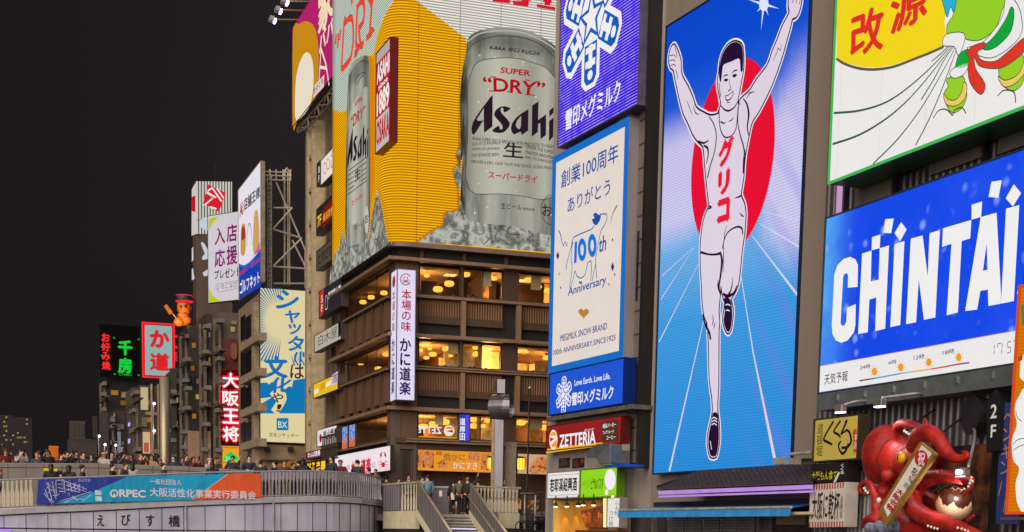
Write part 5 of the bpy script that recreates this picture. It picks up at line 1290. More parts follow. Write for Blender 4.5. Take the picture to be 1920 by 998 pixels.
def beer_word(fn, put, k):
    """The big brand word: fn turns sheet coordinates into pixels."""
    m = t.mb()
    put(m, [fn((118, 888), (98, 860), (92, 810), (108, 735), (150, 660), (210, 572), (275, 487), (330, 412), (358, 388), (354, 782), (250, 862), (247, 720), (235, 712), (215, 745), (150, 850)), fn((248, 552), (160, 690), (172, 712), (246, 705))])
    put(m, [smooth_path(fn((580, 562), (550, 540), (500, 528), (445, 540), (400, 575), (376, 620), (385, 655), (440, 720), (478, 770), (478, 812), (450, 815), (436, 770), (398, 790), (358, 822), (360, 842), (395, 858), (450, 862), (500, 850), (550, 800), (572, 755), (560, 715), (520, 668), (470, 615), (456, 575), (470, 548), (490, 555), (500, 608)), 2, True)])
    put(m, [fn((804, 565), (800, 832), (720, 888), (708, 845), (625, 882), (595, 850), (585, 800), (600, 740), (650, 670), (720, 615), (770, 585)), fn((714, 645), (662, 710), (646, 760), (660, 800), (690, 815), (709, 790))])
    put(m, [fn((930, 465), (924, 700), (1025, 630), (1022, 890), (955, 940), (950, 735), (925, 750), (920, 850), (845, 908), (850, 520))])
    put(m, [fn((1118, 668), (1112, 905), (1060, 970), (1062, 712))]); put(m, [fn((1120, 538), (1116, 610), (1064, 665), (1064, 582))])
    return m.build('brand_lettering', ALET)
beer_word(AAp, lambda m, L: m.flatp(L, .9 + .006 * 8), 8)
def rtextq(s, q, mat, k=7, bold=0.0): return t.mb().textq(s, q, .9 + .006 * k, bold).build('lettering', mat)
rtextq('SUPER', AAp((448, 112), (825, 158), (830, 82), (462, 38)), CRIM, 7, .035)
rtextq('“DRY”', AAp((245, 332), (985, 402), (1022, 235), (230, 155)), CRIM, 7, .03)
rline('serif', [AAp((305, 336), (390, 342)), AAp((335, 160), (400, 164)), AAp((530, 346), (612, 354)), AAp((668, 360), (735, 366)), AAp((765, 382), (880, 392)), AAp((765, 200), (830, 208)), AAp((895, 218), (945, 226))], 1.8, CRIM, 7, 0)
rtextq('KARA 辛口 KUCHI', FP((592, 308), (902, 345), (908, 320), (600, 280)), E('#26241e', .9), 7, .03); rline('underline', [FP((590, 306), (690, 310)), FP((812, 335), (905, 345))], .8, E('#26241e', .9), 7)
SM = E('#2e2a2a', .9)
for (s, q) in (('ASAHI SUPER DRY IS BREWED WITH PRECISION TO HIGH', ((555, 88), (1140, 148), (1142, 122), (558, 62))), ('QUALITY STANDARDS.', ((553, 130), (760, 122), (760, 98), (553, 104))), ('VISION OF JAPANESE', ((553, 168), (755, 162), (755, 138), (553, 144))), ('OUR ADVANCED BREW-', ((553, 208), (755, 204), (755, 180), (553, 184))),
    ('UNDER THE SUPER', ((942, 145), (1140, 188), (1140, 164), (944, 122))), ('MASTER BREWER', ((942, 185), (1140, 226), (1140, 202), (944, 162))), ('ING TECHNIQUES', ((940, 222), (1140, 262), (1140, 238), (942, 200))), ('DELIVER A DRY, CRISP TASTE AND QUICK, CLEAN FINISH', ((552, 255), (1135, 305), (1138, 278), (554, 230)))):
    rtextq(s, GP(*q), SM, 7, .012)
rtextq('生', GP((778, 208), (925, 220), (922, 112), (790, 100)), SM, 7, .02)
rtextq('スーパードライ', GP((672, 362), (1022, 398), (1028, 345), (676, 312)), CRIM, 7, .03)
rtextq('生ビール', GP((763, 580), (915, 592), (915, 550), (765, 538)), SM, 7, .01); rtextq('非熱処理', GP((920, 592), (1005, 600), (1005, 578), (920, 570)), SM, 7, .01)
rline('seal', [[(x, y) for x, y in ellipse(*z1('G', 1130, 590), 20, 28, 26)]], 1.0, SM, 7, 0); rtextq('お', GP((1062, 632), (1130, 640), (1130, 555), (1062, 548)), SM, 7, .02)
random.seed(11)
m = t.mb()
for k in range(46):
    x, y = 884 + random.random() * 150, 85 + random.random() * 320; r = .7 + random.random() * 1.3
    m.flatp(ellipse(x, y, r, r * 1.2, 8), .9 + .006 * 6.5)
m.build('water_drops', E('#cfcfc4', .9))
rface('ice_front', GP((520, 700), (560, 670), (640, 690), (700, 720), (740, 710), (800, 735), (860, 770), (950, 755), (1040, 760), (1085, 800), (1090, 850), (1200, 860), (1300, 880)) + [(R1, 484), (1030, 473.5), (858, 459.5)], ICE, 9)
rline('ice_crack', [GP((720, 790), (760, 720), (820, 760), (900, 770)), GP((640, 840), (690, 790)), GP((1100, 830), (1110, 780)), GP((440, 640), (470, 590), (500, 660)), GP((880, 860), (900, 880))], 1.6, E('#4a4a44', .9), 10, 2)
# giant red word at the top of the right face, cut by the picture edge
rtextq('DRY', [(846, -8), (1062, 14), (1062, -140), (846, -160)], E('#d81e30', .95), 3, .03)
rface('serif', FP((608, -20), (612, 10), (722, 22), (720, -8)), E('#d81e30', .95), 3.4); rface('serif', FP((735, 4), (740, 32), (836, 42), (832, 12)), E('#d81e30', .95), 3.4); rface('serif', FP((886, 26), (888, 46), (1004, 66), (1000, 44)), E('#d81e30', .95), 3.4)

# left face print
def lm():
    m = LM(t); m.th = type('V', (), dict(pl=KL, mpp=t.mpp, u0=t.u0, d0=t.d0, v0=t.v0, root=t.root))(); return m
LD = lambda k: .9 + .006 * k
def lface(name, pts, mat, k): m = lm(); m.flatp(pts, LD(k)); return m.build(name, mat)
def lline(name, lines, wpx, mat, k, sm=4, closed=False):
    m = lm()
    for l in lines: m.strokep(l, wpx, LD(k), closed, sm)
    return m.build(name, mat)
AHp = lambda *p: z('AH', *p); AEp = lambda *p: z('AE', *p); EP = lambda *p: z('E', *p); DP = lambda *p: z('D', *p)
WTG = tubes('pale_green_tubes', '#6f8478', '#dde4d4', .92)
lface('white_field', [(623.5, -70), (623.5, 205)] + [(640, 211), (656, 205), (664, 150), (690, 108)] + AEp((470, 540), (490, 450), (520, 330), (560, 210), (600, 120), (650, 40), (675, 0)) + [(738, -30), (738, -160)], WTG, 1)
lline('field_edge', [AEp((470, 540), (490, 450), (520, 330), (560, 210), (600, 120), (650, 40), (675, 0))], 1.0, E('#d8dcc8', .9), 2)
NEO = E('#f2442c', 1.0); NEOD = E('#8c1c12', .8)
dry = [AEp((158, 690), (185, 230), (200, 215)), AEp((190, 235), (240, 178), (268, 205), (275, 380), (262, 500), (240, 590), (158, 690)), AEp((285, 545), (330, 470), (302, 430), (315, 90)), AEp((305, 85), (360, 10), (382, 60), (376, 200), (325, 290)), AEp((330, 285), (350, 452), (378, 410)), AEp((402, 382), (468, 305), (440, 290), (455, 60), (418, -40)), AEp((455, 60), (480, -60)), AEp((108, 340), (100, 440)), AEp((128, 330), (122, 480)), AEp((150, 290), (140, 400)), AEp((255, 45), (270, -20))]
lline('neon_edge', dry, 12, NEOD, 2, 3); lline('neon_lettering', dry, 9, NEO, 3, 3)
lface('gold_edge', AHp((165, 58), (182, 62), (200, 80), (206, 200), (207, 420), (203, 560), (205, 640), (190, 740), (180, 800), (165, 800)), E('#e08a10', .9), 2)
lface('ice_field', EP((185, 915), (190, 850), (215, 740), (228, 705), (240, 700), (262, 580), (278, 640), (330, 660), (420, 640), (445, 480), (475, 335), (500, 440), (530, 610), (545, 668)), ICE, 3)
lline('gold_edge', [EP((475, 325), (505, 400), (545, 590), (562, 668))], 5.5, E('#e08a10', .9), 2, 2)
lcan = AHp((72, 935), (70, 700), (73, 480), (77, 300), (82, 180), (90, 125), (112, 88), (138, 66), (162, 60), (176, 75), (182, 150), (184, 400), (184, 700), (180, 880), (150, 935), (110, 945))
CANL = CAN
lface('can', smooth_path(lcan, 3, True), CANL, 4)
lline('can_rim', [AHp((84, 200), (95, 145), (120, 105), (150, 85), (178, 95))], 1.6, E('#3a3a34', .9), 5); lline('can_rim', [AHp((110, 190), (125, 160), (150, 140), (160, 145), (140, 165), (125, 195))], 2.2, E('#4a4a44', .9), 5)
lface('label', AHp((80, 820), (80, 420), (88, 330), (105, 280), (140, 230), (165, 205), (178, 220), (178, 780), (150, 830), (100, 855)), LBL, 5)
def ltextq(s, q, mat, k=6, bold=0.0): m = lm(); m.textq(s, q, LD(k), bold); return m.build('lettering', mat)
ltextq('SUPER', AHp((112, 300), (148, 272), (148, 250), (112, 275)), CRIM, 6, .03); ltextq('“DRY”', AHp((92, 405), (160, 345), (164, 290), (96, 345)), CRIM, 6, .03)
AX = lambda *p: [(620 + (78 + (x - 92) / 1028 * 98) / 2.495, 80 + (590 - (x - 92) / 1028 * 75 + (y - 888) / 500 * 175) / 2.495) for x, y in p]
beer_word_l = lambda: None
m = lm()
for L in ([AX((118, 888), (98, 860), (92, 810), (108, 735), (150, 660), (210, 572), (275, 487), (330, 412), (358, 388), (354, 782), (250, 862), (247, 720), (235, 712), (215, 745), (150, 850))], [AX((580, 562), (500, 528), (400, 575), (376, 620), (440, 720), (478, 770), (470, 812), (436, 770), (358, 822), (395, 858), (500, 850), (572, 755), (520, 668), (456, 575), (500, 608))], [AX((804, 565), (800, 832), (720, 888), (708, 845), (625, 882), (585, 800), (650, 670), (770, 585)), AX((714, 645), (646, 760), (690, 815), (709, 790))], [AX((930, 465), (924, 700), (1025, 630), (1022, 890), (955, 940), (950, 735), (925, 750), (920, 850), (845, 908), (850, 520))], [AX((1118, 668), (1112, 905), (1060, 970), (1062, 712))], [AX((1120, 538), (1116, 610), (1064, 665), (1064, 582))]): m.flatp(L, LD(7))
m.build('brand_lettering', ALET)
m = lm()
for k in range(6):
    for (a, b_) in (((82, 600 + 22 * k), (170, 535 + 22 * k)),) if k in (0, 1, 5) else (((82, 600 + 22 * k), (110, 582 + 22 * k)), ((142, 560 + 22 * k), (170, 540 + 22 * k))): m.strokep(AHp(a, b_), 1.7, LD(6))
m.build('small_print', SM)
ltextq('生', AHp((112, 655), (140, 630), (140, 580), (112, 600)), SM, 7, .03); ltextq('スーパードライ', AHp((98, 768), (152, 728), (154, 700), (98, 738)), CRIM, 6, .03); ltextq('生ビール', AHp((112, 880), (146, 858), (146, 836), (112, 856)), SM, 6, .01)
m = lm(); m.flatp(ellipse(*z1('AH', 168, 830), 4, 26, 20), LD(6)); m.build('seal', E('#c8c8ba', .9)); ltextq('お', AHp((160, 850), (177, 840), (177, 800), (160, 808)), SM, 7, .02)
lface('ice_front', EP((230, 880), (255, 720), (300, 690), (350, 680), (410, 650), (440, 700), (500, 660), (540, 668)), ICE, 8)
lline('ice_crack', [EP((450, 690), (460, 640), (475, 650), (465, 700)), EP((340, 720), (360, 690)), EP((200, 870), (225, 850)), EP((405, 740), (408, 710))], 1.6, E('#3c3c38', .9), 9, 2)
# red plaque
t = panel_sign('year_plaque', 'tall red plaque with white date lettering fixed beside the narrow can', KL, 705, 288, 730.5, 186, EF('#b81420', .95, .08), P('#6a0f12', .4, .2, .1), 1.5, .45, .06, rimmat=P('#7a1014', .4, .2))
e0, e1, e2, e3 = t.ext; hh = e3 - e2; g = .12
m = t.mb(); m.flat([(e0, e3 - hh * .1), (e1, e3 - hh * .1), (e1, e3), (e0, e3)], t.dd(1)); m.build('silver_cap', E('#b8b0b0', .9)); m = t.mb(); m.flat([(e0, e2), (e1, e2), (e1, e2 + hh * .34), (e0, e2 + hh * .34)], t.dd(1)); m.build('silver_base', E('#c8c0c0', .9))
t.mb().text('ASAHI', e0 + g, e2 + hh * .68, e1 - g, e2 + hh * .88, t.dd(2), bold=.05).text('since', e0 + g * 4, e2 + hh * .61, e1 - g * 4, e2 + hh * .665, t.dd(2), bold=.04).text('1889', e0 + g, e2 + hh * .355, e1 - g, e2 + hh * .595, t.dd(2), bold=.05).build('lettering', E('#f0e8e8', 1))
t.mb().text('OSAKA', e0 + g, e2 + hh * .06, e1 - g, e2 + hh * .31, t.dd(2), bold=.05).build('lettering', E('#c01824', .95))

# ================================================================== frontage east of the bridge
def block(name, label, xl, xc, xr, yt, depth, mat, cat='building', group=None):
    """Building whose canal face runs xl..xc and whose end face runs xc..xr at the given depth."""
    N = Plane(xc, yt, depth, -40); Wp = Plane(xc, yt, depth, 8900)
    t = T(name, label, cat, N, xc, yt, 0, group, at_uv=(0, 0)); t.root.location = N.pt(0, 0, 0)
    t.N, t.W = N, Wp
    uL = N.uv(xl, yt)[0]; wd = Wp.uv(xr, yt)[0]; v = N.uv(xc, yt)[1]
    t.mb().box(uL, 0, -wd, 0, 0, v).build('wall', mat)
    t.top, t.uL, t.wd = v, uL, wd
    return t
def wbox(t, x0, yb, x1, h, d0, d1):
    """Box on the end face of a block, as a mesh in the block's own coordinates."""
    Wp = t.W; u0, v0 = Wp.uv(x0, yb, d1); u1 = Wp.uv(x1, yb, d1)[0]; v1 = Wp.top(x0, yb, h, d1)
    m = t.mb(); N = t.N
    P8 = []
    for vv_ in (v0, v1):
        for (u, d) in ((u0, d0), (u1, d0), (u1, d1), (u0, d1)):
            p = Wp.pt(u, vv_, d) - N.o; P8.append((p.dot(N.u), p.dot(N.n), vv_))
    return m.add(P8, [(0, 1, 2, 3), (7, 6, 5, 4), (3, 2, 6, 7), (1, 0, 4, 5), (0, 3, 7, 4), (2, 1, 5, 6)])
def dim_window(c, st=.5): return E(c, st, 'NONE', 'lit_window')

# --- ribbed building next to the restaurant
RB = ribbed('#8a7866', .55, .6, .1, .2, 0, .45)
t = T('ribbed_building', 'grey ribbed building covered in shop signs beside the corner restaurant', 'building', KL, 605, 998); t.v0 = 0; t.root.location.z = 0
t.mb().box(KL.uv(572, 640, -.8)[0], LE - .01, -14, -.8, 0, KL.uv(600, 120, -.8)[1]).build('wall', RB)
m = t.mb()
for x in (574, 583): m.box(KL.uv(x, 640, .1)[0], KL.uv(x + 2.6, 640, .1)[0], -.797, .1, KL.uv(580, 852)[1], KL.uv(580, 235)[1])
m.build('corner_frame', P('#b7a586', .5, .1, .15, 2))
m = t.mb()
for k in range(9): m.box(KL.uv(573.5, 640, .05)[0], KL.uv(586, 640, .05)[0], -.797, .05, KL.uv(580, 300 + 62 * k)[1], KL.uv(580, 300 + 62 * k)[1] + .3)
m.build('lattice', P('#a08f74', .5, .1, .15, 2))
for x in (596, 606, 617, 627): t.mb().box(KL.uv(x, 640, -.8)[0], KL.uv(x, 640, -.8)[0] + .25, -.797, -.55, 2, KL.uv(600, 180)[1]).build('fin', P('#6f5f50', .6, .1, .2, 1, True))
def small(name, label, x0, yb, x1, h, c, cab='#3a3230', d=.5, st=.95, **k): return panel_sign(name, label, KL, x0, yb, x1, h, EF(c, st, .08) if isinstance(c, str) else c, P(cab, .5, .1, .2), d, .5, .03, **k)
BLK, WHI = E('#1c1818', .9), E('#f2ecec', 1)
t = small('restaurant_floor_sign', 'white sign with orange round marks, topmost on the ribbed building', 602, 348, 626, 46, '#ece2da')
t.line('round_mark', [ellipse(609, 316, 3.4, 10, 16), ellipse(615, 308, 3, 9.5, 16)], 2.2, E('#e2762a', .95), 1, 1, True)
t.txt('くし', 619.5, 318, 625.5, 34, BLK, 1, vert=True)
t = small('black_floor_tag', 'narrow black strip reading 8F beside the white sign with orange marks', 595, 350, 600.5, 42, '#181416')
t.txt('8F', 596, 346, 600, 34, WHI, 1, vert=True, bold=.02)
t = small('red_floor_sign', 'dark red sign reading 7F in yellow on the ribbed building', 594, 442, 625, 48, '#221412')
t.art('red_field', [(604.5, 430), (604.5, 396), (625, 370), (625, 402)], E('#8c1a16', .85), 1)
t.txt('7F', 595, 428, 602.5, 21, E('#f0c020', 1), 2, bold=.03); t.txt('備長炭焼', 605.5, 418, 624.5, 16, E('#e8a838', .95), 2, bold=.02)
t = small('plain_floor_sign', 'unlit tan sign with dark brushed letters below the red 7F sign', 594, 508, 622, 36, '#7c6c5a', st=.38)  # unlit board; light falling on it is put into the face as dim glow
t.txt('とりどり', 597, 497, 621, 20, E('#2a211a', .5), 1, bold=.02)
t = small('izakaya_sign', 'dark sign with white lettering and a red end reading 5F', 599, 598, 640, 50, '#2e2828', st=.7)
t.art('red_end', [(599.5, 596.5), (599.5, 549), (607, 540), (607, 586)], E('#c43a30', .9), 1); t.txt('5F', 601, 588, 606, 34, WHI, 2, vert=True, bold=.02)
t.txt('居酒屋十徳', 615, 562, 639, 13, WHI, 1, bold=.02); t.line('bottle_mark', [[(610, 580), (610, 562), (612, 554), (614, 560), (614, 577)]], 1.2, WHI, 1, 2, True)
t = small('plum_sign', 'pale sign with grey outlined characters on the ribbed building', 590, 661, 640, 30, '#cfc6b2', st=.75)
t.txt('白木屋', 597, 650, 632, 20, E('#5a5450', .7), 1, bold=.0); t.art('black_tag', [(634, 634), (634, 606), (639, 601), (639, 629)], BLK, 1)
t = small('yellow_sign', 'yellow sign with two white bars and a lilac end on the ribbed building', 588, 747, 634, 26, '#f2c012')
t.art('lilac_end', [(621, 724), (621, 705), (633.5, 696), (633.5, 718)], E('#d8c0dc', .95), 1); t.txt('家', 600, 733, 611, 13, E('#e08a10', 1), 1, bold=.03)
t.art('white_bar', [(589, 741), (589, 733), (597, 727), (597, 736)], E('#f4ecd0', 1), 1); t.art('white_bar', [(611, 727), (611, 719), (620, 713), (620, 721)], E('#f4ecd0', 1), 1); t.txt('酒', 623, 720, 632, 14, E('#3a2a4a', .9), 2)
t = small('pink_edge_sign', 'white sign with black characters and a pink edge near the crowd', 595, 838, 632, 30, '#efdfe4')
t.txt('炭火焼', 606, 826, 626, 18, BLK, 1, bold=.03); t.art('red_mark', ellipse(601, 822, 2.4, 8, 16), E('#8a1a24', .9), 1); t.art('dark_end', [(627, 822), (627, 805), (632, 801), (632, 818)], E('#3a2030', .9), 1)
t = small('red_shop_sign', 'small dark red sign with white glowing letters over the bridge crowd', 575, 862, 602, 13, '#7c1420', st=.8)
t.txt('なんば酒場', 577, 859, 600, 10, WHI, 1, bold=.03)
t = small('gold_neon_sign', 'glowing yellow neon shop letters just above the bridge crowd', 573, 892, 612, 24, '#2a1a0c', st=.7)
t.txt('だるま串', 575, 888, 610, 20, E('#ffc21a', 1.25), 1, bold=.05)
t = small('amber_shop_light', 'amber lit shop front far behind the crowd left of the gold letters', 520, 893, 562, 22, NB('amber_front').emit((.9, .42, .06), .7) if False else '#b8741c', st=.6)
b = NB('amber_glow'); x, y, zz = b.xyz(); t.root.children[-1].data.materials[0] = b.emit(b.mix(b.ss(b.noise(1.1, 4), .42, .66), lin('#2a1a0e'), lin('#f0b030')), .95)
# railing cage beside the red sign
t = T('balcony_cage', 'dark barred balcony over the crowd beside the crab banner', 'balcony', KL, 617, 850, .8)
m = t.mb()
for k in range(9): u = KL.uv(604 + 3.2 * k, 850, .8)[0]; m.box(u, u + .08, .72, .8, KL.uv(617, 862, .8)[1], KL.uv(617, 818, .8)[1])
for y in (862, 840, 818): v = KL.uv(617, y, .8)[1]; m.box(KL.uv(603, 850, .8)[0], KL.uv(632, 850, .8)[0], .7, .82, v, v + .1)
m.build('bars', P('#4a4038', .5, .4)); t.mb().boxp(603, 864, 632, 46, -.78, .0).build('backing', DKB)

# --- magenta rooftop billboard with its truss and lamp arms
t = panel_sign('magenta_billboard', 'magenta rooftop billboard with cream characters and a tan rounded shape', KL, 548.5, 239, 626, 186, EF('#b8106c', .95, .08), P('#3a3432', .5, .2), .4, .6, .06, 'billboard')
t.art('tan_shape', smooth_path([(549, 236), (549.5, 60), (560, 46), (575, 40), (590, 52), (597, 90), (596, 150), (588, 190), (560, 222)], 3, True), E('#d09018', .9), 1)
t.art('cream_oval', smooth_path([(556, 226), (553, 190), (556, 140), (566, 108), (576, 98), (585, 110), (588, 140), (586, 175), (578, 204)], 3, True), E('#ece0cc', .95), 2)
t.txt('家', 596, 72, 625, 84, E('#f0dcb4', 1), 2, bold=.05); t.txt('系', 594, 4, 625, 90, E('#f0dcb4', 1), 2, bold=.05); t.txt('ババ', 598, 103, 626, 36, E('#f0e4d0', 1), 2, bold=.04)
m = t.mb(); m.strokep([(598, 152), (602, 92), (611, 120), (617, 160)], 5.5, t.dd(2)).strokep([(599, 126), (612, 128)], 5, t.dd(2)); m.build('lettering', E('#f0e4d0', 1))
t.art('cream_tag', [(587, 184), (590, 160), (608, 140), (607, 163)], E('#e8dcc8', .9), 3); t.txt('まるとも', 588.5, 178, 606, 12, E('#4a2a3a', .9), 4, bold=.02)
t = T('sign_truss', 'dark steel truss under the magenta rooftop billboard', 'truss', KL, 590, 235, .5)
m = t.mb()
A = [(550, 240), (560, 248), (625, 168), (625, 150)]
top = [KL.uv(x, y, .55) for x, y in ((551, 236), (571, 215), (590, 192), (608, 170), (626, 148))]; bot = [KL.uv(x, y, .55) for x, y in ((553, 243), (573, 232), (592, 212), (610, 190), (627, 168))]
for d in (.3, -.9):
    for i in range(4):
        for (a, b_) in ((top[i], top[i + 1]), (bot[i], bot[i + 1]), (top[i], bot[i + 1]), (bot[i], top[i + 1]), (top[i], bot[i])): m.tube([(a[0], d, a[1] - .2), (b_[0], d, b_[1] - .2)], .07, 6)
m.build('bars', P('#7a6e60', .5, .3)); m = t.mb(); m.flat([(top[0][0], top[0][1] - .1), (top[4][0], top[4][1] - .1), (bot[4][0], bot[4][1]), (bot[0][0], bot[0][1])], -1.0); m.build('backing', DKB)
for (x, y, ex, ey) in ((509, 36, 560, 37), (520, 18, 572, 20), (532, 2, 584, 3)):
    th = T('floodlight', 'floodlight on a long arm, ' + {36: 'lowest', 18: 'middle', 2: 'topmost'}[y] + ' of three beside the magenta billboard', 'lamp', KL, ex, ey, .4, 'floodlights on long arms')
    L = 3.2; u, v = KL.uv(ex, ey, .4); q = KL.uv(x, y, .4 + L)
    u2 = KL.uv(x, y, .4 + L)[0]; v2 = q[1]
    th.mb().tube([(u, .4, v), (u2, .4 + L, v2)], .05, 6).build('arm', P('#c4bcb8', .4, .5))
    th.mb().box(u2 - .3, u2 + .3, .4 + L - .15, .4 + L + .15, v2 - .14, v2 + .14).build('lamp_head', P('#a8a0a8', .4, .4))
    th.mb().box(u2 - .26, u2 + .32, .4 + L - .3, .4 + L - .16, v2 - .22, v2 - .0).build('lens', E('#e8d4ff', 4, 'NONE'))

# --- building with the shutter sign, the golf sign and the steel frame
SB = block('shutter_building', 'narrow grey brown building carrying the cream shutter sign on its end wall', 447, 488, 574, 548, 125, P('#7d6a56', .7, 0, .2, .8, True, name='stained_wall'))
t = SB
for k in range(4):
    for (x0, x1) in ((451, 459), (461, 470)): t.mb().boxp(x0, 640 + 66 * k, x1, 44, .003, .1).build('balcony_window', P('#1d1818', .3, .1, .2))
for k in range(5): t.mb().boxp(450, 660 + 62 * k, 483, 14, .003, .8).build('balcony', P('#8a7866', .6, 0, .2))
m = t.mb(); m.boxp(472, 880, 476, 310, .003, .6); m.build('duct', P('#a08e74', .4, .3))
wbox(t, 487, 998, 574, 165, .003, .35).build('lower_wall', P('#8a7256', .7, 0, .3, .6, name='sooty_wall'))
wbox(t, 490, 862, 574, 3, .36, 1.2).build('ledge', METAL_GR)
m = wbox(t, 497, 846, 506, 8, .36, .9); m.build('vent_box', METAL_DK); m = wbox(t, 541, 846, 550, 8, .36, .9); m.build('vent_box', METAL_DK)
t = panel_sign('shutter_sign', 'tall cream sign with blue brushed lettering and a sunburst on the end wall', SB.W, 488.5, 828, 573, 288, EF('#eadba6', .92, .06), P('#4a4038', .5, .2), .6, .5, .05)
AFp = lambda *p: z('AF', *p)
SBL = E('#1a74b8', .9)
m = t.mb(); c = z1('AF', 165, 230)
for k in range(40):
    a = R(98 + k * 166 / 39); 
    pts = []
    for (r0, da) in ((104, 0), (0, -1.15), (0, 1.15)):
        q = a + R(da); cx_, sy_ = math.cos(q), math.sin(q); L = r0 or min(138 / max(.001, -cx_), (248 if sy_ > 0 else 198) / max(.001, abs(sy_)))
        pts.append((165 + L * cx_, 230 + L * sy_))
    m.flatp(AFp(*pts), t.dd(1))
for k in range(14):
    a = R(25 + k * 4.0); m.flatp(AFp((165 + 215 * math.cos(a), 230 + 215 * math.sin(a)), (min(298, 165 + 300 * math.cos(a - .02)), min(500, 230 + 300 * math.sin(a - .02))), (min(298, 165 + 300 * math.cos(a + .02)), min(500, 230 + 300 * math.sin(a + .02)))), t.dd(1))
m.build('sunburst', E('#2a7cb4', .85))
t.art('blue_band', AFp((27, 790), (27, 735), (100, 690), (27, 700), (27, 605), (170, 600), (215, 640), (225, 590), (299, 578), (299, 790)), E('#147ab8', .9), 1)
CRM = E('#eadba6', .92)
t.line('cream_outline', [AFp((60, 600), (100, 560), (150, 620), (190, 600)), AFp((100, 690), (140, 660), (160, 700), (120, 770), (110, 785))], 15, CRM, 2, 3)
def sh(s, q, b_=.03): t.mb().textq(s, AFp(*q), t.dd(4), b_).build('lettering', SBL)
sh('シ', ((108, 155), (245, 175), (270, 50), (130, 40)), .04); sh('ャ', ((168, 240), (262, 250), (268, 170), (178, 165))); sh('ッ', ((188, 310), (270, 320), (276, 250), (196, 245))); sh('タ', ((182, 410), (282, 425), (294, 325), (200, 315)), .04)
t.line('stroke', [AFp((248, 420), (236, 450), (238, 480)), AFp((270, 415), (268, 450), (272, 480)), AFp((286, 420), (288, 450))], 4, SBL, 4)
sh('文', ((30, 580), (195, 580), (190, 440), (60, 440)), .05); sh('化', ((80, 670), (215, 660), (220, 570), (90, 570)), .04)
t.mb().textq('は', AFp((205, 578), (290, 585), (290, 490), (210, 495)), t.dd(4), .02).textq('や', AFp((95, 725), (165, 725), (165, 665), (95, 665)), t.dd(4), .02).textq('！', AFp((118, 780), (150, 780), (158, 735), (128, 735)), t.dd(4), .02).build('lettering', E('#4a2a18', .9))
t.art('blue_square', AFp((124, 892), (196, 892), (196, 818), (124, 818)), E('#1a80bc', .9), 2); t.txt('BX', *z1('AF', 134, 876), z1('AF', 188, 0)[0], 12, E('#f0e4c0', .95), 3, bold=.01)
t.txt('文化シヤッター', *z1('AF', 78, 930), z1('AF', 256, 0)[0], 8, E('#4a3a28', .9), 2, bold=.01)
# golf shop sign on the canal side of the roof
t = panel_sign('golf_sign', 'slanting white rooftop sign with a blue lower band in front of the steel frame', SB.N, 447.8, 563, 489.5, 206, EF('#e8e2ec', 1, .04), P('#8c806c', .5, .2), .3, .35, .05)
Bp = lambda *p: z('B', *p)
t.mb().textq('AI', Bp((438, 320), (458, 300), (458, 225), (438, 240)), t.dd(2), .04).build('lettering', E('#b82434', .9))
t.mb().textq('店舗王様', Bp((462, 285), (550, 205), (550, 140), (462, 215)), t.dd(2), .03).build('lettering', BLK)
t.art('blue_band', [(448, 562), (448, 497), (458, 500), (472, 490), (489.3, 468), (489.3, 538)], E('#1840b0', .95), 1)
t.line('wave', [[(448, 497), (458, 500), (472, 490), (489.3, 468)]], 5, E('#2c60d0', .95), 2)
t.mb().textq('ゴルフネット', Bp((440, 745), (550, 680), (548, 605), (440, 665)), t.dd(3), .03).build('lettering', WHI)
t.mb().textq('全国の一割引店', Bp((436, 645), (550, 560), (550, 530), (436, 615)), t.dd(3), .02).build('lettering', E('#c83a6a', .95))
t.line('ring_mark', [Bp((478, 480), (480, 400), (492, 350), (504, 400), (506, 470))], 2.6, E('#1c4aa0', .9), 1)
t.art('tan_figure', smooth_path(Bp((446, 520), (444, 450), (450, 360), (468, 360), (472, 450), (466, 520)), 3, True), E('#d89a50', .9), 1); t.art('tan_figure', smooth_path(Bp((512, 500), (514, 380), (520, 290), (536, 280), (545, 350), (546, 470), (530, 515)), 3, True), E('#d8a468', .9), 1)
t.art('red_figure_patch', smooth_path(Bp((448, 440), (450, 375), (466, 372), (470, 430)), 2, True), E('#a8402c', .9), 2); t.art('pink_patch', Bp((510, 530), (530, 500), (550, 450), (550, 500)), E('#e05a80', .9), 2)
# steel frame behind it
t = T('steel_frame', 'tall rusty steel lattice frame with a ladder on the roof behind the golf sign', 'frame', SB.W, 530, 548)
SF = P('#b5aa96', .5, .3, .2, 1.2, name='weathered_steel')
def wt(m, pts, r, d=0.0): m.tube([(lambda q: (q[0], d, q[1]))(SB.W.uv(x, y, d)) for x, y in pts], r, 6)
m = t.mb()
for d in (.2, -2.0):
    for (a, b_) in ((((492, 540)), ((492, 335))), ((573, 540), (573, 470)), ((506, 540), (506, 318)), ((518, 342), (573, 470)), ((512, 430), (548, 390)), ((512, 500), (566, 447)), ((512, 430), (566, 447)), ((548, 390), (512, 390)), ((512, 500), (573, 504)), ((548, 450), (573, 500)), ((512, 532), (573, 532))): wt(m, [a, b_], .085, d)
m.build('lattice', SF)
m = t.mb()
for x in (534, 540, 543, 533.5): wt(m, [(x, 535), (x, 322)], .075, -.6)
wt(m, [(534, 322), (538, 316), (543, 322)], .10, -.6); m.build('pipe_stack', SF)
m = t.mb()
for x in (502, 509): wt(m, [(x, 540), (x, 330)], .06, .4)
for k in range(24): wt(m, [(502, 535 - 8.6 * k), (509, 535 - 8.6 * k)], .05, .4)
m.build('ladder', SF)
m = t.mb()
for y in (322, 329, 337): wt(m, [(494, y), (546, y + 2)], .07, .3); wt(m, [(494, y), (546, y + 2)], .07, -1.6)
for x in (496, 507, 518, 531, 545): wt(m, [(x, 340), (x, 318)], .06, .3)
m.build('top_railing', SF)

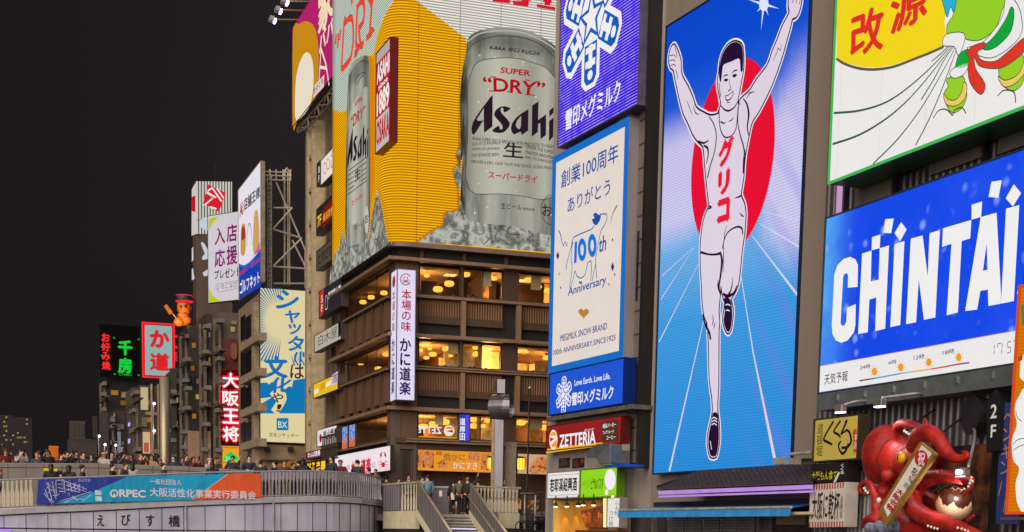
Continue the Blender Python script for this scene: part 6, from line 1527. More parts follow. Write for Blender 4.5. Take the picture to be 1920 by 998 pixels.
# --- building with the tall neon characters
OB = block('dumpling_building', 'narrow grey building with tall red edged neon characters and an arched niche', 398, 414, 449, 585, D(414), P('#5a4d44', .7, 0, .15, .8, True, name='pinkish_render'))
for k in range(5): OB.mb().boxp(400.5, 650 + 50 * k, 411, 28, .003, .12).build('window', P('#241e1e', .3, .1, .2))
Wp = OB.W
t = T('arched_niche', 'dark red arched niche with a hanging plush shape above the neon characters', 'niche', Wp, 436, 700, .1)
t.mb().slabp([(421, 698), (421, 652), (424, 640), (431, 635), (440, 635), (445, 642), (448, 652), (448, 698)], .05, .25).build('niche', P('#5a1214', .6, 0, .2)); m = t.mb()
m.slabp(smooth_path([(434, 670), (433, 652), (437, 643), (443, 645), (445, 658), (442, 674)], 3, True), .26, .7); m.build('plush_shape', P('#7a4a2c', .8))
t = T('neon_sign', 'four stacked white neon characters edged with red on the narrow building', 'sign', Wp, 432, 832, .5)
t.fd = .5
t.mb().slabp([(414, 832), (450, 832), (450, 694), (414, 694)], .1, .45).build('board', E('#5c0810', .7))  # board made to glow red, the neon's halo put into its colour
m = t.mb()
for k, ch in enumerate('大阪王将'):
    u0, v0 = Wp.uv(415.5, 728 + 33.5 * k, .5); u1 = Wp.uv(449.5, 728, .5)[0]; v1 = Wp.uv(415, 697 + 33.5 * k, .5)[1]
    m.text(ch, u0 - .2, v0 - .1, u1 + .2, v1 + .1, .47, bold=.15)
m.build('neon_edge', E('#e81830', 1.1))  # red strokes thickened to paint the halo round the neon
m = t.mb()
for k, ch in enumerate('大阪王将'):
    u0, v0 = Wp.uv(417, 727 + 33.5 * k, .5); u1 = Wp.uv(448, 728, .5)[0]; v1 = Wp.uv(415, 698.5 + 33.5 * k, .5)[1]
    m.text(ch, u0, v0, u1, v1, .5, bold=.03)
m.build('neon_lettering', E('#fff0f0', 1.1))
t = panel_sign('diamond_sign', 'orange lit panel with a bright green diamond below the neon characters', Wp, 417, 882, 448, 46, EF('#f0a01c', 1, .1), P('#3a2a14', .5), .4, .3, .03)
t.art('green_diamond', [(417.5, 859), (432, 846), (448, 859), (432, 876)], E('#1ad04a', 1), 1); t.txt('生ビール', 423, 864, 441, 9, E('#d8ffe0', 1), 2)
m = t.mb()
for y in (840, 868, 878): m.boxp(418, y, 447, 2, .41, .43)
m.build('stripe', E('#d87a10', .9))
t = T('green_awning', 'short lime green awning beside the orange diamond panel', 'awning', Wp, 462, 876, .6)
t.mb().boxp(450, 882, 470, 17, .1, 1.2).build('canvas', E('#9ab81c', .55))

# --- dark brown buildings and the rooftop tower sign
CLUT = []
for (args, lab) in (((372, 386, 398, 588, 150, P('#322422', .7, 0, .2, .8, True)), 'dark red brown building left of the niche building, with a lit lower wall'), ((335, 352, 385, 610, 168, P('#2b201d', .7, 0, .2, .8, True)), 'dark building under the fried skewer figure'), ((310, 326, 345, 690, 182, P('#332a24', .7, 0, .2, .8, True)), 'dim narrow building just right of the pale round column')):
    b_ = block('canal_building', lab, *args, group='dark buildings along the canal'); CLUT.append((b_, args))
    m = b_.mb(); xl, xc, xr, yt = args[:4]
    for k in range(5):
        for j in range(2): b_.mb().boxp(xl + 1.5 + (xc - xl) * j * .5, yt + 45 + 48 * k, xl + 1.5 + (xc - xl) * (j * .5 + .34), 24, .003, .1).build('window', P('#15110f', .3, .1))
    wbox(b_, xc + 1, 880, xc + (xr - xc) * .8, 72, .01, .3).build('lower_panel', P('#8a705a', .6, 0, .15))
    m = b_.mb()
    for k in range(3): wbox_ = wbox(b_, xc + 2 + (xr - xc) * .25 * k, yt + 120, xc + 2 + (xr - xc) * (.25 * k + .14), 26, .003, .06); wbox_.build('end_window', P('#1a1614', .3, .1))
TW = block('tower_sign', 'rooftop tower sign of white lit stripes with a red square emblem', 360.5, 366.5, 435, 340, 170, P('#4a3c36', .7, 0, .2, .8, True), 'sign')
b = NB('striped_light'); x, y, zz = b.xyz()
TWm = T('x', '', None, TW.W, 400, 440); bpy.data.objects.remove(TWm.root)
def wart(name, pts, mat, k): 
    m = MB(TW); m.th = type('V', (), dict(pl=TW.W, mpp=170 / F, u0=0, d0=0, v0=0, root=TW.root))()
    m.flatp(pts, .02 + .01 * k); N, Wp_ = TW.N, TW.W
    m.v = [((Wp_.pt(a, c, b_) - N.o).dot(N.u), (Wp_.pt(a, c, b_) - N.o).dot(N.n), c) for a, b_, c in m.v]; m.th = TW
    return m.build(name, mat)
STR = b.emit(b.mix(b.lines(y, .34, .62, .1), lin('#3c3a36'), lin('#cfcfc4')), .95)
wart('lit_stripes', [(367, 412), (435, 412), (435, 341), (367, 340)], STR, 0); wart('lit_stripes', [(367, 439), (400, 439), (400, 413), (367, 413)], STR, 0)
wart('red_emblem', z('BF', (233, 235), (270, 100), (395, 160), (378, 215), (345, 298)), E('#d8202c', 1), 1)
for q in (((262, 150), (330, 190), (320, 200), (258, 165)), ((240, 245), (300, 195), (306, 202), (245, 255)), ((300, 118), (372, 220), (362, 226), (292, 124)), ((335, 122), (385, 195), (378, 202), (328, 130)), ((285, 255), (330, 270), (328, 282), (282, 268)), ((265, 140), (300, 118), (304, 128), (270, 152))): wart('emblem_stroke', z('BF', *q), E('#f4e8e8', 1), 2)
wart('white_shape', smooth_path(z('BF', (208, 380), (225, 345), (255, 338), (275, 350), (275, 425), (240, 425), (215, 405)), 3, True), E('#ced4e0', .9), 1)
wart('white_shape', smooth_path(z('BF', (218, 525), (235, 518), (262, 560), (275, 600), (270, 635), (225, 640), (235, 610), (245, 595)), 2, True), E('#ced4e0', .9), 1); wart('white_shape', z('BF', (230, 735), (275, 705), (275, 755), (240, 762)), E('#ced4e0', .9), 1)
TW.mb().flatp(z('BF', (150, 470), (185, 455), (185, 80), (152, 135)), .02).build('lit_side', E('#d8ccc8', .9)); TW.mb().flatp(z('BF', (148, 290), (178, 300), (178, 180), (150, 190)), .03).build('red_side', E('#c81824', .95))
m = TW.mb(); m.flatp(z('BF', (152, 660), (165, 640), (162, 550), (152, 560)), .03).flatp(z('BF', (152, 790), (172, 780), (160, 700), (152, 710)), .03); m.build('side_character', E('#ccd0d8', .9))
m = TW.mb(); q = TW.N.uv(398, 340); m.tube([(-4 + 0, -3, TW.top), (-4, -3, TW.top + 3.4)], .05, 5); m.build('aerial', METAL_DK)
# recruiting sign
RP = Plane(391, 568, 150, -2900)
t = panel_sign('recruit_sign', 'white sign with purple characters and a lime corner in front of the tower sign', RP, 391, 568, 450, 162, EF('#d8d2d8', .95, .05), P('#4a4650', .4, .3), 0, .5, .05)
t.art('lime_corner', z('BF', (274, 440), (276, 346), (345, 330), (300, 380)), E('#c0cc1c', .95), 1); t.art('lime_corner', z('BF', (274, 950), (276, 830), (300, 900), (360, 938)), E('#c0cc1c', .95), 1)
MAG = E('#8a1a6c', .9)
for (s, q) in (('入', ((315, 540), (392, 525), (392, 400), (315, 415))), ('店', ((402, 520), (478, 508), (478, 378), (402, 392))), ('応', ((315, 700), (392, 688), (392, 560), (315, 572))), ('援', ((402, 685), (480, 672), (480, 532), (402, 545)))):
    t.mb().textq(s, z('BF', *q), t.dd(2), .03).build('lettering', MAG)
t.mb().textq('プレゼント', z('BF', (315, 785), (500, 760), (500, 690), (315, 718)), t.dd(2), .025).build('lettering', E('#2a2430', .9))
t.mb().textq('いちこなび', z('BF', (335, 860), (478, 838), (478, 795), (335, 818)), t.dd(2), .0).build('lettering', E('#6a4a6a', .9)); t.line('pill', [z('BF', (325, 850), (325, 830), (340, 815), (490, 790), (490, 845), (345, 875))], .7, E('#8a6a80', .9), 1, 0, True)

# pipes, cooling units, cables and small lit signs on the canal buildings
def clutter(b_, xl, xc, xr, y0, y1, seed, n=7):
    rr = random.Random(seed); AC = P('#6c665e', .6, .1, .2, 3); 
    for k in range(n):
        y = y0 + (y1 - y0) * (k + rr.random() * .6) / n; x = xl + (xc - xl) * rr.uniform(.05, .6); w_ = (xc - xl) * .3
        o = b_.mb().boxp(x, y, x + w_, 7, .003, .7).build('cooling_unit', AC)
        if rr.random() < .6: wbox(b_, xc + (xr - xc) * rr.uniform(.05, .7), y, xc + (xr - xc) * .85, rr.uniform(5, 12), .01, .12).build('wall_patch', P(rr.choice(['#7a6450', '#5c4a3e', '#8c7a66']), .7, 0, .25, 1))
        if rr.random() < .55:
            x2 = xc + (xr - xc) * rr.uniform(.1, .6); wbox(b_, x2, y + 14, x2 + (xr - xc) * .22, 9, .02, .1).build('lit_window', E(rr.choice(['#c88a3c', '#a86a2c', '#7c8a94', '#d8b070']), .55))
    for k in range(2):
        x = xl + (xc - xl) * (.15 + .6 * k); b_.mb().boxp(x, y1, x + .9, y1 - y0, .003, .3).build('drain_pipe', P('#6a5c50', .5, .2))
    for k in range(2):
        y = y0 + (y1 - y0) * (.25 + .36 * k); b_.mb().boxp(xl, y, xc, 2, .003, .6).build('balcony', P('#54483e', .6, 0, .2)); m = b_.mb()
        for j in range(7): m.boxp(xl + (xc - xl) * j / 7, y - 2, xl + (xc - xl) * j / 7 + .5, 7, .52, .58)
        m.build('balcony_rail', METAL_DK)
for i, (b_, a_) in enumerate(CLUT): clutter(b_, a_[0], a_[1], a_[2], a_[3] + 20, 872, 40 + i)
clutter(OB, 398, 414, 449, 600, 872, 51, 5)
# --- lit sculpture of a cook with skewers
t = T('cook_figure', 'orange lit figure of a cook in a dark cap holding a skewer on the roof', 'sculpture', Plane(345, 610, 170, 8900), 345, 605)
pl = t.pl
def cp(x, y, d): u, v = pl.uv(x, y, d); return (u, d, v)
ORL = P('#c46a1c', .6, 0, .2, 1.2, name='orange_painted_figure')
m = t.mb(); m.ball(cp(345, 573, .5), (.95, .9, 1.3), 16, 12).ball(cp(337, 575, 1.1), (.22, .3, .25), 8, 6).ball(cp(345, 600, .5), (1.05, .75, .75), 14, 9).ball(cp(359, 574, .5), (.2, .2, .35), 8, 6).ball(cp(343, 590, .7), (.8, .7, .5), 10, 7); o = m.build('figure', ORL, smooth=True)
t.mb().lathe(cp(345.5, 560, .5), [(1.05, 0), (1.15, .3), (1.1, .75), (.9, .95), (.2, 1.05)], 18).build('cap', P('#1e1c2c', .5)); m = t.mb(); m.lathe(cp(345.5, 560, .5), [(1.17, -.02), (1.2, .05), (1.17, .12)], 18).lathe(cp(345.5, 547.5, .5), [(1.12, -.02), (1.14, .04), (1.1, .1)], 18); m.build('neon_ring', E('#e8283c', 1.2))
m = t.mb(); m.ball(cp(339, 572, 1.25), (.13, .1, .1), 8, 6).ball(cp(349, 571, 1.35), (.14, .1, .1), 8, 6); m.tube([cp(335, 568, 1.2), cp(341, 569.5, 1.45)], .06, 5).tube([cp(346, 569, 1.5), cp(353, 566, 1.3)], .06, 5).tube([cp(340, 585, 1.15), cp(349, 584, 1.3)], .06, 5); m.build('brow_and_eye', P('#2a1410', .5))
m = t.mb(); m.tube([cp(334, 602, 1.2), cp(306, 570, 1.4)], .07, 6); m.build('skewer_stick', P('#d8b070', .5)); m = t.mb(); m.tube([cp(317, 585, 1.35), cp(304, 567, 1.4)], [.35, .28], 10); m.build('fried_piece', P('#b06a20', .6, 0, .3, 4), smooth=True)
m = t.mb(); m.ball(cp(333, 604, 1.1), (.7, .6, .6), 12, 8); m.build('fist', ORL, smooth=True); t.root.scale = (.86, .86, .86)
lamp_spot(t.root, (cp(340, 620, 4.2)[0] - t.u0, -4.2, cp(340, 622, 4)[2] - t.v0), (.05, .8, .75), 650, (1, .55, .18), 80, .2)
t.mb().box(cp(340, 622, 4.2)[0] - .3, cp(340, 622, 4.2)[0] + .3, 3.6, 4.6, cp(340, 624, 4)[2] - .6, cp(340, 624, 4)[2] - .3).build('lamp_box', METAL_DK)

# --- further signs
KP2 = Plane(268, 705, 196, 8900)
t = panel_sign('red_neon_sign', 'pale turquoise sign with red characters inside a glowing red border', KP2, 271, 704, 324, 96, EF('#9cc4c0', .8, .06), P('#2a1416', .5), .3, 1.2, .12)
t.mb().stroke([(t.ext[0] - .1, t.ext[2] - .1), (t.ext[1] + .1, t.ext[2] - .1), (t.ext[1] + .1, t.ext[3] + .1), (t.ext[0] - .1, t.ext[3] + .1)], .42, t.dd(8), True).build('neon_border', E('#ff2a34', 1.1))
for (s, x0, yb, x1, h) in (('か', 281, 651, 318, 33), ('道', 281, 694, 318, 33)): t.txt(s, x0 - .5, yb + .5, x1 + .5, h + 1, E('#7a1414', .9), 1, bold=.06); t.txt(s, x0, yb, x1, h, E('#e0242c', 1), 2, bold=.045)
t.txts([('に', 324, 655, 333, 30), ('楽', 324, 678, 333, 20)], E('#e03038', 1), 3, bold=.03)
OP = Plane(190, 705, 250, 8900)
t = T('okonomiyaki_sign', 'dark rooftop frame with red and green neon characters', 'sign', OP, 222, 710, 0); t.fd = 0
OPu = lambda x, y: OP.uv(x, y)
m = t.mb(); a, b_ = OPu(188, 706), OPu(262, 612); m.box(a[0], b_[0], -.6, -.05, a[1], b_[1]); m.build('board', P('#050405', .9, spec=.1))
t.txt('お好み焼', 191, 694, 207, 70, E('#ff2a30', 1.05), 1, vert=True, bold=.05)
t.mb().textp('千', 221, 666, 249, 29, t.dd(1), bold=.06).textp('房', 221, 700, 248, 30, t.dd(1), bold=.06).build('neon_lettering', E('#12c83a', 1.1))
t.txt('CHIBO', 223, 704, 247, 3.5, E('#12c83a', .9), 1, bold=.02)
m = t.mb()
for (x, y) in ((212, 635), (189, 652), (189, 668), (258, 638), (213, 703), (258, 705)): m.boxp(x, y, x + 4, 3, -.04, .02)
m.build('corner_light', E('#1a9a30', .8))
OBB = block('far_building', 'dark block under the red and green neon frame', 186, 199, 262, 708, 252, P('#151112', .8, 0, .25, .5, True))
m = t.mb(); 
t = block('far_building', 'low grey building with a boxy rooftop room at the left', 126, 130, 187, 822, 270, P('#322b26', .8, 0, .2, .6))
wbox(t, 131, 822, 160, 33, -6, -.5).build('roof_room', P('#3e362f', .8, 0, .2)); wbox(t, 174, 822, 183, 42, -4, -1).build('chimney', P('#282320', .8))
for k in range(3): wbox(t, 133 + 9 * k, 818, 140 + 9 * k, 24, -.49, -.42).build('roof_window', P('#2a2624', .4))
wbox(t, 132, 856, 182, 26, .003, .2).build('front_panel', P('#39302a', .8))
t = FB3 = block('far_building', 'cream lit building with slanting shop panels left of the round column', 235, 262, 300, 722, 225, P('#3d332b', .7, 0, .2, .6, True))
wbox(t, 264, 768, 278, 42, .003, .3).build('lit_panel', E('#d8c49a', .75)); wbox(t, 268, 850, 282, 40, .003, .3).build('lit_panel', E('#e8b890', .8)); wbox(t, 270, 848, 279, 18, .31, .33).build('red_writing', E('#c8603c', .8)); wbox(t, 266, 800, 276, 18, .003, .2).build('dim_panel', E('#8a7a58', .5))
wbox(t, 284, 860, 287, 140, .003, .5).build('edge_column', P('#a08a6c', .5)); wbox(t, 296, 860, 299, 140, .003, .4).build('edge_column', P('#8a745a', .5))
t.mb().boxp(237, 868, 250, 130, .003, .5).build('bay', P('#483d33', .7)); m = t.mb(); m.boxp(240, 800, 243, 6, .51, .6).boxp(240, 832, 243, 8, .51, .6); m.build('violet_light', E('#b0a0ff', 1.3))
clutter(FB3, 235, 262, 300, 735, 868, 61, 4)
t = FB4 = block('far_building', 'slim dark building with pale upright tubes by the street lamps', 205, 212, 236, 770, 240, P('#27201d', .7, 0, .2, .6, True))
m = wbox(t, 214, 860, 217, 85, .003, .4); m.build('upright_tube', P('#8a8078', .5)); wbox(t, 221, 850, 227, 40, .003, .2).build('glass_door', E('#8a98a8', .6)); wbox(t, 190, 862, 204, 90, -3, .1).build('side_wall', P('#2c2524', .7))
clutter(FB4, 205, 212, 236, 780, 868, 62, 4)
clutter(OBB, 186, 199, 262, 720, 868, 63, 6)
t = block('orange_lit_kiosk', 'small orange lit shop front far left behind the bridge crowd', 91, 92, 110, 836, 190, P('#c06a2c', .6), 'shop')
wbox(t, 94, 858, 109, 20, .003, .2).build('lit_front', E('#d8702c', .75))
t = T('round_column', 'tall pale round column rising behind the bridge crowd', 'column', Plane(311, 860, 180, 8900), 311, 870)
t.v0 = 0; t.root.location.z = 0; u = t.pl.uv(309, 800)[0]
t.mb().lathe((u, 0, 0), [(.62, 0), (.62, t.pl.uv(311, 708)[1])], 20).build('shaft', P('#a89880', .35, .5, .15, .8, True), smooth=True); t.mb().box(u + .7, u + 1.5, -1, 0, 0, t.pl.uv(311, 690)[1]).build('dark_pier', P('#2a2424', .6))
# street lamps
for i, (x, y, dep) in enumerate(((289, 757, 190), (289, 808, 190), (197, 834, 205), (318, 808, 185), (186, 818, 215), (217, 835, 215))):
    pl_ = Plane(x, y, dep, 8900); th = T('street_lamp', 'white street lamp glowing over the far promenade', 'lamp', pl_, x, 900, 0, 'white street lamps on the far promenade')
    u, v = pl_.uv(x, y); th.v0 = v - 8; th.root.location.z = v - 8
    th.mb().tube([(th.u0, 0, v - 8), (th.u0, 0, v + .2)], .07, 6).build('pole', METAL_GR); th.mb().ball((u, .1, v), .19, 10, 7).build('lamp_globe', E('#f4ecff', 3.2, 'NONE')); lamp_point(th.root, (0, -.6, 8), 160, (1, .92, 1), .3)
# far apartment towers
for (x0, x1, yt, lab) in ((0, 26, 778, 'dark apartment tower with a few lit windows at the left edge'), (30, 60, 782, 'second dark apartment tower with lit windows, right of the edge one')):
    pl_ = Plane(x0, yt, 420, 8900); th = T('apartment_tower', lab, 'building', pl_, (x0 + x1) / 2, 990); th.v0 = 0; th.root.location.z = 0
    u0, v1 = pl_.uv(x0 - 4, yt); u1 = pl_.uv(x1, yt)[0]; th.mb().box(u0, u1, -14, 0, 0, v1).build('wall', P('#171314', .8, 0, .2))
    random.seed(int(x0) + 4)
    for k in range(13):
        x, y = x0 + 2 + random.randint(0, 5) * 4.2, yt + 6 + random.randint(0, 8) * 8.5
        u, v = pl_.uv(x, y); th.mb().box(u, u + .5, .003, .08, v, v + .45).build('lit_window', E(random.choice(['#e0c070', '#d8b060', '#a09078']), .5))

# ================================================================== the bridge, its stairs and landing
def two_point(pa, pb):
    q = Plane.__new__(Plane); q.o = pa.copy(); q.u = (pb - pa); q.u.z = 0; q.u.normalize(); q.n = q.u.cross(UPZ); return q
def front(px, py, depth):
    q = Plane.__new__(Plane); q.o = at(px, py, depth); q.u = Vector((1, 0, 0)); q.n = Vector((0, -1, 0)); return q
BP = two_point(at(0, 953, 67), at(490, 933, 73.5))
def bdepth(px, d=0):
    """Depth of the bridge side under a picture column."""
    if px <= 490:
        u, v = BP.uv(px, 950, d); return BP.pt(u, v, d).y
    k = [(490, 73.5), (525, 74.1), (590, 75.3), (630, 76.2), (673, 77.9), (700, 80.2), (713, 82.5), (718, 85)]
    for (a, b_), (c, e) in zip(k, k[1:]):
        if px <= c: return b_ + (e - b_) * (px - a) / (c - a)
    return 85
def interp(k, x):
    if x <= k[0][0]: return k[0][1] + (x - k[0][0]) * (k[1][1] - k[0][1]) / (k[1][0] - k[0][0])
    for (a, b_), (c, e) in zip(k, k[1:]):
        if x <= c: return b_ + (e - b_) * (x - a) / (c - a)
    return k[-1][1]
YF = [(0, 953.5), (72, 950), (150, 947), (270, 941.3), (360, 936.7), (423, 934.6), (490, 932.8), (525, 931.6), (590, 930.6), (630, 931.4), (673, 934), (700, 937.5), (713, 940), (718, 942)]
YR = [(0, 902.5), (72, 900), (270, 893.5), (360, 891), (423, 889.4), (490, 887.8), (525, 887.2), (590, 887), (630, 888.5), (673, 891.2), (700, 895.8), (713, 899), (718, 901)]
ST = [-140, -80, -40, 0, 40, 80, 120, 174, 217, 260, 303, 344, 384, 422, 459, 490, 508, 526, 542, 558, 572, 586, 600, 612, 624, 636, 647, 657, 666, 675, 684, 692, 698, 703, 708, 713, 716, 718]
BF_ = front(360, 940, 70)
def W(p): return ((p.x - BF_.o.x), (BF_.o.y - p.y), p.z)
def fas(px, dz=0.0, out=0.0):
    p = at(px, interp(YF, px), bdepth(px)); p.z += dz
    if out:
        q = at(px + 3, 940, bdepth(px + 3)) - at(px - 3, 940, bdepth(px - 3)); q.z = 0; q.normalize(); p += q.cross(UPZ) * out
    return p
t = T('bridge', 'curved stone clad bridge side with black characters crossing the left half', 'bridge', BF_, 360, 998); t.v0 = 0; t.root.location.z = 0
BRT = t
FASC = NB('stone_cladding'); x, y, zz = FASC.xyz()
c_ = FASC.mix(FASC.ss(FASC.noise(.5, 4), .3, .7), lin('#b2b0c6'), lin('#cdc8da')); c_ = FASC.mix(FASC.math('MULTIPLY', FASC.ss(FASC.noise(2.2, 5, .6, st=(1, 1, .1)), .5, .78), .38), c_, lin('#767078'))
FASC = FASC.bsdf(c_, .42, .0, FASC.noise(1.2, 2), .01)
m = t.mb(); n = len(ST); vs = []
for (dz, out) in ((-.36, 0), (-3.4, .0)): vs += [W(fas(px, dz, out)) for px in ST]
m.add(vs, [(n + i, n + i + 1, i + 1, i) for i in range(n - 1)]); m.build('cladding', FASC)
COPE = P('#b4aeb4', .6, 0, .12, 1.5, name='coping_stone')
m = t.mb(); vs = []
for (dz, out) in ((-.30, .10), (-.04, .10), (0.0, .05), (0.0, -1.0)): vs += [W(fas(px, dz, out)) for px in ST]
m.add(vs, [(k * n + i, k * n + i + 1, (k + 1) * n + i + 1, (k + 1) * n + i) for k in range(3) for i in range(n - 1)])
m.build('coping', COPE)
JT = P('#2c2629', .8)
m = t.mb(); vs = []
for (dz, out) in ((-.36, .03), (-.30, .03), (-.30, .1)): vs += [W(fas(px, dz, out)) for px in ST]
m.add(vs, [(k * n + i, k * n + i + 1, (k + 1) * n + i + 1, (k + 1) * n + i) for k in range(2) for i in range(n - 1)]); m.build('shadow_gap', JT)
m = t.mb()
for px in (-78, -36, 6.5, 48, 89, 132, 174.4, 217.5, 260.6, 303, 344, 384, 422, 459, 494, 526.5, 557.7, 586, 612, 636, 656.7, 675.4, 692, 702.5, 710):
    a, b_ = fas(px - .6, -.37, .012), fas(px + .6, -.37, .012); m.add([W(a), W(b_), W(Vector((b_.x, b_.y, b_.z - 3))), W(Vector((a.x, a.y, a.z - 3)))], [(3, 2, 1, 0)])
for px0, px1 in zip(ST, ST[1:]):
    a, b_ = fas(px0, 0, .012), fas(px1, 0, .012)
    z0 = at(px0, interp([(0, 991.5), (360, 996), (700, 999)], px0), bdepth(px0)).z; z1_ = at(px1, interp([(0, 991.5), (360, 996), (700, 999)], px1), bdepth(px1)).z
    m.add([W(Vector((a.x, a.y, z0))), W(Vector((b_.x, b_.y, z1_))), W(Vector((b_.x, b_.y, z1_ + .06))), W(Vector((a.x, a.y, z0 + .06)))], [(0, 1, 2, 3)])
m.build('joint_lines', JT)
m = t.mb(); a = fas(512, 0, .06); m.tube([W(a), W(Vector((a.x, a.y, a.z - 3)))], .05, 8); a = fas(348, -.3, .06); m.tube([W(a), W(Vector((a.x, a.y, a.z - 3)))], .04, 8); m.build('drain_pipe', P('#a89ca0', .4, .3))
vs = []
m = t.mb()
vs = [W(fas(px, -.46, -1.0)) for px in ST] + [W(fas(px, -.46, -9)) for px in ST]
m.add(vs, [(i, i + 1, n + i + 1, n + i) for i in range(n - 1)]); m.build('deck', P('#6a625e', .8))
m = t.mb()
tb = T('x', '', None, BP, 100, 950); bpy.data.objects.remove(tb.root)
m2 = MB(tb)
for ch, x, yb, h, w_ in (('え', 182, 986.5, 21, 13.5), ('び', 227, 985.5, 22, 18), ('す', 273.5, 987, 22, 16.5), ('橋', 316, 988, 22, 21.5)): m2.textp(ch, x, yb, x + w_, h, .02, bold=.02)
m.v = [W(BP.pt(a, c, b_)) for a, b_, c in m2.v]; m.f = m2.f; m.mi = m2.mi; m.build('lettering', P('#1a1416', .5))

# railing of paddle shaped balusters
def baluster_mesh(name, prof, mat, th=.05):
    q = [(w_ / 2, h) for w_, h in prof]; out = [(a, b_) for a, b_ in q] + [(-a, b_) for a, b_ in q[::-1]]
    m = MB(type('V', (), dict(u0=0, d0=0, v0=0, root=None))()); m.slab(out, -th / 2, th / 2)
    me = bpy.data.meshes.new(name); me.from_pydata([(a, -b_, c) for a, b_, c in m.v], [], m.f); me.materials.append(mat); return me
PALE = P('#cfc4ac', .5, .0, .1, 4, name='cream_paint'); SILV = P('#b7b2bc', .35, .35, .12, 4, name='silver_paint')
BOT = baluster_mesh('baluster', [(.06, 0), (.17, .04), (.19, .3), (.18, .62), (.11, .82), (.075, .9), (.075, 1.12), (.12, 1.25)], PALE)
BLD = baluster_mesh('baluster', [(.10, 0), (.06, .05), (.05, .3), (.055, .6), (.085, .75), (.15, .9), (.155, 1.27)], SILV)
PAD = baluster_mesh('baluster', [(.12, 0), (.17, .06), (.18, .45), (.12, .62), (.055, .72), (.05, 1.05), (.10, 1.16), (.15, 1.26)], PALE)
def railing(label, pts, spans, group=None, hh=1.28):
    """pts(px) -> world base point; spans: list of (px list, mesh)."""
    root = bpy.data.objects.new('railing', None); COL.objects.link(root); p0 = pts(spans[0][0][0]); root.location = p0
    root['label'] = label; root['category'] = 'railing'
    for pxs, me in spans:
        for px in pxs:
            p = pts(px); q = pts(px + 1.5) - pts(px - 1.5)
            o = bpy.data.objects.new('baluster', me); COL.objects.link(o); o.parent = root; o.location = p - p0; o.rotation_euler = (0, 0, math.atan2(q.y, q.x))
    return root
rl = railing('long bridge railing of cream and silver paddle shaped balusters', lambda px: fas(px, .06, .02), [([-28 + 8.6 * k for k in range(11)], BOT), ([491 + 6.6 * k for k in range(21)] + [629 + 5.0 * k for k in range(9)] + [673 + 3.6 * k for k in range(8)] + [701, 703.6, 706, 708.3, 710.4, 712.4], BLD)])
m = BRT.mb()
R0 = lambda px, dz, out: W(fas(px, dz, out))
for (dz, r) in ((1.34, .05), (.06, .03)):
    m.tube([R0(px, dz + (at(px, interp(YR, px), bdepth(px)).z - fas(px).z - 1.34 if dz > 1 else 0) * 0, .02) for px in ST[1:]], r, 6)
o = m.build('handrail', SILV); o.name = 'handrail'
# hung banner
t = T('event_banner', 'long blue, cyan and orange cloth banner hung along the bridge railing', 'banner', BP, 280, 940, .16); t.fd = .16
W_ = lambda *p: z('W', *p); X_ = lambda *p: z('X', *p)
CLOTH = lambda c: (lambda b: b.bsdf(b.mix(b.ss(b.noise(.9, 3, st=(1, 1, .3)), .35, .7), tuple(v * .86 for v in lin(c)), tuple(min(1, v * 1.08) for v in lin(c))), .6, 0, b.noise(1.3, 2, st=(1, 1, .5)), .14))(NB('banner_cloth'))
allp = [(69, 946.5), (280, 940), (491, 932.5), (488.5, 887.8), (280, 892.2), (72, 899.8)]
t.mb().slabp(allp, .10, .15).build('backing', CLOTH('#2a3aa0'))
t.art('cyan_field', [(103, 944.8), (169, 925), (240, 893.3), (426, 889.2), (362, 937.3)], CLOTH('#12a4d4'), 1)
t.art('orange_field', [(361, 937.3), (427, 889.2), (488.5, 887.9), (491, 932.5)], CLOTH('#f0602a'), 1)
t.line('seam', [[(361, 937.3), (427, 889.2)]], 1.2, P('#e8c8c0', .6), 2, 0)
WC = P('#e6e0ea', .6, 0, .04)
t.txt('大阪活性化事業実行委員会', 281, 931, 480, 16.5, WC, 3, bold=.02); t.txt('一般社団法人', *W_((1500, 470))[0], W_((1815, 0))[0][0], 10.5, WC, 3, bold=.01)
t.txt('RPEC', *W_((1192, 598))[0], W_((1460, 0))[0][0], 14.5, WC, 3, bold=.045)
c = W_((1142, 562))[0]; m = t.mb(); m.flatp([ellipse(c[0], c[1], 8, 7.6, 22), ellipse(c[0], c[1] + .3, 5.0, 4.8, 20)], t.dd(3)); m.flatp(W_((1130, 590), (1140, 555), (1160, 590)), t.dd(3)); m.build('emblem', P('#f0dcd8', .6))
m = t.mb(); random.seed(9)
for (a, b_) in (((480, 450), (520, 640)), ((520, 440), (560, 620)), ((560, 430), (640, 428)), ((640, 428), (650, 560)), ((560, 430), (562, 560)), ((580, 470), (620, 470)), ((580, 500), (630, 520)), ((650, 440), (870, 520)), ((660, 480), (860, 545)), ((670, 520), (800, 550)), ((700, 450), (720, 550)), ((740, 460), (755, 550)), ((790, 470), (795, 540)), ((830, 490), (835, 540)), ((450, 520), (480, 600)), ((470, 600), (540, 650)), ((440, 560), (520, 660)), ((600, 640), (910, 545)), ((640, 655), (760, 600)), ((760, 620), (860, 620)), ((820, 650), (910, 575)), ((460, 470), (500, 470)), ((500, 520), (550, 540)), ((590, 540), (640, 545)), ((720, 590), (780, 640)), ((520, 500), (545, 520))): m.strokep(W_(a, b_), 1.0, t.dd(3))
for k in range(34):
    x, y = 460 + random.random() * 380, 440 + random.random() * 150; m.strokep(W_((x, y), (x + random.uniform(-10, 30), y + random.uniform(-30, 30))), .7, t.dd(3.3))
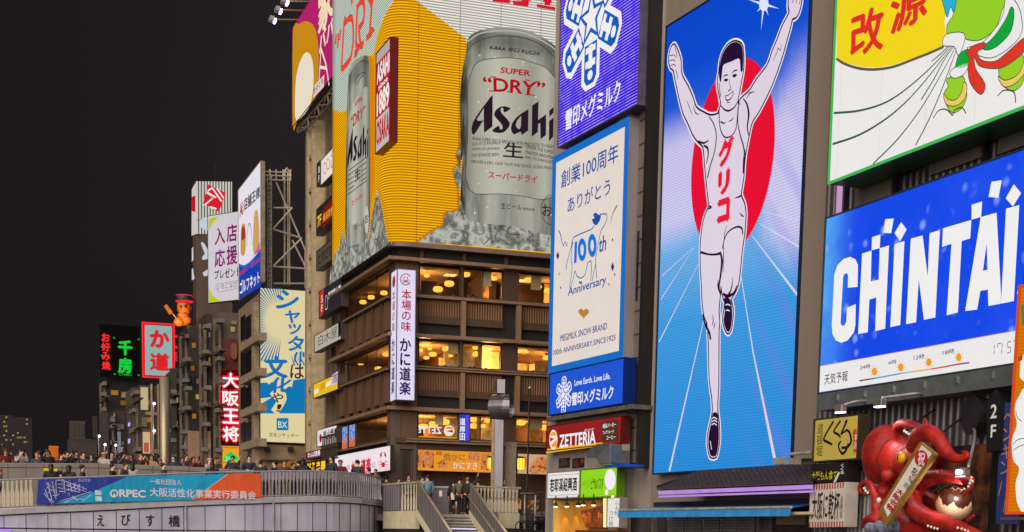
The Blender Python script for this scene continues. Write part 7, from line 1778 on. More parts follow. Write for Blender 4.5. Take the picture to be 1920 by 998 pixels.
m.build('street_sketch', P('#d4d8ee', .6)); m = t.mb(); m.flatp(W_((950, 530), (1015, 540), (1015, 580), (950, 575)), t.dd(3)).flatp(W_((952, 590), (1015, 595), (1018, 640), (955, 638)), t.dd(3)); m.build('small_figure', P('#d8e4f0', .6)); t.txt('おおさか', *W_((785, 445))[0], W_((905, 0))[0][0], 6, P('#c8cce8', .6), 3)

# upper parapet behind it
YW = [(-140, 867), (0, 867.8), (188, 869), (340, 874.4), (420, 879), (486, 883.8), (492, 884.4)]
def wallp(px, dz=0.0, out=0.0):
    dep = bdepth(px) + 5.2; p = at(px, interp(YW, px), dep); p.z += dz; p += BP.n * out; return p
t = T('parapet_wall', 'grey stone parapet on the upper deck with a crowd leaning on it', 'wall', BF_, 240, 890); sw = [-140, -60, 0, 60, 125, 188, 250, 300, 340, 380, 420, 455, 486, 491]; n = len(sw)
m = t.mb(); vs = []
for (dz, out) in ((-2.6, 0), (-.03, 0), (0, -.02), (0, -.32), (-1.3, -.32)): vs += [W(wallp(px, dz, out)) for px in sw]
m.add(vs, [(k * n + i, k * n + i + 1, (k + 1) * n + i + 1, (k + 1) * n + i) for k in range(4) for i in range(n - 1)]); m.add([W(wallp(491, a, b_)) for a, b_ in ((-2.6, 0), (-.03, 0), (0, -.32), (-2.6, -.32))], [(0, 1, 2, 3)]); m.build('stone', P('#8a8078', .55, 0, .14, .9, True, name='parapet_stone'))
m = t.mb()
for k in range(17):
    px = -20 + 34 * k
    if px < 488: a, b_ = wallp(px, -.04, .01), wallp(px + .8, -.04, .01); m.add([W(a), W(b_), W(Vector((b_.x, b_.y, b_.z - 2))), W(Vector((a.x, a.y, a.z - 2)))], [(3, 2, 1, 0)])
for p0, p1 in zip(sw, sw[1:]): m.add([W(wallp(p0, -.26, .01)), W(wallp(p1, -.26, .01)), W(wallp(p1, -.23, .01)), W(wallp(p0, -.23, .01))], [(0, 1, 2, 3)])
m.build('joint_lines', JT)
for (x0, x1, yb, h, lab) in ((83, 108, 900, 22, 'larger yellow notice board on the upper parapet'), (224, 234, 893, 12, 'small yellow notice on the upper parapet')):
    pl_ = two_point(wallp(x0, 0, .06), wallp(x1, 0, .06)); tt = T('notice_board', lab, 'sign', pl_, (x0 + x1) / 2, yb); tt.mb().boxp(x0, yb, x1, h, -.04, .0).build('board', P('#e8d80c', .5, 0, .06)); tt.fd = 0
    m = tt.mb()
    for k in range(3): m.boxp(x0 + 2, yb - 4 - k * h * .26, x1 - 3, .8, .001, .006)
    m.build('print', P('#3a3a20', .6))
m = BRT.mb(); m.add([W(wallp(px, -1.52, -.32)) for px in sw] + [W(wallp(px, -1.52, -7)) for px in sw], [(i, i + 1, n + i + 1, n + i) for i in range(n - 1)]); m.build('upper_deck', P('#5a5450', .8))

# --- landing, stairs
ZL = at(850, 964.5, 75).z
LF = front(850, 964, 75)
def wl(p): return (p.x - LF.o.x, LF.o.y - p.y, p.z)
def lay(px, dep, zz): p = at(px, 960, dep); return Vector((p.x, p.y, zz))
dk = [lay(717, 80.6, ZL), lay(784, 75.6, ZL), lay(884, 74.8, ZL), lay(973, 76.2, ZL), Vector((9, 84, ZL)), Vector((14, 140, ZL)), Vector((-70, 230, ZL)), Vector((-24, 96, ZL))]
struct('street', [tuple(p) for p in dk] + [(p.x, p.y, ZL - .35) for p in dk], [tuple(range(8))] + [(i, 8 + i, 8 + (i + 1) % 8, (i + 1) % 8) for i in range(8)], P('#7a7068', .8, 0, .2, 1.5))
t = T('staircase', 'stone stairs descending from the landing between two sloping balustrades', 'stairs', LF, 850, 998)
sd = Vector((.43, -.9, 0)).normalized(); TL, TR = lay(800, 75.4, ZL), lay(886, 74.7, ZL)
m, mn = t.mb(), t.mb()
for k in range(15):
    a, b_ = TL + sd * (.29 * k), TR + sd * (.29 * k); zt = ZL - .165 * (k + 1); e = sd * .29
    q = [Vector((p.x, p.y, zt)) for p in (a, b_, b_ + e, a + e)]; r = [Vector((p.x, p.y, zt + .165)) for p in (a, b_)]; lo = [Vector((p.x, p.y, zt - .165)) for p in (b_ + e, a + e)]
    m.add([wl(p) for p in q + r], [(0, 3, 2, 1), (0, 1, 5, 4)])
    f = sd * .008; mn.add([wl(p) for p in (q[3] + f, q[2] + f, q[2] + f + Vector((0, 0, -.06)), q[3] + f + Vector((0, 0, -.06)))], [(3, 2, 1, 0)])
m.build('flight', P('#8d857c', .7, 0, .15, 2)); mn.build('nosing', P('#3a3434', .6))
m = t.mb()
for k, (f0, f1) in ((3, (.35, .95)), (5, (.45, .95))):
    a = TL + sd * (.29 * k + .29) + sd * .012; b_ = TR + sd * (.29 * k + .29) + sd * .012; p, q = a.lerp(b_, f0), a.lerp(b_, f1); zt = ZL - .165 * (k + 1) - .07
    m.add([wl(Vector((p.x, p.y, zt - .07))), wl(Vector((q.x, q.y, zt - .07))), wl(Vector((q.x, q.y, zt))), wl(Vector((p.x, p.y, zt)))], [(0, 1, 2, 3)])
m.build('step_light', E('#d8c4f0', 1.2, 'AUTO'))
def balustrade(label, p0, p1, hgt, grille):
    t = T('balustrade', label, 'railing', LF, 850, 960, 0, 'sloping stair balustrades')
    off = Vector((0, 0, -hgt)); ex = (p1 - p0) * .25; p2 = p1 + ex
    nrm = Vector((-(p1 - p0).y, (p1 - p0).x, 0)).normalized() * .06
    m = t.mb()
    a = [p0, p2, p2 + off, p0 + off]; m.add([wl(q + s) for s in (nrm, -nrm) for q in a], [(0, 1, 2, 3), (7, 6, 5, 4), (0, 4, 5, 1), (2, 6, 7, 3), (0, 3, 7, 4), (1, 5, 6, 2)])
    bb = NB('fluted_metal'); x_, y_, z_ = bb.xyz(); ln = bb.lines(x_, .085, .5, .15)
    m.build('panel', bb.bsdf(bb.mix(ln, lin('#3e3b40'), lin('#98928e')), .4, .3))
    m = t.mb(); m.tube([wl(p0 + Vector((0, 0, .05))), wl(p2 + Vector((0, 0, .05)))], .075, 10); m.build('handrail', P('#a39682', .4, .3), smooth=True)
    if grille: m = t.mb(); m.tube([wl(p0 + off * .45 - nrm * 2.2), wl(p2 + off * .45 - nrm * 2.2)], .045, 8).tube([wl(p0 + off * .3 + nrm * 2), wl(p2 + off * .3 + nrm * 2)], .045, 8); m.build('second_rail', P('#a39682', .4, .3), smooth=True)
    m = t.mb(); st = Vector((0, 0, -hgt - .004)); dn = Vector((0, 0, -.45)); a = [p0 + st, p2 + st, p2 + st + dn, p0 + st + dn]; n2 = nrm * 1.6
    m.add([wl(q + s) for s in (n2, -n2) for q in a], [(0, 1, 2, 3), (7, 6, 5, 4), (0, 4, 5, 1), (2, 6, 7, 3), (0, 3, 7, 4), (1, 5, 6, 2)]); m.build('stringer', P('#c4bb98', .6, 0, .1))
    return t
balustrade('sloping fluted metal balustrade with pale handrail on the left of the stairs', at(784, 904, 75.4), at(845, 998, 71), 1.45, False)
balustrade('sloping balustrade with a doubled handrail on the right of the stairs', at(883, 909.6, 74.7), at(948, 998, 70.3), 1.35, True)
def lrail(px): f = (px - 717) / 67; p = lay(px, 80.6 + (75.6 - 80.6) * f, at(784, 957, 75.6).z); return p
def rrail(px): f = (px - 884) / 89; return lay(px, 74.8 + 1.4 * f, at(884, 960, 74.8).z + .02)
r1 = railing('short landing railing left of the stairs with silver paddle balusters', lrail, [([754, 759.5, 765, 770.5, 776, 781], PAD)])
r2 = railing('landing railing right of the stairs with cream paddle balusters', rrail, [([888 + 6.7 * k for k in range(13)], PAD)])
def rail_part(root, name, fn, a, b_, z0, z1_, th, mat):
    m = MB(type('V', (), dict(u0=0, d0=0, v0=0, root=root))()); p, q = fn(a), fn(b_); e = (q - p).normalized(); nn = Vector((e.y, -e.x, 0)) * th
    L = [p + nn, q + nn, q - nn, p - nn]; vs = [v - root.location + Vector((0, 0, zz)) for zz in (z0, z1_) for v in L]
    me = bpy.data.meshes.new(name); me.from_pydata([tuple(v) for v in vs], [], [(0, 1, 2, 3)[::-1], (4, 5, 6, 7), (0, 1, 5, 4), (1, 2, 6, 5), (2, 3, 7, 6), (3, 0, 4, 7)]); me.materials.append(mat)
    o = bpy.data.objects.new(name, me); COL.objects.link(o); o.parent = root; return o
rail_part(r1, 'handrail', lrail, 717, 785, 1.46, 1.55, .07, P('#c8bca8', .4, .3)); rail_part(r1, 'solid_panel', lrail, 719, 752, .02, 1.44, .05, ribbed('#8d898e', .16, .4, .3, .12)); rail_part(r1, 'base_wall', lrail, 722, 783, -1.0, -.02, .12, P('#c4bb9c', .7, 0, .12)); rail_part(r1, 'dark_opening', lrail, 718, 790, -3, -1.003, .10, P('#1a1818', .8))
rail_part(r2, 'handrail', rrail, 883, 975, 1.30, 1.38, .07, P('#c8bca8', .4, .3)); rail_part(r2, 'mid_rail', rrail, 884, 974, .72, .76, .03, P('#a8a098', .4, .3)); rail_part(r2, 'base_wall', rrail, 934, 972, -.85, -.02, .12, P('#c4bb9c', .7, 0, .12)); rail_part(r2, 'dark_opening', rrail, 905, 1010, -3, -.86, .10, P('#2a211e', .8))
for o in list(r1.children):
    if o.name.startswith('baluster'): o.scale = (1, 1, 1.13)
# things on the landing
t = T('bridge_pier', 'dark rounded end pier of the bridge beside the landing railing', 'pier', LF, 716, 998)
m = t.mb(); p = lay(712, 85.5, 0); m.lathe(wl(p), [(.9, -2), (.9, ZL + .9)], 20); m.build('pier', P('#4a4548', .5, .1, .2), smooth=True); m = t.mb(); m.lathe(wl(Vector((p.x, p.y, ZL + .903))), [(1.0, 0), (1.0, .12)], 20); m.build('cap', P('#b0a49a', .5))
fp = front(824, 964, 77.5)
t = T('grey_cabinet', 'grey metal cabinet with a white notice at the top of the stairs', 'cabinet', fp, 824, 964); t.mb().boxp(806, 966, 842, 54, -.5, 0).build('body', P('#57555c', .5, .3, .12, 2), bevel=.02); t.fd = 0
t.mb().boxp(805.5, 914.5, 843, 3, -.5, .04).build('top_edge', P('#8a8890', .4, .3)); t.art('notice', [(823.5, 931), (829, 931), (829, 921), (826, 919.5), (823.5, 921)], P('#d8d2d0', .6), 1); t.line('joint', [[(806, 943), (842, 943)], [(812, 966), (812, 916)], [(818, 966), (818, 916)]], .6, JT, 1, 0)
fp = front(857, 964, 76.5)
t = T('bollard', 'grey round bollard at the head of the stairs', 'bollard', fp, 855.5, 964); u = fp.uv(855.5, 964)[0]; t.mb().lathe((u, 0, ZL), [(.075, 0), (.075, .68), (.06, .72), (.0, .73)], 14).build('post', P('#9a9494', .35, .5), smooth=True)
fp = front(935, 908, 78.5)
t = T('chrome_column', 'tall polished steel column with a horizontal drum near its top', 'column', fp, 936, 964); CHR = P('#77737c', .3, .8, .25, 1.2, True, name='polished_steel')
t.v0 = ZL; t.root.location.z = ZL
a, b_ = fp.uv(927.5, 800)[0], fp.uv(945.5, 800)[0]; t.mb().box(a, b_, -.5, 0, ZL, fp.uv(936, 786)[1]).build('shaft', CHR, bevel=.05); t.mb().box(fp.uv(922, 800)[0], a - .004, -.42, -.05, ZL, fp.uv(936, 786)[1]).build('bronze_side', P('#7a6048', .3, .7, .15, 2))
cz = fp.uv(936, 763)[1]; m = t.mb(); m.tube([(fp.uv(924.5, 763)[0], -.5, cz), (fp.uv(926, 763)[0], -.5, cz), (fp.uv(953.5, 763)[0], -.05, cz), (fp.uv(955, 763)[0], -.05, cz)], [.66, .72, .72, .66], 26); m.build('drum', CHR, smooth=False)
m = t.mb(); m.tube([(fp.uv(923.6, 763)[0], -.52, cz), (fp.uv(924.3, 763)[0], -.51, cz)], .5, 22); m.build('drum_face', P('#6a625c', .3, .6))
t.mb().boxp(932, 738, 947.5, 27, -.5, -.05).build('top_box', CHR, bevel=.03); t.mb().boxp(924.5, 732, 931.7, 20, -.45, -.1).build('dark_box', METAL_DK)
fp2 = front(957, 908, 79.2); t = T('granite_pillar', 'brown granite pillar with a flat cap right of the chrome column', 'pillar', fp2, 957, 964); t.v0 = ZL; t.root.location.z = ZL
t.mb().box(fp2.uv(947, 900)[0], fp2.uv(967, 900)[0], -.6, 0, ZL, fp2.uv(957, 838)[1]).build('shaft', P('#7a6656', .5, 0, .2, 5, name='granite')); t.mb().box(fp2.uv(945.5, 900)[0], fp2.uv(968.5, 900)[0], -.63, .03, fp2.uv(957, 838)[1] + .003, fp2.uv(957, 829)[1]).build('cap', P('#6c5c50', .5, 0, .2, 5))
t = T('flag_pole', 'thin dark pole standing on the landing before the restaurant', 'pole', front(988, 910, 77), 988, 964); u = t.pl.uv(988, 910)[0]; t.v0 = ZL; t.root.location.z = ZL
zt = t.pl.uv(990, 729)[1]; t.mb().tube([(u, 0, ZL), (u + .05, 0, zt)], .05, 8).build('shaft', P('#2a2424', .4, .4)); t.mb().ball((u + .05, 0, zt + .06), .08, 10, 6).build('finial', P('#c8c0b8', .3, .5))
fp3 = front(994, 970, 76.5); t = T('metal_gate', 'dark barred metal gate with pale posts at the right end of the landing', 'gate', fp3, 994, 980)
m = t.mb()
for x in (984, 1004): u = fp3.uv(x, 940)[0]; m.tube([(u, 0, ZL - .8), (u, 0, ZL + 1.15)], .05, 8)
m.build('post', P('#b8b0a8', .4, .4)); m = t.mb()
for k in range(11): u = fp3.uv(985.5 + 1.7 * k, 940)[0]; m.box(u, u + .02, -.02, 0, ZL - .7, ZL + 1.05)
for zz in (ZL - .7, ZL + 1.05): m.box(fp3.uv(984.5, 940)[0], fp3.uv(1003.5, 940)[0], -.03, .01, zz - .03, zz + .03)
m.build('bars', P('#3a302c', .5, .3)); m = t.mb(); m.tube([(fp3.uv(975, 940)[0], .3, ZL + 1.2), (fp3.uv(1000, 940)[0], .3, ZL + 1.22), (fp3.uv(1020, 940)[0], 0, ZL + 1.3)], .05, 8); m.build('top_rail', P('#5a4a44', .4, .3))
for k in range(4):
    pl_ = front(978 + 11 * k, 988, 73 + .1 * k); t = T('bicycle', f'dark parked bicycle with a basket, {("leftmost", "second from left", "third from left", "rightmost")[k]} of the row right of the landing', 'bicycle', pl_, 978 + 11 * k, 988, 0, 'bicycles parked by the landing'); u, v = t.u0, t.v0; BK_ = P('#26242a', .4, .4, .2, 4)
    for s_ in (0, .8): m = t.mb(); m.tube([(u + s_ + .32 * math.cos(a_), 0, v + .32 * math.sin(a_)) for a_ in [math.pi * 2 * j / 16 for j in range(17)]], .03, 5); m.build('wheel', BK_)
    m = t.mb(); m.tube([(u, 0, v), (u + .3, 0, v + .5), (u + .7, 0, v + .5), (u + .8, 0, v), (u + .35, 0, v + .02), (u + .25, 0, v + .62)], .026, 6); m.build('frame', BK_)
    m = t.mb(); m.tube([(u + .55, .2, v + .75), (u + .62, 0, v + .72), (u + .55, -.2, v + .75)], .022, 6).tube([(u + .62, 0, v + .72), (u + .72, 0, v + .4)], .024, 6); m.build('handlebar', METAL_GR)
    t.mb().box(u + .7, u + 1.0, -.16, .16, v + .55, v + .8).build('basket', P('#4a463e', .6, .2)); t.mb().ball((u + .24, 0, v + .66), (.14, .09, .05), 10, 6).build('saddle', P('#141214', .5))

# ================================================================== people
def skin_mesh(name, verts, edges, sub=1):
    me = bpy.data.meshes.new(name); bm = bmesh.new(); lay_ = bm.verts.layers.skin.verify()
    vs = []
    for i, (x, y, zz, r) in enumerate(verts):
        v = bm.verts.new((x, y, zz)); q = v[lay_]; q.radius = (r, r) if not isinstance(r, tuple) else r; q.use_root = i == 0; vs.append(v)
    for a, b_ in edges: bm.edges.new((vs[a], vs[b_]))
    bm.to_mesh(me); bm.free(); o = bpy.data.objects.new(name, me); COL.objects.link(o)
    o.modifiers.new('s', 'SKIN').use_smooth_shade = True; o.modifiers.new('d', 'SUBSURF').levels = sub
    bpy.context.view_layer.update(); r = bpy.data.meshes.new_from_object(o.evaluated_get(bpy.context.evaluated_depsgraph_get())); bpy.data.objects.remove(o); bpy.data.meshes.remove(me); r.name = name
    return r
ARMS = dict(down=[((.2, 0, 1.40), (.27, .02, 1.14), (.26, -.06, .90)), ((-.2, 0, 1.40), (-.27, .02, 1.14), (-.26, -.06, .90))],
            phone=[((.2, 0, 1.40), (.25, -.2, 1.24), (.10, -.34, 1.52)), ((-.2, 0, 1.40), (-.25, -.2, 1.24), (-.09, -.34, 1.52))],
            lean=[((.2, 0, 1.38), (.3, -.14, 1.16), (.12, -.34, 1.12)), ((-.2, 0, 1.38), (-.3, -.14, 1.16), (-.12, -.34, 1.12))],
            point=[((.2, 0, 1.40), (.36, -.12, 1.50), (.40, -.22, 1.80)), ((-.2, 0, 1.40), (-.27, .02, 1.14), (-.26, -.06, .90))])
def person_meshes(pose):
    A = ARMS[pose]
    v = [(0, 0, .95, (.15, .11)), (0, 0, 1.15, (.14, .10)), (0, -.005, 1.36, (.16, .10)), (0, .0, 1.46, .06), (0, -.015, 1.54, .075), (0, -.02, 1.61, (.082, .098)), (0, -.01, 1.685, (.06, .07)), (0, -.125, 1.585, .014)]
    e = [(0, 1), (1, 2), (2, 3), (3, 4), (4, 5), (5, 6), (5, 7)]
    for a in A:
        k = len(v); v += [(*a[0], .055), (*a[1], .043), (*a[2], .034)]; d = (Vector(a[2]) - Vector(a[1])).normalized()
        h = Vector(a[2]) + d * .09; v += [(*h, (.04, .022)), (*(h + d * .07), (.03, .014)), (h.x + (.035 if h.x < 0 else -.035), h.y - .02, h.z + .01, .011)]; e += [(2, k), (k, k + 1), (k + 1, k + 2), (k + 2, k + 3), (k + 3, k + 4), (k + 3, k + 5)]
    for s in (1, -1):
        k = len(v); v += [(s * .1, 0, .86, .085), (s * .11, -.01, .48, .058), (s * .115, .01, .09, .042), (s * .13, -.14, .04, .035)]; e += [(0, k), (k, k + 1), (k + 1, k + 2), (k + 2, k + 3)]
    body = skin_mesh('body', v, e)
    jv = [(0, 0, .86, (.185, .145)), (0, 0, 1.15, (.175, .135)), (0, -.0, 1.36, (.185, .13)), (0, .005, 1.45, .085)]; je = [(0, 1), (1, 2), (2, 3)]
    for a in A: k = len(jv); jv += [(*a[0], .085), (*a[1], .068), (*(Vector(a[1]).lerp(Vector(a[2]), .92)), .055)]; je += [(2, k), (k, k + 1), (k + 1, k + 2)]
    jacket = skin_mesh('jacket', jv, je)
    tv = [(0, 0, .93, (.16, .12))]; te = []
    for s in (1, -1): k = len(tv); tv += [(s * .1, 0, .84, .105), (s * .11, -.01, .48, .082), (s * .115, .01, .1, .068)]; te += [(0, k), (k, k + 1), (k + 1, k + 2)]
    return body, jacket, skin_mesh('trousers', tv, te)
PM = {k: person_meshes(k) for k in ARMS}
def ball_mesh(name, parts, cut=None):
    m = MB(None)
    for c, r in parts: m.ball(c, r, 14, 9)
    me = bpy.data.meshes.new(name); me.from_pydata([tuple(v) for v in m.v], [], m.f)
    for p in me.polygons: p.use_smooth = True
    return me
HAIR = dict(short=ball_mesh('hair', [((0, .022, 1.655), (.098, .108, .088))]), long=ball_mesh('hair', [((0, .025, 1.65), (.104, .112, .094)), ((0, .075, 1.53), (.095, .055, .17))]), cap=ball_mesh('cap', [((0, .0, 1.672), (.108, .118, .072)), ((0, -.11, 1.655), (.075, .07, .012))]), bun=ball_mesh('hair', [((0, .022, 1.655), (.099, .108, .09)), ((0, .11, 1.71), (.045, .045, .045))]))
EYES = ball_mesh('eyes', [((.034, -.108, 1.622), (.011, .008, .007)), ((-.034, -.108, 1.622), (.011, .008, .007)), ((0, -.103, 1.548), (.022, .008, .006))])
PHN = bpy.data.meshes.new('phone'); PHN.from_pydata([(x, y, zz) for zz in (1.60, 1.75) for x, y in ((-.04, -.46), (.04, -.46), (.04, -.45), (-.04, -.45))], [], [(0, 1, 2, 3)[::-1], (4, 5, 6, 7), (0, 1, 5, 4), (1, 2, 6, 5), (2, 3, 7, 6), (3, 0, 4, 7)])
SKT = [P('#c99878', .55, 0, .05, 6, name='skin'), P('#b98464', .55, 0, .05, 6, name='skin'), P('#dcb090', .55, 0, .05, 6, name='skin')]
JC = dict(black='#17161a', navy='#1b2036', grey='#4a484e', white='#a8a29e', red='#6c161c', tan='#a5835c', olive='#56523a', brown='#4a3226', teal='#6f93a2', charcoal='#2c2b30')
HC = dict(black='#120e0d', brown='#3a2216', fair='#8a5c34')
CL = {k: P(c, .75, 0, .12, 5, name='fabric') for k, c in JC.items()}; HCL = {k: P(c, .5, 0, .1, 8, name='hair') for k, c in HC.items()}
def person(loc, face, label, pose='lean', col='black', hair='short', hc='black', leg='charcoal', sc=1.0, group=None, sk=0):
    r = bpy.data.objects.new('person', None); COL.objects.link(r); r.location = loc; r.rotation_euler = (0, 0, R(face)); sc *= 1.26; r.scale = (sc, sc, sc)
    r['label'] = label; r['category'] = 'person'
    if group: r['group'] = group
    def part(name, me, mat):
        if not me.materials: me.materials.append(None)
        o = bpy.data.objects.new(name, me); COL.objects.link(o); o.parent = r; o.material_slots[0].link = 'OBJECT'; o.material_slots[0].material = mat; return o
    b_, j, tr = PM[pose]
    part('body', b_, SKT[sk]); part('jacket', j, CL[col]); part('trousers', tr, CL[leg])
    part('cap' if hair == 'cap' else 'hair', HAIR[hair], CL[col] if hair == 'cap' else HCL[hc]); part('face_features', EYES, HCL['black'])
    if pose == 'phone':
        p = bpy.data.objects.new('phone', PHN); COL.objects.link(p); p.location = loc; p.rotation_euler = (0, 0, R(face)); p.scale = (sc, sc, sc)
        if not PHN.materials: PHN.materials.append(METAL_DK)
        p['label'] = 'dark phone held up by the ' + label.split(', ')[1].split(' from')[0] + ' person from the left on the upper parapet'; p['category'] = 'phone'
    return r
ORD = ['first', 'second', 'third', 'fourth', 'fifth', 'sixth', 'seventh', 'eighth', 'ninth', 'tenth', 'eleventh', 'twelfth', 'thirteenth', 'fourteenth', 'fifteenth', 'sixteenth', 'seventeenth', 'eighteenth', 'nineteenth', 'twentieth', 'twenty first', 'twenty second', 'twenty third', 'twenty fourth', 'twenty fifth']
COLN = {k: k for k in JC}
upper = [(2, 'tan', 'short', 'brown', 'lean'), (16, 'red', 'cap', 'black', 'lean'), (45, 'white', 'long', 'brown', 'phone'), (75, 'grey', 'short', 'fair', 'lean'), (97, 'black', 'short', 'black', 'phone'), (121, 'charcoal', 'short', 'brown', 'lean'), (133, 'navy', 'short', 'black', 'phone'), (150, 'black', 'short', 'black', 'lean'), (163, 'grey', 'short', 'brown', 'lean'), (178, 'black', 'long', 'black', 'lean'), (202, 'white', 'cap', 'black', 'lean'), (218, 'black', 'long', 'black', 'point'), (238, 'grey', 'short', 'black', 'phone'), (253, 'black', 'long', 'brown', 'lean'), (272, 'brown', 'long', 'fair', 'phone'), (292, 'tan', 'long', 'brown', 'lean'), (308, 'black', 'short', 'black', 'lean'), (333, 'navy', 'short', 'black', 'lean'), (357, 'grey', 'long', 'brown', 'lean'), (372, 'red', 'short', 'black', 'phone'), (401, 'white', 'cap', 'black', 'lean'), (412, 'brown', 'long', 'brown', 'lean'), (445, 'navy', 'short', 'black', 'lean'), (476, 'navy', 'short', 'black', 'lean')]
hs = {2: .95, 16: 1.04, 45: 1.02, 75: .96, 97: 1.02, 121: .93, 133: 1.0, 150: 1.0, 163: .98, 178: .93, 202: .98, 218: 1.0, 238: 1.0, 253: .96, 272: .98, 292: .96, 308: .86, 333: .97, 357: 1.02, 372: .97, 401: .96, 412: .97, 445: 1.06, 476: 1.1}
random.seed(21)
BH_ = math.degrees(math.atan2(BP.u.y, BP.u.x))
for i, (px, c, h, hc, ps) in enumerate(upper):
    p = wallp(px, -1.52, -.78 if ps == 'lean' else -.9)
    person(p, BH_ + random.uniform(-35, 35), f'person in {c}, {ORD[i]} from the left behind the upper parapet', ps, c, h, hc, 'charcoal', hs[px], 'people leaning on the upper parapet', i % 3)
second = [(8, 'navy', 'short'), (31, 'black', 'long'), (60, 'charcoal', 'short'), (87, 'brown', 'short'), (109, 'red', 'long'), (142, 'tan', 'short'), (170, 'navy', 'short'), (190, 'charcoal', 'cap'), (210, 'brown', 'short'), (228, 'white', 'long'), (245, 'black', 'short'), (262, 'olive', 'short'), (281, 'black', 'short'), (300, 'grey', 'long'), (322, 'black', 'long'), (345, 'brown', 'short'), (365, 'black', 'short'), (386, 'charcoal', 'long'), (422, 'black', 'short'), (432, 'grey', 'short'), (460, 'black', 'long')]
for i, (px, c, h) in enumerate(second):
    p = wallp(px, -1.52, -1.9 - (i % 3) * .4)
    person(p, BH_ + random.uniform(-120, 120), f'person in {c}, {ORD[i]} from the left in the rear row on the upper deck', ('down', 'down', 'point')[i % 3] if i % 4 == 0 else 'down', c, h, ('black', 'brown')[i % 2], 'charcoal', random.uniform(.94, 1.04), 'people in the rear row on the upper deck', i % 3)
lower = [(0, 'grey', 'long', 'fair', -60), (97, 'black', 'long', 'brown', 200), (114, 'tan', 'short', 'black', 180), (131, 'black', 'long', 'black', 170), (156, 'navy', 'short', 'black', 100), (212, 'black', 'short', 'black', 90), (237, 'charcoal', 'short', 'brown', 60), (249, 'white', 'long', 'black', 200), (307, 'grey', 'short', 'black', 80), (399, 'black', 'long', 'black', 180)]
for i, (px, c, h, hc, f) in enumerate(lower):
    p = fas(px, .0, -1.9); p = at(px, interp(YF, px), p.y + 1.0); p.z = fas(px).z - .16
    person(p, f, f'person in {c}, {ORD[i]} from the left walking behind the hung banner', 'down', c, h, hc, 'charcoal', (1.0, 1.06, .9, 1.02, 1.02, 1.02, 1.04, 1.04, 1.0, .99)[i], 'people walking behind the banner', i % 3)
right = [(489, 'black', 'bun', 'brown', 180, .98), (498, 'brown', 'short', 'black', 30, .86), (515, 'navy', 'short', 'black', -60, .98), (533, 'brown', 'long', 'brown', 20, .97), (550, 'brown', 'short', 'black', 60, .93), (560, 'black', 'short', 'black', 200, 1.0), (568, 'black', 'long', 'black', 180, 1.02), (589, 'charcoal', 'short', 'brown', 0, .85), (598, 'tan', 'short', 'black', 20, .86), (621, 'navy', 'short', 'black', -30, 1.1), (638, 'red', 'short', 'black', 10, 1.03), (670, 'charcoal', 'short', 'black', 160, 1.08), (692, 'black', 'short', 'black', 190, .9), (704, 'brown', 'short', 'black', -10, .93)]
for i, (px, c, h, hc, f, s) in enumerate(right):
    p = at(px, interp(YF, px), bdepth(px) + 1.3 + (i % 3) * .4); p.z = fas(px).z - .16
    person(p, f, f'person in {c}, {ORD[i]} from the left behind the silver balusters', ('lean', 'down')[i % 2], c, h, hc, 'charcoal', s, 'people behind the silver railing', i % 3)
def on_landing(px, dep): return lay(px, dep, ZL)
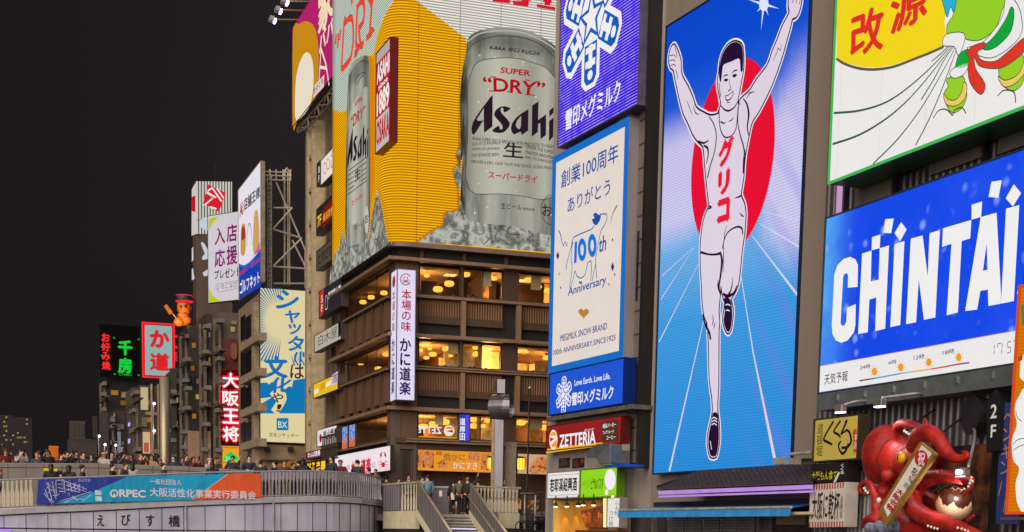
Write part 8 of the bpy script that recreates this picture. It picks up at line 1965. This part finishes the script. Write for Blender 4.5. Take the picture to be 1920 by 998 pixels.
for (px, dep, f, lab, ps, c, h, hc, s) in ((724, 84.5, 170, 'tall person in a black jacket standing before the crab banner end', 'down', 'charcoal', 'short', 'black', 1.08), (747, 83, 30, 'person in a brown jacket behind the solid panel of the landing railing', 'down', 'brown', 'short', 'black', 1.0), (766, 81, 0, 'person in a grey top facing the canal behind the landing balusters', 'down', 'grey', 'short', 'brown', 1.05), (790, 79, 60, 'person in a dark red jacket right of the grey one at the stair head', 'down', 'red', 'short', 'black', .98), (801, 76.5, 210, 'person in a pale blue jacket with their back turned on the stair head', 'down', 'teal', 'short', 'black', .98),
    (814, 84, 180, 'person in black far behind the grey cabinet near the food banner', 'down', 'black', 'long', 'black', .98), (850, 77.2, 175, 'person in black carrying a white bag at the top of the stairs', 'down', 'black', 'short', 'black', .86), (861, 76.6, 170, 'person in an olive coat with back turned at the top of the stairs', 'down', 'olive', 'short', 'black', .93), (876, 75.9, 185, 'person in a black coat beside the right stair balustrade', 'down', 'black', 'short', 'fair', .92), (876, 82, 40, 'taller person raising an arm behind the group at the stairs', 'point', 'charcoal', 'short', 'black', 1.05), (896, 83, 200, 'person in navy behind the right landing railing under the food banner', 'down', 'navy', 'short', 'black', 1.0), (946, 80.5, 20, 'person in brown behind the chrome column base', 'down', 'brown', 'short', 'brown', 1.0)):
    person(on_landing(px, dep), f, lab, ps, c, h, hc, 'black', s, 'people at the stair landing')
t = T('white_bag', 'white shopping bag carried at the top of the stairs', 'bag', front(849, 940, 76.9), 849, 938); t.mb().boxp(845.5, 937, 853, 13, -.12, .0).build('bag', P('#d8d0c8', .6)); u, v = t.pl.uv(849, 924); t.mb().tube([(u - .06, -.06, v), (u, -.06, v + .12), (u + .06, -.06, v)], .01, 5).build('handle', P('#b0a8a0', .6))
# diners seen through the glass
for (x, y, i, c, lab) in ((I_x, I_y, i, c, l) for (I_x, I_y), i, c, l in (((215, 735), 1, 'brown', 'diner in brown left of the partition on the middle lit floor'), ((372, 745), 1, 'black', 'diner in black under the stacked lanterns, left of a pair'), ((397, 725), 1, 'charcoal', 'diner in charcoal under the stacked lanterns, right of a pair'), ((472, 745), 1, 'navy', 'diner in navy near the pillar on the middle lit floor'), ((652, 750), 1, 'black', 'diner in black just right of the pillar on the middle floor'), ((762, 770), 1, 'tan', 'diner in tan under the right hand lantern on the middle floor'), ((272, 285), 0, 'black', 'diner in black under the lanterns on the top lit floor'), ((390, 295), 0, 'charcoal', 'diner in charcoal behind the glass mid way on the top floor'))):
    px, py = z1('I', x, y); pl_ = KR; u, v = pl_.uv(px, py, -1.6); p = pl_.pt(u, KV(588 + 139 * i) + .01, -1.6)
    person(p, 60 + (x % 7) * 20, lab, 'down', c, 'short', 'black', 'black', .74, 'diners behind the restaurant windows')
t = T('violet_tube', 'glowing violet light tube on the bridge face at the lower left corner', 'lamp', BP, 0, 995, .3); t.fd = .3
u0, v0 = BP.uv(-60, 996, .3); u1, v1 = BP.uv(19, 995, .3); t.mb().tube([(u0, .3, v0), (u1, .3, v0)], .12, 10).build('tube', E('#9a6cff', 1.6, 'AUTO')); t.mb().box(u0, u1, .05, .18, v0 - .1, v0 + .1).build('holder', METAL_DK)
